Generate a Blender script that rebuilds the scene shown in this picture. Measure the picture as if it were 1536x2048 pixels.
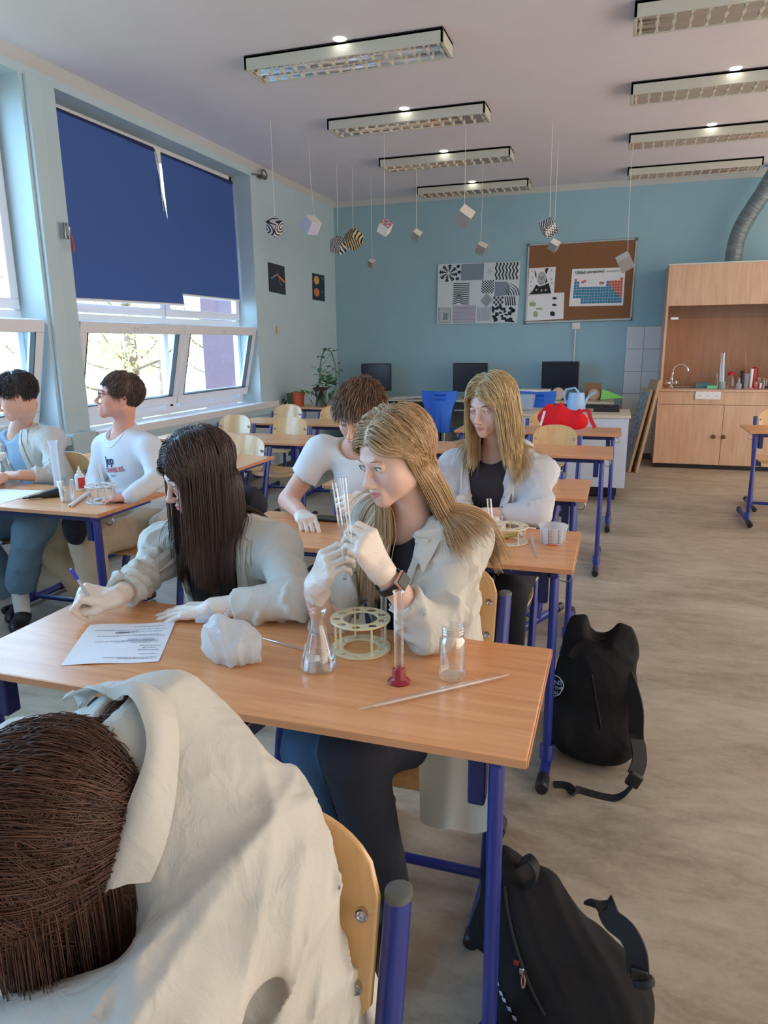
import bpy, bmesh, math, random
import numpy as np
from mathutils import Vector, Matrix
random.seed(7); np.random.seed(7)
for o in list(bpy.data.objects): bpy.data.objects.remove(o)
SC = bpy.context.scene
COL = SC.collection

# ------------------------------------------------------------------ camera
F = 1414.0; CH = 1.46
_a, _b, _g = 0.3164, 0.2340, -0.01077
_ca, _sa = math.cos(_a), math.sin(_a)
FW = np.array([-_sa*math.cos(_b), _ca*math.cos(_b), -math.sin(_b)])
_r = np.array([_ca, _sa, 0.0]); _u = np.cross(_r, FW)
CR = math.cos(_g)*_r + math.sin(_g)*_u
CU = -math.sin(_g)*_r + math.cos(_g)*_u
cam_data = bpy.data.cameras.new('camera')
cam = bpy.data.objects.new('camera', cam_data); COL.objects.link(cam)
cam_data.sensor_fit = 'VERTICAL'; cam_data.sensor_height = 36.0; cam_data.sensor_width = 27.0
cam_data.lens = F/2048*36.0; cam_data.clip_start = 0.02; cam_data.clip_end = 200
M = Matrix(((CR[0], CU[0], -FW[0], 0), (CR[1], CU[1], -FW[1], 0), (CR[2], CU[2], -FW[2], CH), (0, 0, 0, 1)))
cam.matrix_world = M
SC.camera = cam

# measuring helpers: a direction seen in the photograph, met with a plane of the room
def _ray(x, y): return FW + CR*(x-768)/F - CU*(y-1024)/F
def AZ(x, y, z):
    d = _ray(x, y); return Vector((0, 0, CH)) + Vector(d*((z-CH)/d[2]))
def AY(x, y, Y):
    d = _ray(x, y); return Vector((0, 0, CH)) + Vector(d*(Y/d[1]))
def AX(x, y, X):
    d = _ray(x, y); return Vector((0, 0, CH)) + Vector(d*(X/d[0]))

# ------------------------------------------------------------------ world, sun, exposure
SC.view_settings.view_transform = 'Standard'
SC.view_settings.look = 'None'
SC.view_settings.gamma = 1.0
SC.view_settings.use_curve_mapping = False
SC.view_settings.exposure = 0.16
W = bpy.data.worlds.new('sky'); SC.world = W; W.use_nodes = True
nt = W.node_tree; nt.nodes.clear()
out = nt.nodes.new('ShaderNodeOutputWorld'); bg = nt.nodes.new('ShaderNodeBackground')
tc = nt.nodes.new('ShaderNodeTexCoord'); sx = nt.nodes.new('ShaderNodeSeparateXYZ')
mr = nt.nodes.new('ShaderNodeMapRange'); cr = nt.nodes.new('ShaderNodeValToRGB')
nt.links.new(tc.outputs['Generated'], sx.inputs[0]); nt.links.new(sx.outputs['X'], mr.inputs['Value'])
mr.inputs['From Min'].default_value = -0.5; mr.inputs['From Max'].default_value = 0.4
nt.links.new(mr.outputs[0], cr.inputs[0])
cr.color_ramp.elements[0].color = (0.36, 0.66, 1.0, 1); cr.color_ramp.elements[1].color = (1.0, 0.87, 0.74, 1)
st = nt.nodes.new('ShaderNodeMapRange'); nt.links.new(sx.outputs['X'], st.inputs['Value'])
st.inputs['From Min'].default_value = -0.35; st.inputs['From Max'].default_value = 0.35
st.inputs['To Min'].default_value = 9.0; st.inputs['To Max'].default_value = 2.5
nt.links.new(cr.outputs[0], bg.inputs['Color']); nt.links.new(st.outputs[0], bg.inputs['Strength'])
nt.links.new(bg.outputs[0], out.inputs[0])
sun_d = bpy.data.lights.new('sun', 'SUN'); sun_d.energy = 5.0; sun_d.angle = 0.02; sun_d.color = (1, .95, .85)
sun = bpy.data.objects.new('sun', sun_d); COL.objects.link(sun)
sun.rotation_euler = Vector((-.25, .45, -1)).to_track_quat('-Z', 'Y').to_euler()

# ------------------------------------------------------------------ object helpers
def props(o, label=None, cat=None, group=None, kind=None):
    if label: o['label'] = label
    if cat: o['category'] = cat
    if group: o['group'] = group
    if kind: o['kind'] = kind
    return o
def thing(name, label, cat, loc=(0, 0, 0), rotz=0.0, group=None):
    o = bpy.data.objects.new(name, None); COL.objects.link(o)
    o.location = loc; o.rotation_euler = (0, 0, rotz); o.empty_display_size = .05
    return props(o, label, cat, group)
class MB:
    def __init__(s): s.v = []; s.f = []; s.m = []; s.mi = 0
    def add(s, vs, fs):
        n = len(s.v); s.v += [tuple(v) for v in vs]
        for f in fs: s.f.append(tuple(i+n for i in f)); s.m.append(s.mi)
        return s
    def box(s, c, d, R=None):
        c = Vector(c); h = Vector(d)*.5; vs = []
        for i in range(8):
            p = Vector(((-1, 1)[i & 1]*h.x, (-1, 1)[i >> 1 & 1]*h.y, (-1, 1)[i >> 2 & 1]*h.z))
            vs.append(c + (R @ p if R else p))
        return s.add(vs, [(0, 2, 3, 1), (4, 5, 7, 6), (0, 1, 5, 4), (2, 6, 7, 3), (0, 4, 6, 2), (1, 3, 7, 5)])
    def bb(s, a, b): # box by two corners
        return s.box([(a[i]+b[i])/2 for i in range(3)], [abs(b[i]-a[i]) for i in range(3)])
    def tube(s, pts, r, seg=10, caps=True, flat=1.0, up=None, closed=False):
        pts = [Vector(p) for p in pts]; n = len(pts); rs = r if isinstance(r, (list, tuple)) else [r]*n
        vs = []; prev = None
        for i, p in enumerate(pts):
            if closed: t = pts[(i+1) % n]-pts[i-1]
            else: t = pts[min(i+1, n-1)]-pts[max(i-1, 0)]
            if t.length < 1e-9: t = Vector((0, 0, 1))
            t.normalize()
            if up is not None: a = Vector(up)
            elif prev is None: a = Vector((0, 0, 1)) if abs(t.z) < .9 else Vector((1, 0, 0))
            else: a = prev
            x = (a - t*a.dot(t)); x.normalize() if x.length > 1e-6 else None
            prev = x; y = t.cross(x)
            for k in range(seg):
                th = 2*math.pi*k/seg
                vs.append(p + x*math.cos(th)*rs[i]*flat + y*math.sin(th)*rs[i])
        fs = []
        for i in range(n if closed else n-1):
            j = (i+1) % n
            for k in range(seg):
                l = (k+1) % seg; fs.append((i*seg+k, i*seg+l, j*seg+l, j*seg+k))
        if caps and not closed:
            fs.append(tuple(reversed(range(seg)))); fs.append(tuple((n-1)*seg+k for k in range(seg)))
        return s.add(vs, fs)
    def lathe(s, prof, c=(0, 0, 0), seg=24, R=None, caps=False):
        c = Vector(c); vs = []; n = len(prof)
        for (r, z) in prof:
            for k in range(seg):
                th = 2*math.pi*k/seg; p = Vector((r*math.cos(th), r*math.sin(th), z))
                vs.append(c + (R @ p if R else p))
        fs = []
        for i in range(n-1):
            for k in range(seg):
                l = (k+1) % seg; fs.append((i*seg+k, i*seg+l, (i+1)*seg+l, (i+1)*seg+k))
        if caps:
            fs.append(tuple(reversed(range(seg)))); fs.append(tuple((n-1)*seg+k for k in range(seg)))
        return s.add(vs, fs)
    def prism(s, poly, ax, a, b):
        # poly: 2d points in the two axes other than ax (in xyz order), extruded from a to b
        n = len(poly); vs = []
        for t in (a, b):
            for p in poly:
                q = list(p); q.insert(ax, t); vs.append(q)
        return s.add(vs, [tuple(range(n))[::-1], tuple(range(n, 2*n))] + [(i, (i+1) % n, n+(i+1) % n, n+i) for i in range(n)])
    def quad(s, a, b, c, d): return s.add([a, b, c, d], [(0, 1, 2, 3)])
    def sheet(s, rows, th=0.0):
        # rows of points -> grid, optional thickness
        R_ = len(rows); C_ = len(rows[0]); g = [[Vector(p) for p in r] for r in rows]
        vs = [p for r in g for p in r]
        fs = [(i*C_+j, i*C_+j+1, (i+1)*C_+j+1, (i+1)*C_+j) for i in range(R_-1) for j in range(C_-1)]
        if th:
            ns = [Vector() for _ in vs]
            for f in fs:
                nn = (vs[f[1]]-vs[f[0]]).cross(vs[f[3]]-vs[f[0]])
                if nn.length < 1e-12: nn = (vs[f[2]]-vs[f[1]]).cross(vs[f[3]]-vs[f[1]])
                for i in f: ns[i] += nn
            n = len(vs); vs2 = [v - (k.normalized() if k.length > 1e-12 else Vector((0,0,1)))*th for v, k in zip(vs, ns)]
            bk = [tuple(i+n for i in reversed(f)) for f in fs]
            ed = [(i, i+1) for i in range(C_-1)] + [((R_-1)*C_+j+1, (R_-1)*C_+j) for j in range(C_-1)]
            ed += [((i+1)*C_, i*C_) for i in range(R_-1)] + [(i*C_+C_-1, (i+1)*C_+C_-1) for i in range(R_-1)]
            return s.add(vs+vs2, fs+bk+[(b, a, a+n, b+n) for a, b in ed])
        return s.add(vs, fs)
def part(name, mb, mt, parent=None, world=True, bevel=0, smooth=35, label=None, seg=2):
    me = bpy.data.meshes.new(name)
    off = Vector((0, 0, 0))
    if parent is not None and world:
        p = parent
        while p is not None: off += Vector(p.location); p = p.parent
    vs = mb.v if off.length == 0 else [(x-off.x, y-off.y, z-off.z) for x, y, z in mb.v]
    me.from_pydata(vs, [], mb.f); me.update()
    mts = mt if isinstance(mt, (list, tuple)) else [mt]
    for m_ in mts: me.materials.append(m_)
    if len(mts) > 1: me.polygons.foreach_set('material_index', mb.m)
    if smooth:
        me.polygons.foreach_set('use_smooth', [True]*len(me.polygons))
        me.set_sharp_from_angle(angle=math.radians(smooth))
    o = bpy.data.objects.new(name, me); COL.objects.link(o)
    if parent is not None: o.parent = parent
    if bevel:
        b = o.modifiers.new('bevel', 'BEVEL'); b.width = bevel; b.segments = seg; b.limit_method = 'ANGLE'
    if label: o['label'] = label
    return o
def struct(name, mb, mt, parent=None, **k):
    o = part(name, mb, mt, parent, **k)
    if parent is None: o['kind'] = 'structure'
    return o
def single(name, mb, mt, label, cat, group=None, **k):
    # a thing that is one mesh, origin at the mesh centre
    xs = list(zip(*mb.v)); c = Vector((sum(xs[0])/len(mb.v), sum(xs[1])/len(mb.v), min(xs[2])))
    mb.v = [(x-c.x, y-c.y, z-c.z) for x, y, z in mb.v]
    o = part(name, mb, mt, None, **k); o.location = c
    return props(o, label, cat, group)
def copy_tree(o, parent=None):
    c = o.copy(); COL.objects.link(c); c.parent = parent
    for ch in [x for x in bpy.data.objects if x.parent == o]: copy_tree(ch, c)
    return c
def text_mb(s, size, ext=.0004, at=(0, 0, 0), R=None, bold=0.0, sx=1.0):
    cu = bpy.data.curves.new('t', 'FONT'); cu.body = s; cu.size = size; cu.extrude = ext; cu.offset = bold
    cu.align_x = 'CENTER'; cu.align_y = 'CENTER'
    ob = bpy.data.objects.new('t', cu); COL.objects.link(ob)
    dg = bpy.context.evaluated_depsgraph_get(); me = bpy.data.meshes.new_from_object(ob.evaluated_get(dg))
    mb = MB(); at = Vector(at)
    vs = [at + ((R @ Vector((v.co.x*sx, v.co.y, v.co.z))) if R else Vector((v.co.x*sx, v.co.y, v.co.z))) for v in me.vertices]
    mb.add(vs, [tuple(p.vertices) for p in me.polygons])
    bpy.data.objects.remove(ob); bpy.data.curves.remove(cu); bpy.data.meshes.remove(me)
    return mb

# ------------------------------------------------------------------ materials
def srgb(r, g, b):
    f = lambda c: (c/255/12.92) if c/255 <= .04045 else ((c/255+.055)/1.055)**2.4
    return (f(r), f(g), f(b), 1)
def mat(name, col, rough=.6, metal=0.0, spec=.5, bump=None, noise=None, sss=0, coat=0, sheen=0):
    m = bpy.data.materials.new(name); m.use_nodes = True; nt = m.node_tree
    b = nt.nodes['Principled BSDF']
    b.inputs['Base Color'].default_value = col; b.inputs['Roughness'].default_value = rough
    b.inputs['Metallic'].default_value = metal; b.inputs['Specular IOR Level'].default_value = spec
    if sss:
        b.inputs['Subsurface Weight'].default_value = sss; b.inputs['Subsurface Radius'].default_value = (.012, .005, .003)
        b.inputs['Subsurface Scale'].default_value = 1.0
    if coat: b.inputs['Coat Weight'].default_value = coat
    if sheen: b.inputs['Sheen Weight'].default_value = sheen
    tc = nt.nodes.new('ShaderNodeTexCoord')
    if noise: # (scale, amount, stretch)
        sc, am, stv = noise
        mp = nt.nodes.new('ShaderNodeMapping'); mp.inputs['Scale'].default_value = stv
        n = nt.nodes.new('ShaderNodeTexNoise'); n.inputs['Scale'].default_value = sc; n.inputs['Detail'].default_value = 6
        r = nt.nodes.new('ShaderNodeMapRange'); r.inputs['From Min'].default_value = .25; r.inputs['From Max'].default_value = .75
        r.inputs['To Min'].default_value = 1-am; r.inputs['To Max'].default_value = 1+am
        mx = nt.nodes.new('ShaderNodeMix'); mx.data_type = 'RGBA'; mx.blend_type = 'MULTIPLY'; mx.inputs[0].default_value = 1
        nt.links.new(tc.outputs['Object'], mp.inputs[0]); nt.links.new(mp.outputs[0], n.inputs['Vector'])
        nt.links.new(n.outputs[0], r.inputs['Value']); mx.inputs[6].default_value = col
        nt.links.new(r.outputs[0], mx.inputs[7]); nt.links.new(mx.outputs[2], b.inputs['Base Color'])
    if bump: # (scale, strength, distance, stretch)
        sc, stg, dist, stv = bump
        mp = nt.nodes.new('ShaderNodeMapping'); mp.inputs['Scale'].default_value = stv
        n = nt.nodes.new('ShaderNodeTexNoise'); n.inputs['Scale'].default_value = sc; n.inputs['Detail'].default_value = 4
        bp = nt.nodes.new('ShaderNodeBump'); bp.inputs['Strength'].default_value = stg; bp.inputs['Distance'].default_value = dist
        nt.links.new(tc.outputs['Object'], mp.inputs[0]); nt.links.new(mp.outputs[0], n.inputs['Vector'])
        nt.links.new(n.outputs[0], bp.inputs['Height']); nt.links.new(bp.outputs[0], b.inputs['Normal'])
    return m
def wood(name, dark, light, scale=6, stretch=(1, 12, 12), rough=.35, wave=2.0):
    m = bpy.data.materials.new(name); m.use_nodes = True; nt = m.node_tree; b = nt.nodes['Principled BSDF']
    tc = nt.nodes.new('ShaderNodeTexCoord'); mp = nt.nodes.new('ShaderNodeMapping'); mp.inputs['Scale'].default_value = stretch
    n = nt.nodes.new('ShaderNodeTexNoise'); n.inputs['Scale'].default_value = scale; n.inputs['Detail'].default_value = 8; n.inputs['Distortion'].default_value = wave
    r = nt.nodes.new('ShaderNodeValToRGB'); r.color_ramp.elements[0].position = .3; r.color_ramp.elements[1].position = .62
    r.color_ramp.elements[0].color = dark; r.color_ramp.elements[1].color = light
    nt.links.new(tc.outputs['Object'], mp.inputs[0]); nt.links.new(mp.outputs[0], n.inputs['Vector'])
    nt.links.new(n.outputs[0], r.inputs[0]); nt.links.new(r.outputs[0], b.inputs['Base Color'])
    b.inputs['Roughness'].default_value = rough
    return m
def thin_glass(name, tint=(1, 1, 1, 1), edge=.5, base=.04, rough=0.02, ior=1.45):
    m = bpy.data.materials.new(name); m.use_nodes = True; nt = m.node_tree; nt.nodes.clear()
    o = nt.nodes.new('ShaderNodeOutputMaterial'); t = nt.nodes.new('ShaderNodeBsdfTransparent'); g = nt.nodes.new('ShaderNodeBsdfGlossy')
    lw = nt.nodes.new('ShaderNodeLayerWeight'); lw.inputs['Blend'].default_value = edge
    r = nt.nodes.new('ShaderNodeMapRange'); r.inputs['To Min'].default_value = base; r.inputs['To Max'].default_value = .85
    mx = nt.nodes.new('ShaderNodeMixShader'); t.inputs[0].default_value = tint; g.inputs['Roughness'].default_value = rough
    g.inputs[0].default_value = (.95, .97, 1, 1)
    nt.links.new(lw.outputs['Facing'], r.inputs['Value']); nt.links.new(r.outputs[0], mx.inputs[0])
    nt.links.new(t.outputs[0], mx.inputs[1]); nt.links.new(g.outputs[0], mx.inputs[2]); nt.links.new(mx.outputs[0], o.inputs[0])
    return m
def translucent(name, col, tr=.4, rough=.35, spec=.5, alpha=1.0):
    m = mat(name, col, rough, spec=spec); nt = m.node_tree; b = nt.nodes['Principled BSDF']; o = nt.nodes['Material Output']
    t = nt.nodes.new('ShaderNodeBsdfTranslucent'); t.inputs[0].default_value = col
    mx = nt.nodes.new('ShaderNodeMixShader'); mx.inputs[0].default_value = tr
    nt.links.new(b.outputs[0], mx.inputs[1]); nt.links.new(t.outputs[0], mx.inputs[2])
    last = mx
    if alpha < 1:
        tp = nt.nodes.new('ShaderNodeBsdfTransparent'); m2 = nt.nodes.new('ShaderNodeMixShader'); m2.inputs[0].default_value = alpha
        nt.links.new(tp.outputs[0], m2.inputs[1]); nt.links.new(mx.outputs[0], m2.inputs[2]); last = m2
    nt.links.new(last.outputs[0], o.inputs[0])
    return m
def emit(name, col, s):
    m = bpy.data.materials.new(name); m.use_nodes = True; nt = m.node_tree; nt.nodes.clear()
    o = nt.nodes.new('ShaderNodeOutputMaterial'); e = nt.nodes.new('ShaderNodeEmission'); e.inputs[0].default_value = col; e.inputs[1].default_value = s
    nt.links.new(e.outputs[0], o.inputs[0]); return m
M_ceil = mat('ceiling_paint', srgb(228, 222, 232), .9, noise=(3, .02, (1, 1, 1)))
M_wall = mat('blue_wall_paint', srgb(150, 187, 200), .75, noise=(2.5, .03, (1, 1, 1)))
M_wallL = mat('pale_blue_wall_paint', srgb(182, 204, 214), .75, noise=(2.5, .03, (1, 1, 1)))
M_white = mat('white_plastic', srgb(232, 232, 232), .4)
M_pvc = mat('window_plastic', srgb(226, 228, 234), .35)
M_cornice = mat('cornice_paint', srgb(205, 205, 205), .8)
M_blue = mat('blue_powder_coat', srgb(36, 48, 130), .32, spec=.6)
M_bluedk = mat('dark_blue_metal', srgb(26, 34, 88), .45)
M_black = mat('black_plastic', srgb(26, 26, 30), .45)
M_grey = mat('grey_plastic', srgb(90, 94, 92), .6)
M_steel = mat('steel', srgb(200, 200, 205), .25, metal=1)
M_chrome = mat('chrome', srgb(230, 230, 235), .08, metal=1)
M_desk = wood('beech_laminate', srgb(216, 148, 98), srgb(232, 168, 116), 3, (1.0, 14, 14), .26, .6)
M_deskedge = wood('beech_edge', srgb(196, 134, 92), srgb(210, 148, 104), 3, (1.5, 14, 14), .4, .6)
M_ply = wood('beech_plywood', srgb(208, 162, 108), srgb(222, 180, 124), 2.5, (9, 9, 1.2), .20, .6)
M_ply.node_tree.nodes['Principled BSDF'].inputs['Coat Weight'].default_value = .5
M_ply.node_tree.nodes['Principled BSDF'].inputs['Coat Roughness'].default_value = .12
M_plyedge = mat('plywood_edge', srgb(196, 158, 112), .5)
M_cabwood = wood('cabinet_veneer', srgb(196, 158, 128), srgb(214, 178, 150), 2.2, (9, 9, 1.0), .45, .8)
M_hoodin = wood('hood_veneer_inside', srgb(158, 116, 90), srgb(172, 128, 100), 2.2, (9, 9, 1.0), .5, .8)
M_glass = thin_glass('clear_glass', (.97, .985, .98, 1), .42, .05)
M_pane = thin_glass('window_glass', (.98, .99, 1, 1), .12, .04)
M_paper = mat('paper', srgb(238, 240, 244), .7)
M_ink = mat('grey_print', srgb(130, 135, 145), .8)
M_blackink = mat('black_ink', srgb(24, 28, 34), .7)

# ------------------------------------------------------------------ room
XL, YB, H = -3.78, 9.5, 3.30
XR, YF = 4.6, -3.2
def floor_mat():
    m = bpy.data.materials.new('vinyl_floor'); m.use_nodes = True; nt = m.node_tree; b = nt.nodes['Principled BSDF']
    tc = nt.nodes.new('ShaderNodeTexCoord')
    def noise(scale, st, det=8, dist=0.0, rough=.6):
        mp = nt.nodes.new('ShaderNodeMapping'); mp.inputs['Scale'].default_value = st
        n = nt.nodes.new('ShaderNodeTexNoise'); n.inputs['Scale'].default_value = scale; n.inputs['Detail'].default_value = det
        n.inputs['Distortion'].default_value = dist; n.inputs['Roughness'].default_value = rough
        nt.links.new(tc.outputs['Object'], mp.inputs[0]); nt.links.new(mp.outputs[0], n.inputs['Vector']); return n
    n1 = noise(1.1, (1, 2.6, 1), 8, .6, .62); n2 = noise(7, (1, 2.2, 1), 8, .3, .7); n3 = noise(60, (1, 1, 1), 4)
    a = nt.nodes.new('ShaderNodeMix'); a.data_type = 'FLOAT'; a.inputs[0].default_value = .42
    nt.links.new(n1.outputs[0], a.inputs[2]); nt.links.new(n2.outputs[0], a.inputs[3])
    a2 = nt.nodes.new('ShaderNodeMix'); a2.data_type = 'FLOAT'; a2.inputs[0].default_value = .1
    nt.links.new(a.outputs[0], a2.inputs[2]); nt.links.new(n3.outputs[0], a2.inputs[3])
    r = nt.nodes.new('ShaderNodeValToRGB'); e = r.color_ramp.elements
    e[0].position = .34; e[0].color = srgb(128, 116, 99); e[1].position = .66; e[1].color = srgb(198, 187, 168)
    k = r.color_ramp.elements.new(.5); k.color = srgb(171, 159, 140)
    nt.links.new(a2.outputs[0], r.inputs[0]); nt.links.new(r.outputs[0], b.inputs['Base Color'])
    b.inputs['Roughness'].default_value = .42
    bp = nt.nodes.new('ShaderNodeBump'); bp.inputs['Strength'].default_value = .15; bp.inputs['Distance'].default_value = .002
    nt.links.new(n2.outputs[0], bp.inputs['Height']); nt.links.new(bp.outputs[0], b.inputs['Normal'])
    return m
M_floor = floor_mat()
struct('floor', MB().bb((XL-.3, YF, -.1), (XR, YB+.25, 0)), M_floor)
struct('ceiling', MB().bb((XL-.3, YF, H), (XR, YB+.25, H+.2)), M_ceil)
struct('wall_front_blocker', MB().bb((XL-.3, YF-.2, 0), (XR, YF, H)), M_wallL)  # unseen wall behind the camera, added to keep light off the foreground
struct('wall_back', MB().bb((XL-.3, YB, 0), (XR, YB+.25, H)), M_wall)
# left wall with window niches: piers, lintel and apron, one mesh
WIN = [(-1.41, 1.35, 1), (1.35, 4.10, 1), (4.41, 7.17, 1)]
w = MB()
SILL, LINT = .80, 3.18
w.bb((XL-.3, YF, LINT), (XL, YB, H))
w.bb((XL-.3, YF, 0), (XL, YB, SILL))
w.bb((XL-.3, 7.17, SILL), (XL, YB, LINT)); w.bb((XL-.3, 4.10, SILL), (XL, 4.41, LINT))
w.bb((XL-.3, 1.04, SILL), (XL, 1.35, LINT)); w.bb((XL-.3, YF, SILL), (XL, -1.72, LINT))
struct('wall_left', w, M_wallL, smooth=0)
c = MB(); c.prism([(XL, H), (XL+.06, H), (XL, H-.06)], 1, YF, YB); c.prism([(YB, H), (YB-.06, H), (YB, H-.06)], 0, XL, XR)
struct('trim_1', c, M_cornice, smooth=0)
struct('baseboard_back', MB().bb((XL, YB-.015, 0), (XR, YB, .07)), M_grey)
struct('baseboard_left', MB().bb((XL, YF, 0), (XL+.015, YB, .07)), M_grey)
# pilaster face on the pier with painted pipes
p = MB(); p.bb((XL, 4.13, .84), (XL+.03, 4.26, H-.12)); 
struct('trim_2', p, M_wallL, bevel=.004)
def window(n, y0, y1, xf=-4.0):
    fr = MB(); d = .06
    root = struct('window_%d' % n, MB().bb((xf-d, y0, .90), (xf, y0+.05, LINT)).bb((xf-d, y1-.05, .90), (xf, y1, LINT))
                  .bb((xf-d, y0, .84), (xf, y1, .93)).bb((xf-d, y0, LINT-.06), (xf, y1, LINT)).bb((xf-d, y0, 1.64), (xf+.005, y1, 1.71))
                  .bb((xf-d, (y0+y1)/2-.03, .90), (xf, (y0+y1)/2+.03, 1.9)), M_pvc, bevel=.004)
    ym = (y0+y1)/2
    for a, b_ in ((y0+.02, ym-.01), (ym+.01, y1-.02)):
        # upper fixed sash with its pane
        s = part('upper_sash', MB().bb((xf-.03, a, 1.72), (xf+.02, b_, 1.79)).bb((xf-.03, a, LINT-.13), (xf+.02, b_, LINT-.06))
             .bb((xf-.03, a, 1.79), (xf+.02, a+.07, LINT-.13)).bb((xf-.03, b_-.07, 1.79), (xf+.02, b_, LINT-.13)), M_pvc, root, bevel=.005)
        part('pane', MB().quad((xf-.01, a+.06, 1.78), (xf-.01, b_-.06, 1.78), (xf-.01, b_-.06, LINT-.12), (xf-.01, a+.06, LINT-.12)), M_pane, s)
        # lower sash hinged at its foot and tilted into the room
        R = Matrix.Rotation(math.radians(12.5), 4, 'Y')
        def tl(v):
            q = R @ Vector((v[0], v[1], v[2])); return (q.x+xf+.03, q.y, q.z+.935)
        mb = MB(); hh = .73
        mb.bb((-.03, a, 0), (.035, b_, .085)).bb((-.03, a, hh-.085), (.035, b_, hh)).bb((-.03, a, .085), (.035, a+.08, hh-.085)).bb((-.03, b_-.08, .085), (.035, b_, hh-.085))
        mb.v = [tl(v) for v in mb.v]
        s = part('tilted_sash', mb, M_pvc, root, bevel=.006)
        mb = MB().quad((0, a+.07, .075), (0, b_-.07, .075), (0, b_-.07, hh-.075), (0, a+.07, hh-.075)); mb.v = [tl(v) for v in mb.v]
        part('pane', mb, M_pane, s)
        g = MB().bb((-.004, a+.078, .078), (.038, b_-.078, .086)).bb((-.004, b_-.086, .08), (.037, b_-.078, hh-.08)).bb((-.004, a+.078, .08), (.037, a+.086, hh-.08)); g.v = [tl(v) for v in g.v]
        part('gasket', g, M_black, s)
        hd = MB(); yc = (a+b_)/2
        hd.box((.042, yc-.02, hh-.045), (.014, .07, .035)).tube([(.06, yc-.03, hh-.04), (.065, yc+.06, hh-.035), (.06, yc+.11, hh-.03)], .009, 8)
        hd.v = [tl(v) for v in hd.v]; part('window_handle', hd, M_white, s)
        for yy in (a+.12, yc, b_-.12):
            part('hinge', MB().box((xf+.04, yy, .925), (.03, .07, .03)), M_pvc, s, bevel=.003)
    return root
for i, (a, b_, _) in enumerate(WIN): window(i+1, a, b_)
# window boards
for i, (a, b_, _) in enumerate(WIN):
    e0, e1 = (a+.0, b_+.30) if i == 2 else (a-.02, b_+.02)
    m_ = MB().bb((-4.0, a, SILL), (XL+.005, b_, .832)).bb((XL-.02, e0-(.0), SILL-.03), (XL+.075, e1, .835))
    struct('trim_%d' % (i+3), m_, M_wallL if i != 2 else M_pvc, bevel=.004)
ap = MB().bb((XL, 4.38, .70), (XL+.07, 7.46, .80)); ap.bb((XL, 4.12, .60), (XL+.09, 4.36, .85))
struct('trim_6', ap, M_wallL, bevel=.004)
# tiled strip beside the cupboard
def tile_mat():
    m = bpy.data.materials.new('wall_tiles'); m.use_nodes = True; nt = m.node_tree; b = nt.nodes['Principled BSDF']
    tc = nt.nodes.new('ShaderNodeTexCoord'); sp = nt.nodes.new('ShaderNodeSeparateXYZ'); nt.links.new(tc.outputs['Object'], sp.inputs[0])
    cb = nt.nodes.new('ShaderNodeCombineXYZ'); nt.links.new(sp.outputs[0], cb.inputs[0]); nt.links.new(sp.outputs[2], cb.inputs[1])
    br = nt.nodes.new('ShaderNodeTexBrick'); br.offset = 0; br.inputs['Scale'].default_value = 1
    br.inputs['Brick Width'].default_value = .208; br.inputs['Row Height'].default_value = .272; br.inputs['Mortar Size'].default_value = .004
    br.inputs['Color1'].default_value = srgb(208, 212, 216); br.inputs['Color2'].default_value = srgb(214, 217, 220); br.inputs['Mortar'].default_value = srgb(150, 152, 156)
    nt.links.new(cb.outputs[0], br.inputs['Vector']); nt.links.new(br.outputs[0], b.inputs['Base Color']); b.inputs['Roughness'].default_value = .2
    return m
tl_ = MB().bb((.0, 0, 0), (.46, .012, 1.635)); o = struct('trim_7', tl_, tile_mat()); o.location = (.068, YB-.012, 0)
o = struct('trim_8', MB().bb((2.3, YB-.012, 0), (XR, YB, 1.635)), tile_mat())

# outside the windows: ground, a lilac rendered wall, trees
M_grass = mat('grass', srgb(120, 128, 96), .9, noise=(2, .3, (1, 1, 1)))
part('lawn', MB().bb((-40, -20, -1.6), (XL-.35, 45, -1.5)), M_grass)['kind'] = 'structure'
g = MB().bb((-6.12, 9.80, -1.5), (-4.15, 16, 7)); props(part('building_wing', g, mat('lilac_render', srgb(104, 90, 106), .9)), 'lilac rendered wing of the school seen through the right window panes', 'building')
M_bark = mat('bark', srgb(150, 135, 125), .9, noise=(8, .3, (1, 1, .2)))
M_leaf = translucent('spring_leaves', srgb(230, 238, 176), .5, .6)
def tree(x, y, h, r, seed, label):
    rn = random.Random(seed); t = thing('tree', label, 'tree', (x, y, -1.5), group='spring trees outside the windows')
    tr = MB(); tr.tube([(0, 0, 0), (.1, .05, h*.35), (0, .2, h*.7), (.1, .1, h)], [.22, .17, .11, .03], 9)
    tips = []
    for i in range(26):
        z = h*(.22+.72*rn.random()); a = rn.random()*6.28; l = r*(.5+.6*rn.random())*(1-.4*z/h)
        e = Vector((math.cos(a)*l, math.sin(a)*l, z+l*.5)); mid = Vector((math.cos(a)*l*.5, math.sin(a)*l*.5, z+l*.15))
        tr.tube([(0, 0, z), mid, e], [.05, .03, .01], 5); tips += [e, mid, (e+mid)/2, e+(e-mid)*.3]
    part('trunk', tr, M_bark, t, world=False)
    lf = MB()
    for e in tips:
        for k in range(46):
            p = e + Vector((rn.gauss(0, 1), rn.gauss(0, 1), rn.gauss(0, 1)))*.36; s = .035+.05*rn.random()
            a = Vector((rn.gauss(0, 1), rn.gauss(0, 1), rn.gauss(0, 1))).normalized(); b_ = a.orthogonal().normalized()
            lf.quad(p-a*s, p-b_*s*.6, p+a*s, p+b_*s*.6)
    part('foliage', lf, M_leaf, t, world=False, smooth=0)
tree(-12, 15.6, 6.5, 2.4, 1, 'young-leafed tree outside, in the left pane of the far window')
tree(-13, 21.5, 8, 3.0, 2, 'young-leafed tree outside, next to the lilac wing')
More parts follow.
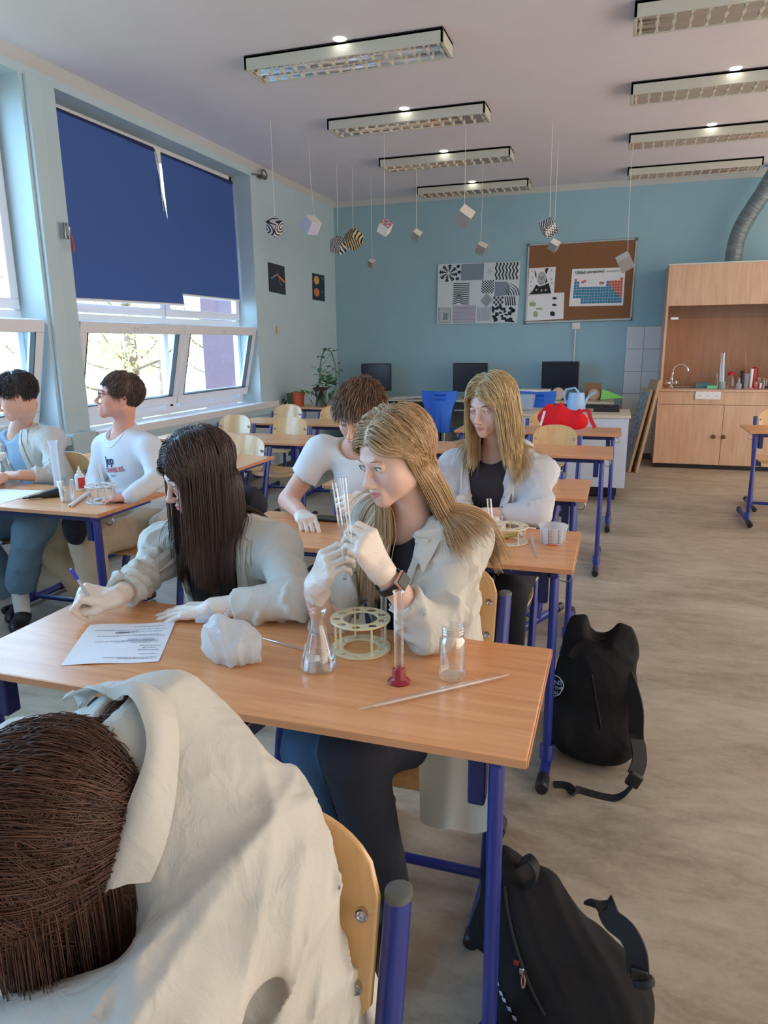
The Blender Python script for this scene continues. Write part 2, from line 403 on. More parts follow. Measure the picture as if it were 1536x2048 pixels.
tree(-17, 18.5, 8, 3, 3, 'young-leafed tree outside, behind the left pane of the far window')
tree(-12, 8.6, 7, 2.6, 4, 'young-leafed tree outside the window at the left edge of the photo')
tree(-19, 27, 9, 3.4, 5, 'tall young-leafed tree far outside the far window')

# blue roller blinds
M_blind = mat('blue_blind_fabric', srgb(62, 94, 164), .8, bump=(400, .2, .001, (1, 1, 1)))
def blind(q, label, xoff=.0):
    xb = -3.965+xoff
    t = thing('roller_blind', label, 'blind', (xb, q[0][0], q[0][1]), group='blue roller blinds on the far window')
    n = 14; rows = []
    for i in range(n+1):
        a = i/n; r = []
        for j in range(9):
            b_ = j/8
            yt = q[0][0]*(1-b_)+q[1][0]*b_; zt = q[0][1]*(1-b_)+q[1][1]*b_
            yb = q[3][0]*(1-b_)+q[2][0]*b_; zb = q[3][1]*(1-b_)+q[2][1]*b_
            r.append((xb+.006*math.sin(b_*5+a*3), yt*(1-a)+yb*a, zt*(1-a)+zb*a))
        rows.append(r)
    part('fabric', MB().sheet(rows, .002), M_blind, t)
    part('bottom_bar', MB().tube([(xb, q[3][0], q[3][1]), (xb, q[2][0], q[2][1])], .011, 8), M_white, t)
    part('roller', MB().tube([(xb-.02, q[0][0], q[0][1]+.01), (xb-.02, q[1][0], q[1][1]+.01)], .024, 12), M_bluedk, t)
blind([(4.47, 3.10), (5.74, 3.10), (6.02, 1.835), (4.47, 1.81)], 'wide blue roller blind, left of the two on the far window, hanging lower', .03)
blind([(5.87, 3.10), (7.13, 3.10), (7.13, 1.93), (5.93, 1.93)], 'blue roller blind, right of the two on the far window, ending higher')
bl = MB().bb((-4.0, 5.76, 3.02), (-3.93, 5.82, 3.12)).tube([(-3.925, 5.77, 3.08), (-3.92, 5.775, 2.8), (-3.93, 5.80, 2.62)], [.010, .008, .003], 6, flat=.4)
single('blind_bracket', bl, M_white, 'white bracket and hanging strip between the two blue blinds', 'bracket')
# door closer of the blind chain / small window crank on the pier
t = thing('blind_cleat', 'metal cleat with a red pull tied on the pier beside the blue blind', 'cleat', (XL+.05, 4.30, 2.18))
q = AX(130, 462, XL+.04)
part('cleat_plate', MB().box((q.x, q.y, q.z), (.03, .03, .11)).tube([(q.x+.02, q.y, q.z+.05), (q.x+.045, q.y-.01, q.z+.02), (q.x+.03, q.y+.01, q.z-.04)], .009, 7), M_steel, t, bevel=.004)
part('red_pull', MB().tube([(q.x+.03, q.y+.02, q.z-.03), (q.x+.03, q.y+.035, q.z-.09), (q.x+.03, q.y+.03, q.z-.14)], [.006, .01, .007], 7), mat('red_plastic', srgb(170, 60, 50), .5), t)

# ------------------------------------------------------------------ ceiling lamps
M_lamp = mat('lamp_housing', srgb(196, 195, 184), .5)
M_mirror = mat('mirror_louvre', srgb(225, 225, 228), .12, metal=1)
M_fin = mat('louvre_fins', srgb(240, 236, 222), .3, metal=.3)
M_glow = emit('pale_glow', (1, .96, .82, 1), 9)
def make_lamp():
    t = thing('ceiling_lamp', 'lamp', 'ceiling lamp')
    L, D, Hh = 1.34, .27, .085
    hb = MB(); hb.bb((-L/2, 0, -Hh), (L/2, .012, 0)).bb((-L/2, D-.012, -Hh), (L/2, D, 0)).bb((-L/2, 0, -Hh), (-L/2+.02, D, 0)).bb((L/2-.02, 0, -Hh), (L/2, D, 0)).bb((-L/2, 0, -.02), (L/2, D, -.0))
    part('housing', hb, M_lamp, t, world=False, bevel=.003)
    rf = MB()
    for y0, y1 in ((.014, D/2), (D/2, D-.014)):
        rows = []
        for k in range(9):
            a = k/8; y = y0+(y1-y0)*a; z = -Hh+.006+.052*math.sin(math.pi*a)**.7
            rows.append([(-L/2+.02, y, z), (L/2-.02, y, z)])
        rf.sheet(rows)
    part('reflector', rf, M_mirror, t, world=False)
    nb = 14
    for k in range(nb+1):
        x = -L/2+.04+(L-.08)*k/nb; fn = MB()
        for y0, y1 in ((.014, D/2), (D/2, D-.014)):
            ym = (y0+y1)/2
            fn.add([(x-.012, y0, -Hh+.004), (x+.012, y0, -Hh+.004), (x, ym, -Hh+.004), (x-.002, y0, -Hh+.04), (x+.002, y1, -Hh+.04), (x-.012, y1, -Hh+.004), (x+.012, y1, -Hh+.004)],
                   [(0, 2, 3), (2, 1, 3), (2, 5, 4), (6, 2, 4), (0, 1, 2), (5, 2, 6), (0, 3, 1), (5, 6, 4)])
        part('louvre_fin', fn, M_fin, t, world=False, smooth=0)
    gp = MB().bb((-L/2+.005, -.004, -.006), (L/2-.005, 0, .0)); part('gap_shade_strip', gp, M_black, t, world=False)  # solid black strip, painted shade along the housing's ceiling edge
    sp = MB().lathe([(0.001, -.002), (.034, -.002), (.04, .0)], (0.02, -.035, -.001), 20); part('glow_disc', sp, M_glow, t, world=False)  # small emissive disc on the ceiling beside the housing
    return t
LY = [4.66, 6.08, 7.46, 8.91]
lamp0 = make_lamp(); first = True
nm = ['nearest', 'second nearest', 'third nearest', 'farthest']
for ci, x in enumerate((-1.79, .63)):
    for i, y in enumerate(LY):
        o = lamp0 if first else copy_tree(lamp0); first = False
        yy = y if ci == 0 else [4.70, 6.04, 7.42, 8.78][i]
        o.location = (x, yy, H-.001)
        props(o, 'white louvred ceiling lamp, %s of the %s row' % (nm[i], 'left' if ci == 0 else 'right'), 'ceiling lamp', 'louvred ceiling lamps')
        ch = [k for k in o.children if k.name.startswith('glow_disc')]
        if i == 3 and ci == 1:
            for k in ch: bpy.data.objects.remove(k)

# ------------------------------------------------------------------ school desks and chairs
V3 = Vector
def make_desk():
    t = thing('school_desk', 'desk', 'desk')
    Wd, D, Z = 1.31, .48, .76   # local: x -Wd..0 (right edge at 0), y 0..D
    part('tabletop', MB().bb((-Wd, 0, Z-.019), (0, D, Z)), [M_desk], t, world=False, bevel=.004)
    part('edge_band', MB().bb((-Wd+.002, -.0012, Z-.017), (-.002, .0005, Z-.002)).bb((-.0005, .002, Z-.017), (.0012, D-.002, Z-.002)), M_deskedge, t, world=False)
    fr = MB(); fr.bb((-Wd+.07, .05, Z-.05), (-.07, .075, Z-.02)).bb((-Wd+.07, D-.09, Z-.05), (-.07, D-.065, Z-.02))
    part('under_frame', fr, M_bluedk, t, world=False)
    for s, x in ((1, -.06), (-1, -Wd+.06)):
        l = MB(); l.tube([(x, .055, .08), (x, .055, Z-.045)], .015, 12, flat=1.5, up=(0, 1, 0)).tube([(x-s*.0, .05, .05), (x, .06, .10)], .024, 10)
        l.bb((x-.012, .03, Z-.045), (x+.012, D-.05, Z-.02))
        col = part('leg', l, M_blue, t, world=False, bevel=.002)
        part('leg_sleeve', MB().bb((x-s*.036-.016, .045, Z-.14), (x-s*.036+.016, .085, Z-.02)), M_bluedk, t, world=False, bevel=.004)
        ft = MB().tube([(x, -.06, .032), (x, .44, .032)], .024, 12, flat=.75, up=(1, 0, 0))
        f = part('foot_bar', ft, M_blue, t, world=False)
        part('foot_cap', MB().tube([(x, -.10, .03), (x, -.095, .031), (x, -.04, .032)], [.02, .027, .027], 12, flat=.8, up=(1, 0, 0)), M_black, f, world=False)
        part('foot_cap', MB().tube([(x, .42, .032), (x, .475, .031), (x, .48, .03)], [.027, .027, .02], 12, flat=.8, up=(1, 0, 0)), M_black, f, world=False)
        hk = [(x+s*.02, .10, Z-.03)]+[(x+s*(.03+.022*math.sin(a)), .10, Z-.055+.022*math.cos(a)) for a in np.linspace(0, 4.2, 8)]
        part('bag_hook', MB().tube(hk, .0025, 6), M_steel, t, world=False)
    return t
desk0 = make_desk(); used = [False]
def desk(x, y, label, group='school desks'):
    o = copy_tree(desk0) if used[0] else desk0; used[0] = True
    o.location = (x, y, 0); props(o, label, 'desk', group); return o
desk(-.107, 1.104, 'beech school desk with the conical flask, paper and bag of powder, nearest to the camera')
desk(-.095, 2.205, 'beech school desk with the wooden tube rack and measuring cup, behind the nearest desk')
desk(-.10, 3.285, 'empty beech school desk right behind the girl in the grey hoodie')
desk(-.0, 4.56, 'empty beech school desk in front of the desk with the red bag')
desk(.055, 5.70, 'beech school desk carrying the red bag')
desk(-2.085, 2.425, 'beech school desk in the left column where the two boys sit')
desk(-2.075, 3.60, 'empty beech school desk behind the boy with glasses, corner showing beside dark hair')
desk(-2.15, 4.66, 'empty beech school desk, second from the far end of the left column')
desk(-2.10, 5.84, 'empty beech school desk, farthest of the left column')
desk(1.01+1.31, 6.15, 'beech school desk at the right edge of the photo in front of the cupboard')
desk(-2.42, 7.42, 'beech desk with the two potted plants in the far left corner')

def make_chair():
    t = thing('school_chair', 'chair', 'chair')
    for s in (-1, 1):
        x = s*.178
        l = MB().tube([(x, -.21, .032), (x, .22, .032)], .021, 12, flat=.8, up=(1, 0, 0))
        f = part('foot_bar', l, M_blue, t, world=False)
        part('foot_cap', MB().tube([(x, -.235, .03), (x, -.232, .031), (x, -.20, .032)], [.018, .023, .023], 12, flat=.85, up=(1, 0, 0)), M_black, f, world=False)
        part('foot_cap', MB().tube([(x, .19, .032), (x, .245, .031), (x, .25, .03)], [.024, .024, .018], 12, flat=.85, up=(1, 0, 0)), M_black, f, world=False)
        c = MB().tube([(x, -.02, .04), (x, .03, .30), (x, .09, .46), (x, .19, .785)], .017, 14, flat=1.35, up=(0, 1, 0))
        c = part('leg', c, M_blue, t, world=False)
        part('tube_cap', MB().tube([(x, .1895, .783), (x, .1915, .792), (x, .192, .795)], [.0175, .0175, .012], 14, flat=1.35, up=(0, 1, 0)), M_grey, c, world=False)
        part('seat_bracket', MB().prism([(-.20, .405), (-.17, .445), (.11, .445), (.11, .40), (-.02, .38)], 0, x-s*.012-.006, x-s*.012+.006), M_bluedk, t, world=False, bevel=.002)
    part('crossbar', MB().tube([(-.178, -.01, .045), (.178, -.01, .045)], .014, 10), M_blue, t, world=False)
    # moulded seat
    rows = []
    for i in range(11):
        a = i/10; y = -.235+.36*a; r = []
        hw = .172+.013*math.sin(math.pi*min(a*1.3, 1))
        for j in range(13):
            b_ = j/12*2-1; x = hw*b_
            z = .452+.012*b_*b_ - .03*max(0, .25-a)**1.2*3 + .012*max(0, a-.75)*4*0 - .008*math.sin(math.pi*a)
            yy = y + (.03 if a == 0 else 0)*abs(b_)**6
            r.append((x, yy, z))
        rows.append(r)
    part('seat', MB().sheet(rows, .009), M_ply, t, world=False, bevel=.002)
    # arched plywood backrest, slightly curved around the back
    n = 20; rows = []
    for i in range(17):
        a = i/16; r = []
        for j in range(n+1):
            b_ = j/n*2-1
            top = .79+.078*math.sqrt(max(0, 1-abs(b_)**2.4))
            bot = .635+.03*max(0, abs(b_)-.82)/.18*abs(b_)**8
            z = bot+(top-bot)*a; x = .157*b_
            y = .132+(z-.63)*.30-.0 - .022*(b_*b_)+.012
            r.append((x, y, z))
        rows.append(r)
    part('backrest', MB().sheet(rows, .010), M_ply, t, world=False, bevel=.0025)
    for s in (-1, 1):
        for z in (.68, .765):
            y = .132+(z-.63)*.30-.0185+.012; 
            R = Matrix.Rotation(math.radians(90-16), 3, 'X')
            part('bolt', MB().lathe([(.0005, .004), (.0035, .003), (.0055, .0045), (.0075, .003), (.0075, -.004)], (s*.138, y-.001, z), 12, R), M_steel, t, world=False)
            R = Matrix.Rotation(math.radians(-90-16), 3, 'X')
            part('bolt', MB().lathe([(.0005, .004), (.0035, .003), (.0055, .0045), (.0075, .003), (.0075, -.02)], (s*.138, y+.0115, z), 12, R), M_steel, t, world=False)
    return t
ch0 = make_chair(); cu_ = [False]
def chair(x, y, label, rz=0, group='beech and blue school chairs'):
    o = copy_tree(ch0) if cu_[0] else ch0; cu_[0] = True
    o.location = (x, y, 0); o.rotation_euler = (0, 0, math.radians(rz)); props(o, label, 'chair', group); return o
chair(-.40, .53, 'plywood school chair under the bent-over student, its back panel and bolts large in front')
chair(-.435, 1.66, 'plywood school chair the blonde girl holding the glass tubes sits on')
chair(-1.08, 1.70, 'plywood school chair the dark-haired writing girl sits on')
chair(-.46, 2.86, 'plywood school chair the girl in the grey hoodie sits on')
chair(-.94, 2.82, 'plywood school chair the boy in the white T-shirt sits on')
chair(-.48, 3.66, 'plywood school chair turned askew behind the girl in the grey hoodie', -22.8)
chair(-.41, 5.12, 'plywood school chair with a tall arch in front of the red bag')
chair(-.57, 6.26, 'plywood school chair half hidden behind the red bag')
chair(-2.375, 4.05, 'plywood school chair shining white beside the dark hair, left column')
chair(-3.17, 5.33, 'plywood school chair under the window board, left of a pair')
chair(-2.60, 5.25, 'plywood school chair with two light reflections, right of a pair in the left column')
chair(-3.18, 6.42, 'plywood school chair in front of the terracotta pot')
chair(-2.64, 6.36, 'plywood school chair just left of the boy in the white T-shirt, far back')
chair(-2.36, 3.10, 'plywood school chair the boy with glasses sits on')
chair(-3.00, 3.10, 'plywood school chair the boy at the left edge sits on')
chair(1.37, 6.86, 'plywood school chair at the right edge of the photo')

# ------------------------------------------------------------------ tables along the far wall
M_beige = mat('beige_laminate', srgb(206, 196, 172), .45, noise=(5, .04, (1, 8, 1)))
M_greyp = mat('grey_panel', srgb(150, 156, 160), .5)
for i, (x0, x1) in enumerate(((-3.25, -2.12), (-2.10, -.98), (-.96, -.02))):
    t = thing('computer_table', ['beige computer table in the far corner by the plants', 'beige computer table behind the front blue chair', 'beige computer table with the watering can in front'][i], 'table', ((x0+x1)/2, 8.78, 0), group='computer tables along the back wall')
    part('tabletop', MB().bb((x0, 8.78, .735), (x1, 9.46, .76)), M_beige, t, bevel=.003)
    part('side_panel', MB().bb((x0+.01, 8.80, 0), (x0+.03, 9.44, .735)), M_greyp, t)
    part('side_panel', MB().bb((x1-.03, 8.80, 0), (x1-.01, 9.44, .735)), M_greyp, t)
    part('back_panel', MB().bb((x0+.03, 9.40, .2), (x1-.03, 9.42, .735)), M_greyp, t)
    part('keyboard_shelf', MB().bb((x0+.15, 8.84, .62), (x1-.15, 9.1, .635)), M_greyp, t)
# computer screens
M_screen = mat('dark_screen', srgb(22, 26, 40), .25, spec=.5)
for i, (a, b_) in enumerate((((722, 727), (782, 782)), ((906, 726), (974, 784)), ((1084, 723), (1156, 781)))):
    p0 = AY(a[0], a[1], 9.1); p1 = AY(b_[0], b_[1], 9.1); cx = (p0.x+p1.x)/2
    t = thing('computer_monitor', ['black computer monitor, leftmost of the three against the blue wall', 'black computer monitor, middle of the three, beside the blonde head', 'black computer monitor, rightmost of the three, above the red bag'][i], 'monitor', (cx, 9.14, .76), group='computer monitors')
    part('bezel', MB().bb((p0.x, 9.10, p1.z), (p1.x, 9.135, p0.z)), M_black, t, bevel=.006)
    part('screen', MB().bb((p0.x+.014, 9.098, p1.z+.02), (p1.x-.014, 9.102, p0.z-.012)), M_screen, t)
    part('stand', MB().bb((cx-.035, 9.135, .78), (cx+.035, 9.16, .95)), M_black, t, bevel=.004)
    part('foot', MB().lathe([(.001, .76), (.10, .76), (.10, .768), (.04, .785), (.001, .785)], (cx, 9.15, 0), 24), M_black, t)
# low white cabinet
M_cabw = mat('white_cabinet', srgb(205, 212, 226), .5)
t = thing('low_cabinet', 'low pale grey cabinet with a beige top behind the desk with the red bag', 'cabinet', (-.55, 6.8, 0))
part('body', MB().bb((-1.22, 6.80, .13), (.12, 7.45, .775)), M_cabw, t, bevel=.002)
part('top', MB().bb((-1.24, 6.78, .775), (.135, 7.47, .80)), M_beige, t, bevel=.003)
for x in (-1.15, .02):
    for y in (6.9, 7.36): part('leg', MB().bb((x-.02, y-.02, 0), (x+.02, y+.02, .13)), M_bluedk, t)
part('lock', MB().lathe([(.001, 0), (.007, 0), (.007, .01), (.001, .01)], (.03, 6.80, .60), 10, Matrix.Rotation(math.radians(90), 3, 'X')), M_steel, t)
part('under_shade_block', MB().bb((-1.15, 6.95, .02), (.05, 7.4, .13)), M_black, t)  # black block put in as the shade under the cabinet

# blue moulded swivel chairs
M_bp = mat('royal_blue_plastic', srgb(22, 92, 196), .4)
def make_blue():
    t = thing('blue_chair', 'c', 'chair')
    def hw(z): # outline half width, waisted
        a = (z-.46)/.47
        return .135+.065*(.5+.5*math.cos((a-1.0)*math.pi*1.05))*1.0+.012*math.sin(a*9)*a
    rows = []
    for i in range(25):
        z = .46+.47*i/24; r = []
        h_ = hw(z)
        for j in range(25):
            b_ = j/24*2-1; zz = z
            if i == 24: zz -= .018*math.exp(-((abs(b_)-.45)/.2)**2)*0+.012*(1-abs(b_))
            groove = 0
            if i < 13: groove = .006*math.cos(b_*math.pi*3.2/(1-.25*(i/13)))*(1-i/13)
            if 19 <= i <= 21 and abs(b_) < .38: groove = -.014
            r.append((h_*b_, -.045*(b_*b_)*0+.03*(1-b_*b_)-groove+.06*((i/24)-.4), zz))
        rows.append(r)
    part('backrest', MB().sheet(rows[::-1], .012), M_bp, t, world=False, bevel=.003)
    rows = [[((.20-.02*(abs(i/10-.5)))*(j/10*2-1), .06+.40*i/10, .46+.02*(j/10*2-1)**2) for j in range(11)] for i in range(11)]
    part('seat', MB().sheet(rows, .012), M_bp, t, world=False, bevel=.003)
    part('column', MB().tube([(0, .25, .1), (0, .25, .45)], .025, 12), M_steel, t, world=False)
    for k in range(5):
        a = k*2*math.pi/5+.3; e = (.27*math.cos(a), .25+.27*math.sin(a))
        lg = part('leg', MB().tube([(0, .25, .11), (e[0], e[1], .075)], [.02, .014], 8), M_black, t, world=False)
        part('castor', MB().tube([(e[0]-.015, e[1], .028), (e[0]+.015, e[1], .028)], .028, 12).tube([(e[0], e[1], .03), (e[0], e[1], .08)], .006, 6), M_black, lg, world=False)
    return t
b0 = make_blue(); b0.location = (-1.92, 7.9, 0)
props(b0, 'royal blue plastic swivel chair between the two blonde girls', 'chair', 'blue swivel chairs')
b1 = copy_tree(b0); b1.location = (-.835, 8.0, .02); b1.location.z = 0
props(b1, 'royal blue plastic swivel chair right of the girl in the hoodie, behind the cabinet', 'chair', 'blue swivel chairs')

# ------------------------------------------------------------------ fume cupboard
t = thing('fume_cupboard', 'wooden fume cupboard with sink worktop, open top bay and two lower doors', 'cupboard', (1.5, 8.85, 0))
X0, X1, Yf = .455, 2.1, 8.85
part('plinth', MB().bb((X0+.02, Yf+.03, 0), (X1, YB-.02, .05)), M_black, t)
part('side_panel', MB().bb((X0, Yf, .05), (X0+.022, YB-.015, .89)), M_cabwood, t)
s = part('side_panel', MB().prism([(Yf, .915), (YB-.015, .915), (YB-.015, 2.27), (Yf, 2.27)], 0, X0+.015, X0+.040), M_cabwood, t)
part('side_panel', MB().bb((X1-.022, Yf, .05), (X1, YB-.015, 2.27)), M_cabwood, t)
part('carcass', MB().bb((X0+.022, Yf+.022, .05), (X1-.022, YB-.03, .80)), M_cabwood, t)
part('fascia', MB().bb((X0, Yf-.004, .745), (X1, Yf+.018, .889)), M_cabwood, t, bevel=.002)
xs = AY(1440, 900, Yf).x
for i, (a, b_) in enumerate(((X0, xs-.002), (xs+.002, X1))):
    d = part('door', MB().bb((a, Yf-.004, .055), (b_, Yf+.016, .74)), M_cabwood, t, bevel=.002)
    kx = AY(1427 if i == 0 else 1447, 872, Yf).x
    part('knob', MB().lathe([(.001, .03), (.014, .03), (.024, .022), (.022, .012), (.012, .006), (.010, -.0)], (kx, Yf-.004, .385), 18, Matrix.Rotation(math.radians(90), 3, 'X')), mat('brown_knob%d' % i, srgb(112, 78, 52), .35), d)
wt = part('worktop', MB().bb((X0-.02, Yf-.02, .89), (X1, YB-.02, .915)), M_cabwood, t, bevel=.003)
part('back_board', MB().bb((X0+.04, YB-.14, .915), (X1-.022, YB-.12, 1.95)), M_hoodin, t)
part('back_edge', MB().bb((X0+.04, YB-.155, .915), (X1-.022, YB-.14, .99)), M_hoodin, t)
part('front_board', MB().bb((X0+.04, Yf, 1.835), (X1-.022, Yf+.02, 2.27)), M_cabwood, t, bevel=.002)
part('top', MB().bb((X0+.01, Yf-.005, 2.27), (X1, YB-.015, 2.285)), mat('hood_top', srgb(200, 205, 200), .5), t)
part('glass_sash', MB().quad((X0+.05, Yf+.03, 1.70), (X1-.03, Yf+.03, 1.70), (X1-.03, Yf+.03, 1.86), (X0+.05, Yf+.03, 1.86)).bb((X0+.05, Yf+.026, 1.70), (X1-.03, Yf+.034, 1.706)), thin_glass('sash_glass', (.80, .80, .80, 1), .08, .02), t)
part('sash_clip', MB().bb((.53, Yf+.022, 1.688), (.61, Yf+.036, 1.712)), M_paper, t)
# recessed steel sink
part('sink_bowl', MB().bb((.62, Yf+.10, .9155), (1.0, Yf+.42, .9165)), M_steel, t)
sk = part('sink_rim', MB().tube([(.62, Yf+.10, .917), (1.0, Yf+.10, .917), (1.0, Yf+.42, .917), (.62, Yf+.42, .917)], .006, 6, closed=True), M_steel, t)
# sockets on the fascia
p0 = AY(1391, 783, Yf-.004); p1 = AY(1440, 799, Yf-.004)
so = part('socket_strip', MB().bb((p0.x, Yf-.022, p1.z), (p1.x, Yf-.003, p0.z)), M_white, t, bevel=.003)
for k in range(3):
    cx = p0.x+(p1.x-p0.x)*(k+.5)/3
    part('socket_cover', MB().bb((cx-.045, Yf-.026, p1.z+.012), (cx+.045, Yf-.020, p0.z-.012)), M_white, so, bevel=.002)
    part('pin_hole', MB().bb((cx-.014, Yf-.0275, (p0.z+p1.z)/2-.002), (cx+.014, Yf-.0255, (p0.z+p1.z)/2+.002)), M_grey, so)
# tap
t = thing('tap', 'chrome swan-neck tap with cross handles at the cupboard sink', 'tap', (.60, Yf+.30, .9165))
bx, by = .605, Yf+.25
part('body', MB().lathe([(.03, .9165), (.03, .93), (.018, .94), (.018, 1.0), (.024, 1.01), (.018, 1.03), (.006, 1.035)], (bx, by, 0), 16, caps=True), M_chrome, t)
pts = [(bx, by, 1.02), (bx+.01, by, 1.10)]+[(bx+.09-.08*math.cos(a), by-.02, 1.10+.085*math.sin(a)) for a in np.linspace(.2, 2.6, 9)]
part('spout', MB().tube(pts, .009, 10), M_chrome, t)
part('nozzle', MB().tube([pts[-1], (pts[-1][0]+.012, pts[-1][1], pts[-1][2]-.035)], .013, 10), M_chrome, t)
for s in (-1, 1):
    for k in range(4):
        a = k*math.pi/2+.4; c0 = V3((bx+s*.055, by-.03, .975))
        h = MB().tube([c0, c0+V3((0, -.0, 0))+V3((.026*math.cos(a), -.02, .026*math.sin(a)))], [.006, .009], 8)
        part('cross_handle', h, M_chrome, t)
    part('valve', MB().tube([(bx, by, .975), (bx+s*.055, by-.03, .975)], .013, 10), M_chrome, t)
# exhaust duct
def duct():
    pts = [AY(1466, 521, 9.2), AY(1472, 480, 9.2), AY(1490, 440, 9.2), AY(1520, 396, 9.2), AY(1548, 350, 9.2), AY(1575, 300, 9.2), AY(1600, 250, 9.2)]
    pts[0] = V3((pts[0].x, 9.2, 2.285))
    fine = []
    for i in range(len(pts)-1):
        for k in range(8): fine.append(pts[i].lerp(pts[i+1], k/8))
    # smooth
    for _ in range(10): fine = [fine[0]]+[(fine[i-1]+fine[i]*2+fine[i+1])/4 for i in range(1, len(fine)-1)]+[fine[-1]]
    seg = []; rr = []
    for i in range(len(fine)-1):
        for k in range(4): seg.append(fine[i].lerp(fine[i+1], k/4)); rr.append(.088+(.004 if k % 2 else -.003)+random.uniform(-.002, .002))
    return MB().tube(seg, rr, 22)
single('exhaust_duct', duct(), mat('aluminium_foil', srgb(172, 180, 182), .32, metal=.85, bump=(22, .8, .01, (1, 1, 1))), 'crinkled aluminium exhaust duct rising from the fume cupboard', 'duct')
# leaning boards
M_board = mat('board_edge', srgb(186, 150, 116), .6)
def leaning(label, x0, x1, xf, xt, zt, th, y0, y1, face):
    t = thing('leaning_board', label, 'board', (xf, (y0+y1)/2, 0), group='boards leaning beside the cupboard')
    # stands on its long edge, leaning to the right against the cupboard side
    L = math.hypot(xt-xf, zt); dx, dz = (xt-xf)/L, zt/L; nx, nz = -dz, dx
    mb = MB().prism([(xf, 0), (xf+nx*th, nz*th+.0), (xt+nx*th, zt+nz*th), (xt, zt)], 1, y0, y1)
    part('board', mb, M_board, t, bevel=.002)
    mb = MB().prism([(xf+nx*th+dx*.04, nz*th+dz*.04), (xf+nx*(th+.002)+dx*.04, nz*(th+.002)+dz*.04), (xt+nx*(th+.002)-dx*.04, zt+nz*(th+.002)-dz*.04), (xt+nx*th-dx*.04, zt+nz*th-dz*.04)], 1, y0+.03, y1-.03)
    part('sheet', mb, face, t); t.rotation_euler = (0, 0, math.radians(13))
leaning('chipboard panel leaning against the cupboard side, the nearer to it', .2, .4, .245, .425, 1.03, .03, 8.40, 8.75, M_board)
leaning('framed poster board leaning beside the cupboard, the one farther left', .15, .35, .165, .35, .93, .03, 8.42, 8.78, mat('poster_print', srgb(150, 155, 160), .6, noise=(9, .6, (1, 1, 3))))

# ------------------------------------------------------------------ notice board and pictures
t = thing('notice_board', 'brown cork notice board with light metal frame on the blue back wall', 'notice board', (-.53, YB, 1.7))
yb = YB
q = [AY(1058, 491, yb), AY(1273, 478.5, yb), AY(1261, 638, yb), AY(1052, 645.5, yb)]
def wq(q, y, th=.0): # quad on wall from pixel-measured corners, order TL TR BR BL
    return [V3((p.x, y, p.z)) for p in q]
c = wq(q, yb-.02)
cork = mat('brown_cork', srgb(136, 96, 66), .9, noise=(60, .12, (1, 1, 1)), bump=(150, .3, .001, (1, 1, 1)))
mb = MB(); mb.add(c+[p+V3((0, .02, 0)) for p in c], [(3, 2, 1, 0), (4, 5, 6, 7), (0, 1, 5, 4), (1, 2, 6, 5), (2, 3, 7, 6), (3, 0, 4, 7)])
part('cork', mb, cork, t)
al = mat('aluminium_frame', srgb(190, 194, 194), .35, metal=.6)
for i in range(4):
    part('frame', MB().tube([c[i]+V3((0, -.004, 0)), c[(i+1) % 4]+V3((0, -.004, 0))], .012 if i != 2 else .016, 6), al, t)
for p in c: part('corner_cap', MB().box(p+V3((0, -.006, 0)), (.035, .02, .035)), M_grey, t, bevel=.004)
# pinned portrait drawing
def bil(q, u, v): # u right, v down
    a = q[0].lerp(q[1], u); b_ = q[3].lerp(q[2], u); return a.lerp(b_, v)
def qq(pts, y): return [V3((AY(x, z, YB).x, y, AY(x, z, YB).z)) for x, z in pts]
def flat(q, th=.0015): # thin panel from 4 points facing -y
    mb = MB(); mb.add(list(q)+[p+V3((0, th, 0)) for p in q], [(3, 2, 1, 0), (4, 5, 6, 7), (0, 1, 5, 4), (1, 2, 6, 5), (2, 3, 7, 6), (3, 0, 4, 7)]); return mb
def poly(q, uv, off=-.001): # polygon in uv of the quad
    return [bil(q, u, v)+V3((0, off, 0)) for u, v in uv]
def addpoly(mb, pts):
    mb.add(pts, [tuple(range(len(pts)))]); return mb
q1 = qq([(1059, 537), (1112, 534), (1108, 588), (1056, 590)], YB-.024)
t = thing('portrait_drawing', 'black and white portrait drawing of a bearded man pinned to the cork board', 'drawing', (q1[3].x, YB-.024, q1[3].z))
part('paper', flat(q1), M_paper, t)
mb = MB()
addpoly(mb, poly(q1, [(.05, .98), (.18, .85), (.3, .62), (.42, .7), (.6, .66), (.78, .58), (.86, .85), (.9, .98)]))
addpoly(mb, poly(q1, [(.2, .06), (.28, .2), (.3, .38), (.24, .3)])); addpoly(mb, poly(q1, [(.62, .04), (.74, .02), (.66, .26), (.6, .14)]))
addpoly(mb, poly(q1, [(.64, .3), (.72, .5), (.66, .62), (.6, .5)]))
part('coat_ink', mb, M_blackink, t)
mb = MB(); addpoly(mb, poly(q1, [(.5+.17*math.cos(a), .40+.25*math.sin(a)) for a in np.linspace(0, 6.28, 20)[:-1]], -.0014)); part('face_shading', mb, mat('graphite', srgb(176, 180, 188), .8), t)
mb = MB()
for u in (.43, .55): addpoly(mb, poly(q1, [(u-.04, .35), (u, .325), (u+.04, .35), (u, .37)], -.0018))
addpoly(mb, poly(q1, [(.45, .535), (.5, .525), (.55, .535), (.5, .545)], -.0018)); addpoly(mb, poly(q1, [(.485, .36), (.515, .36), (.53, .46), (.47, .46)], -.0018)); [addpoly(mb, poly(q1, [(u0, .58), (u0+.02, .58), (u0+.015, .67), (u0+.005, .67)], -.0018)) for u0 in (.42, .46, .5, .54)]; part('face_ink', mb, mat('graphite_dark', srgb(110, 114, 122), .8), t)
mb = MB()
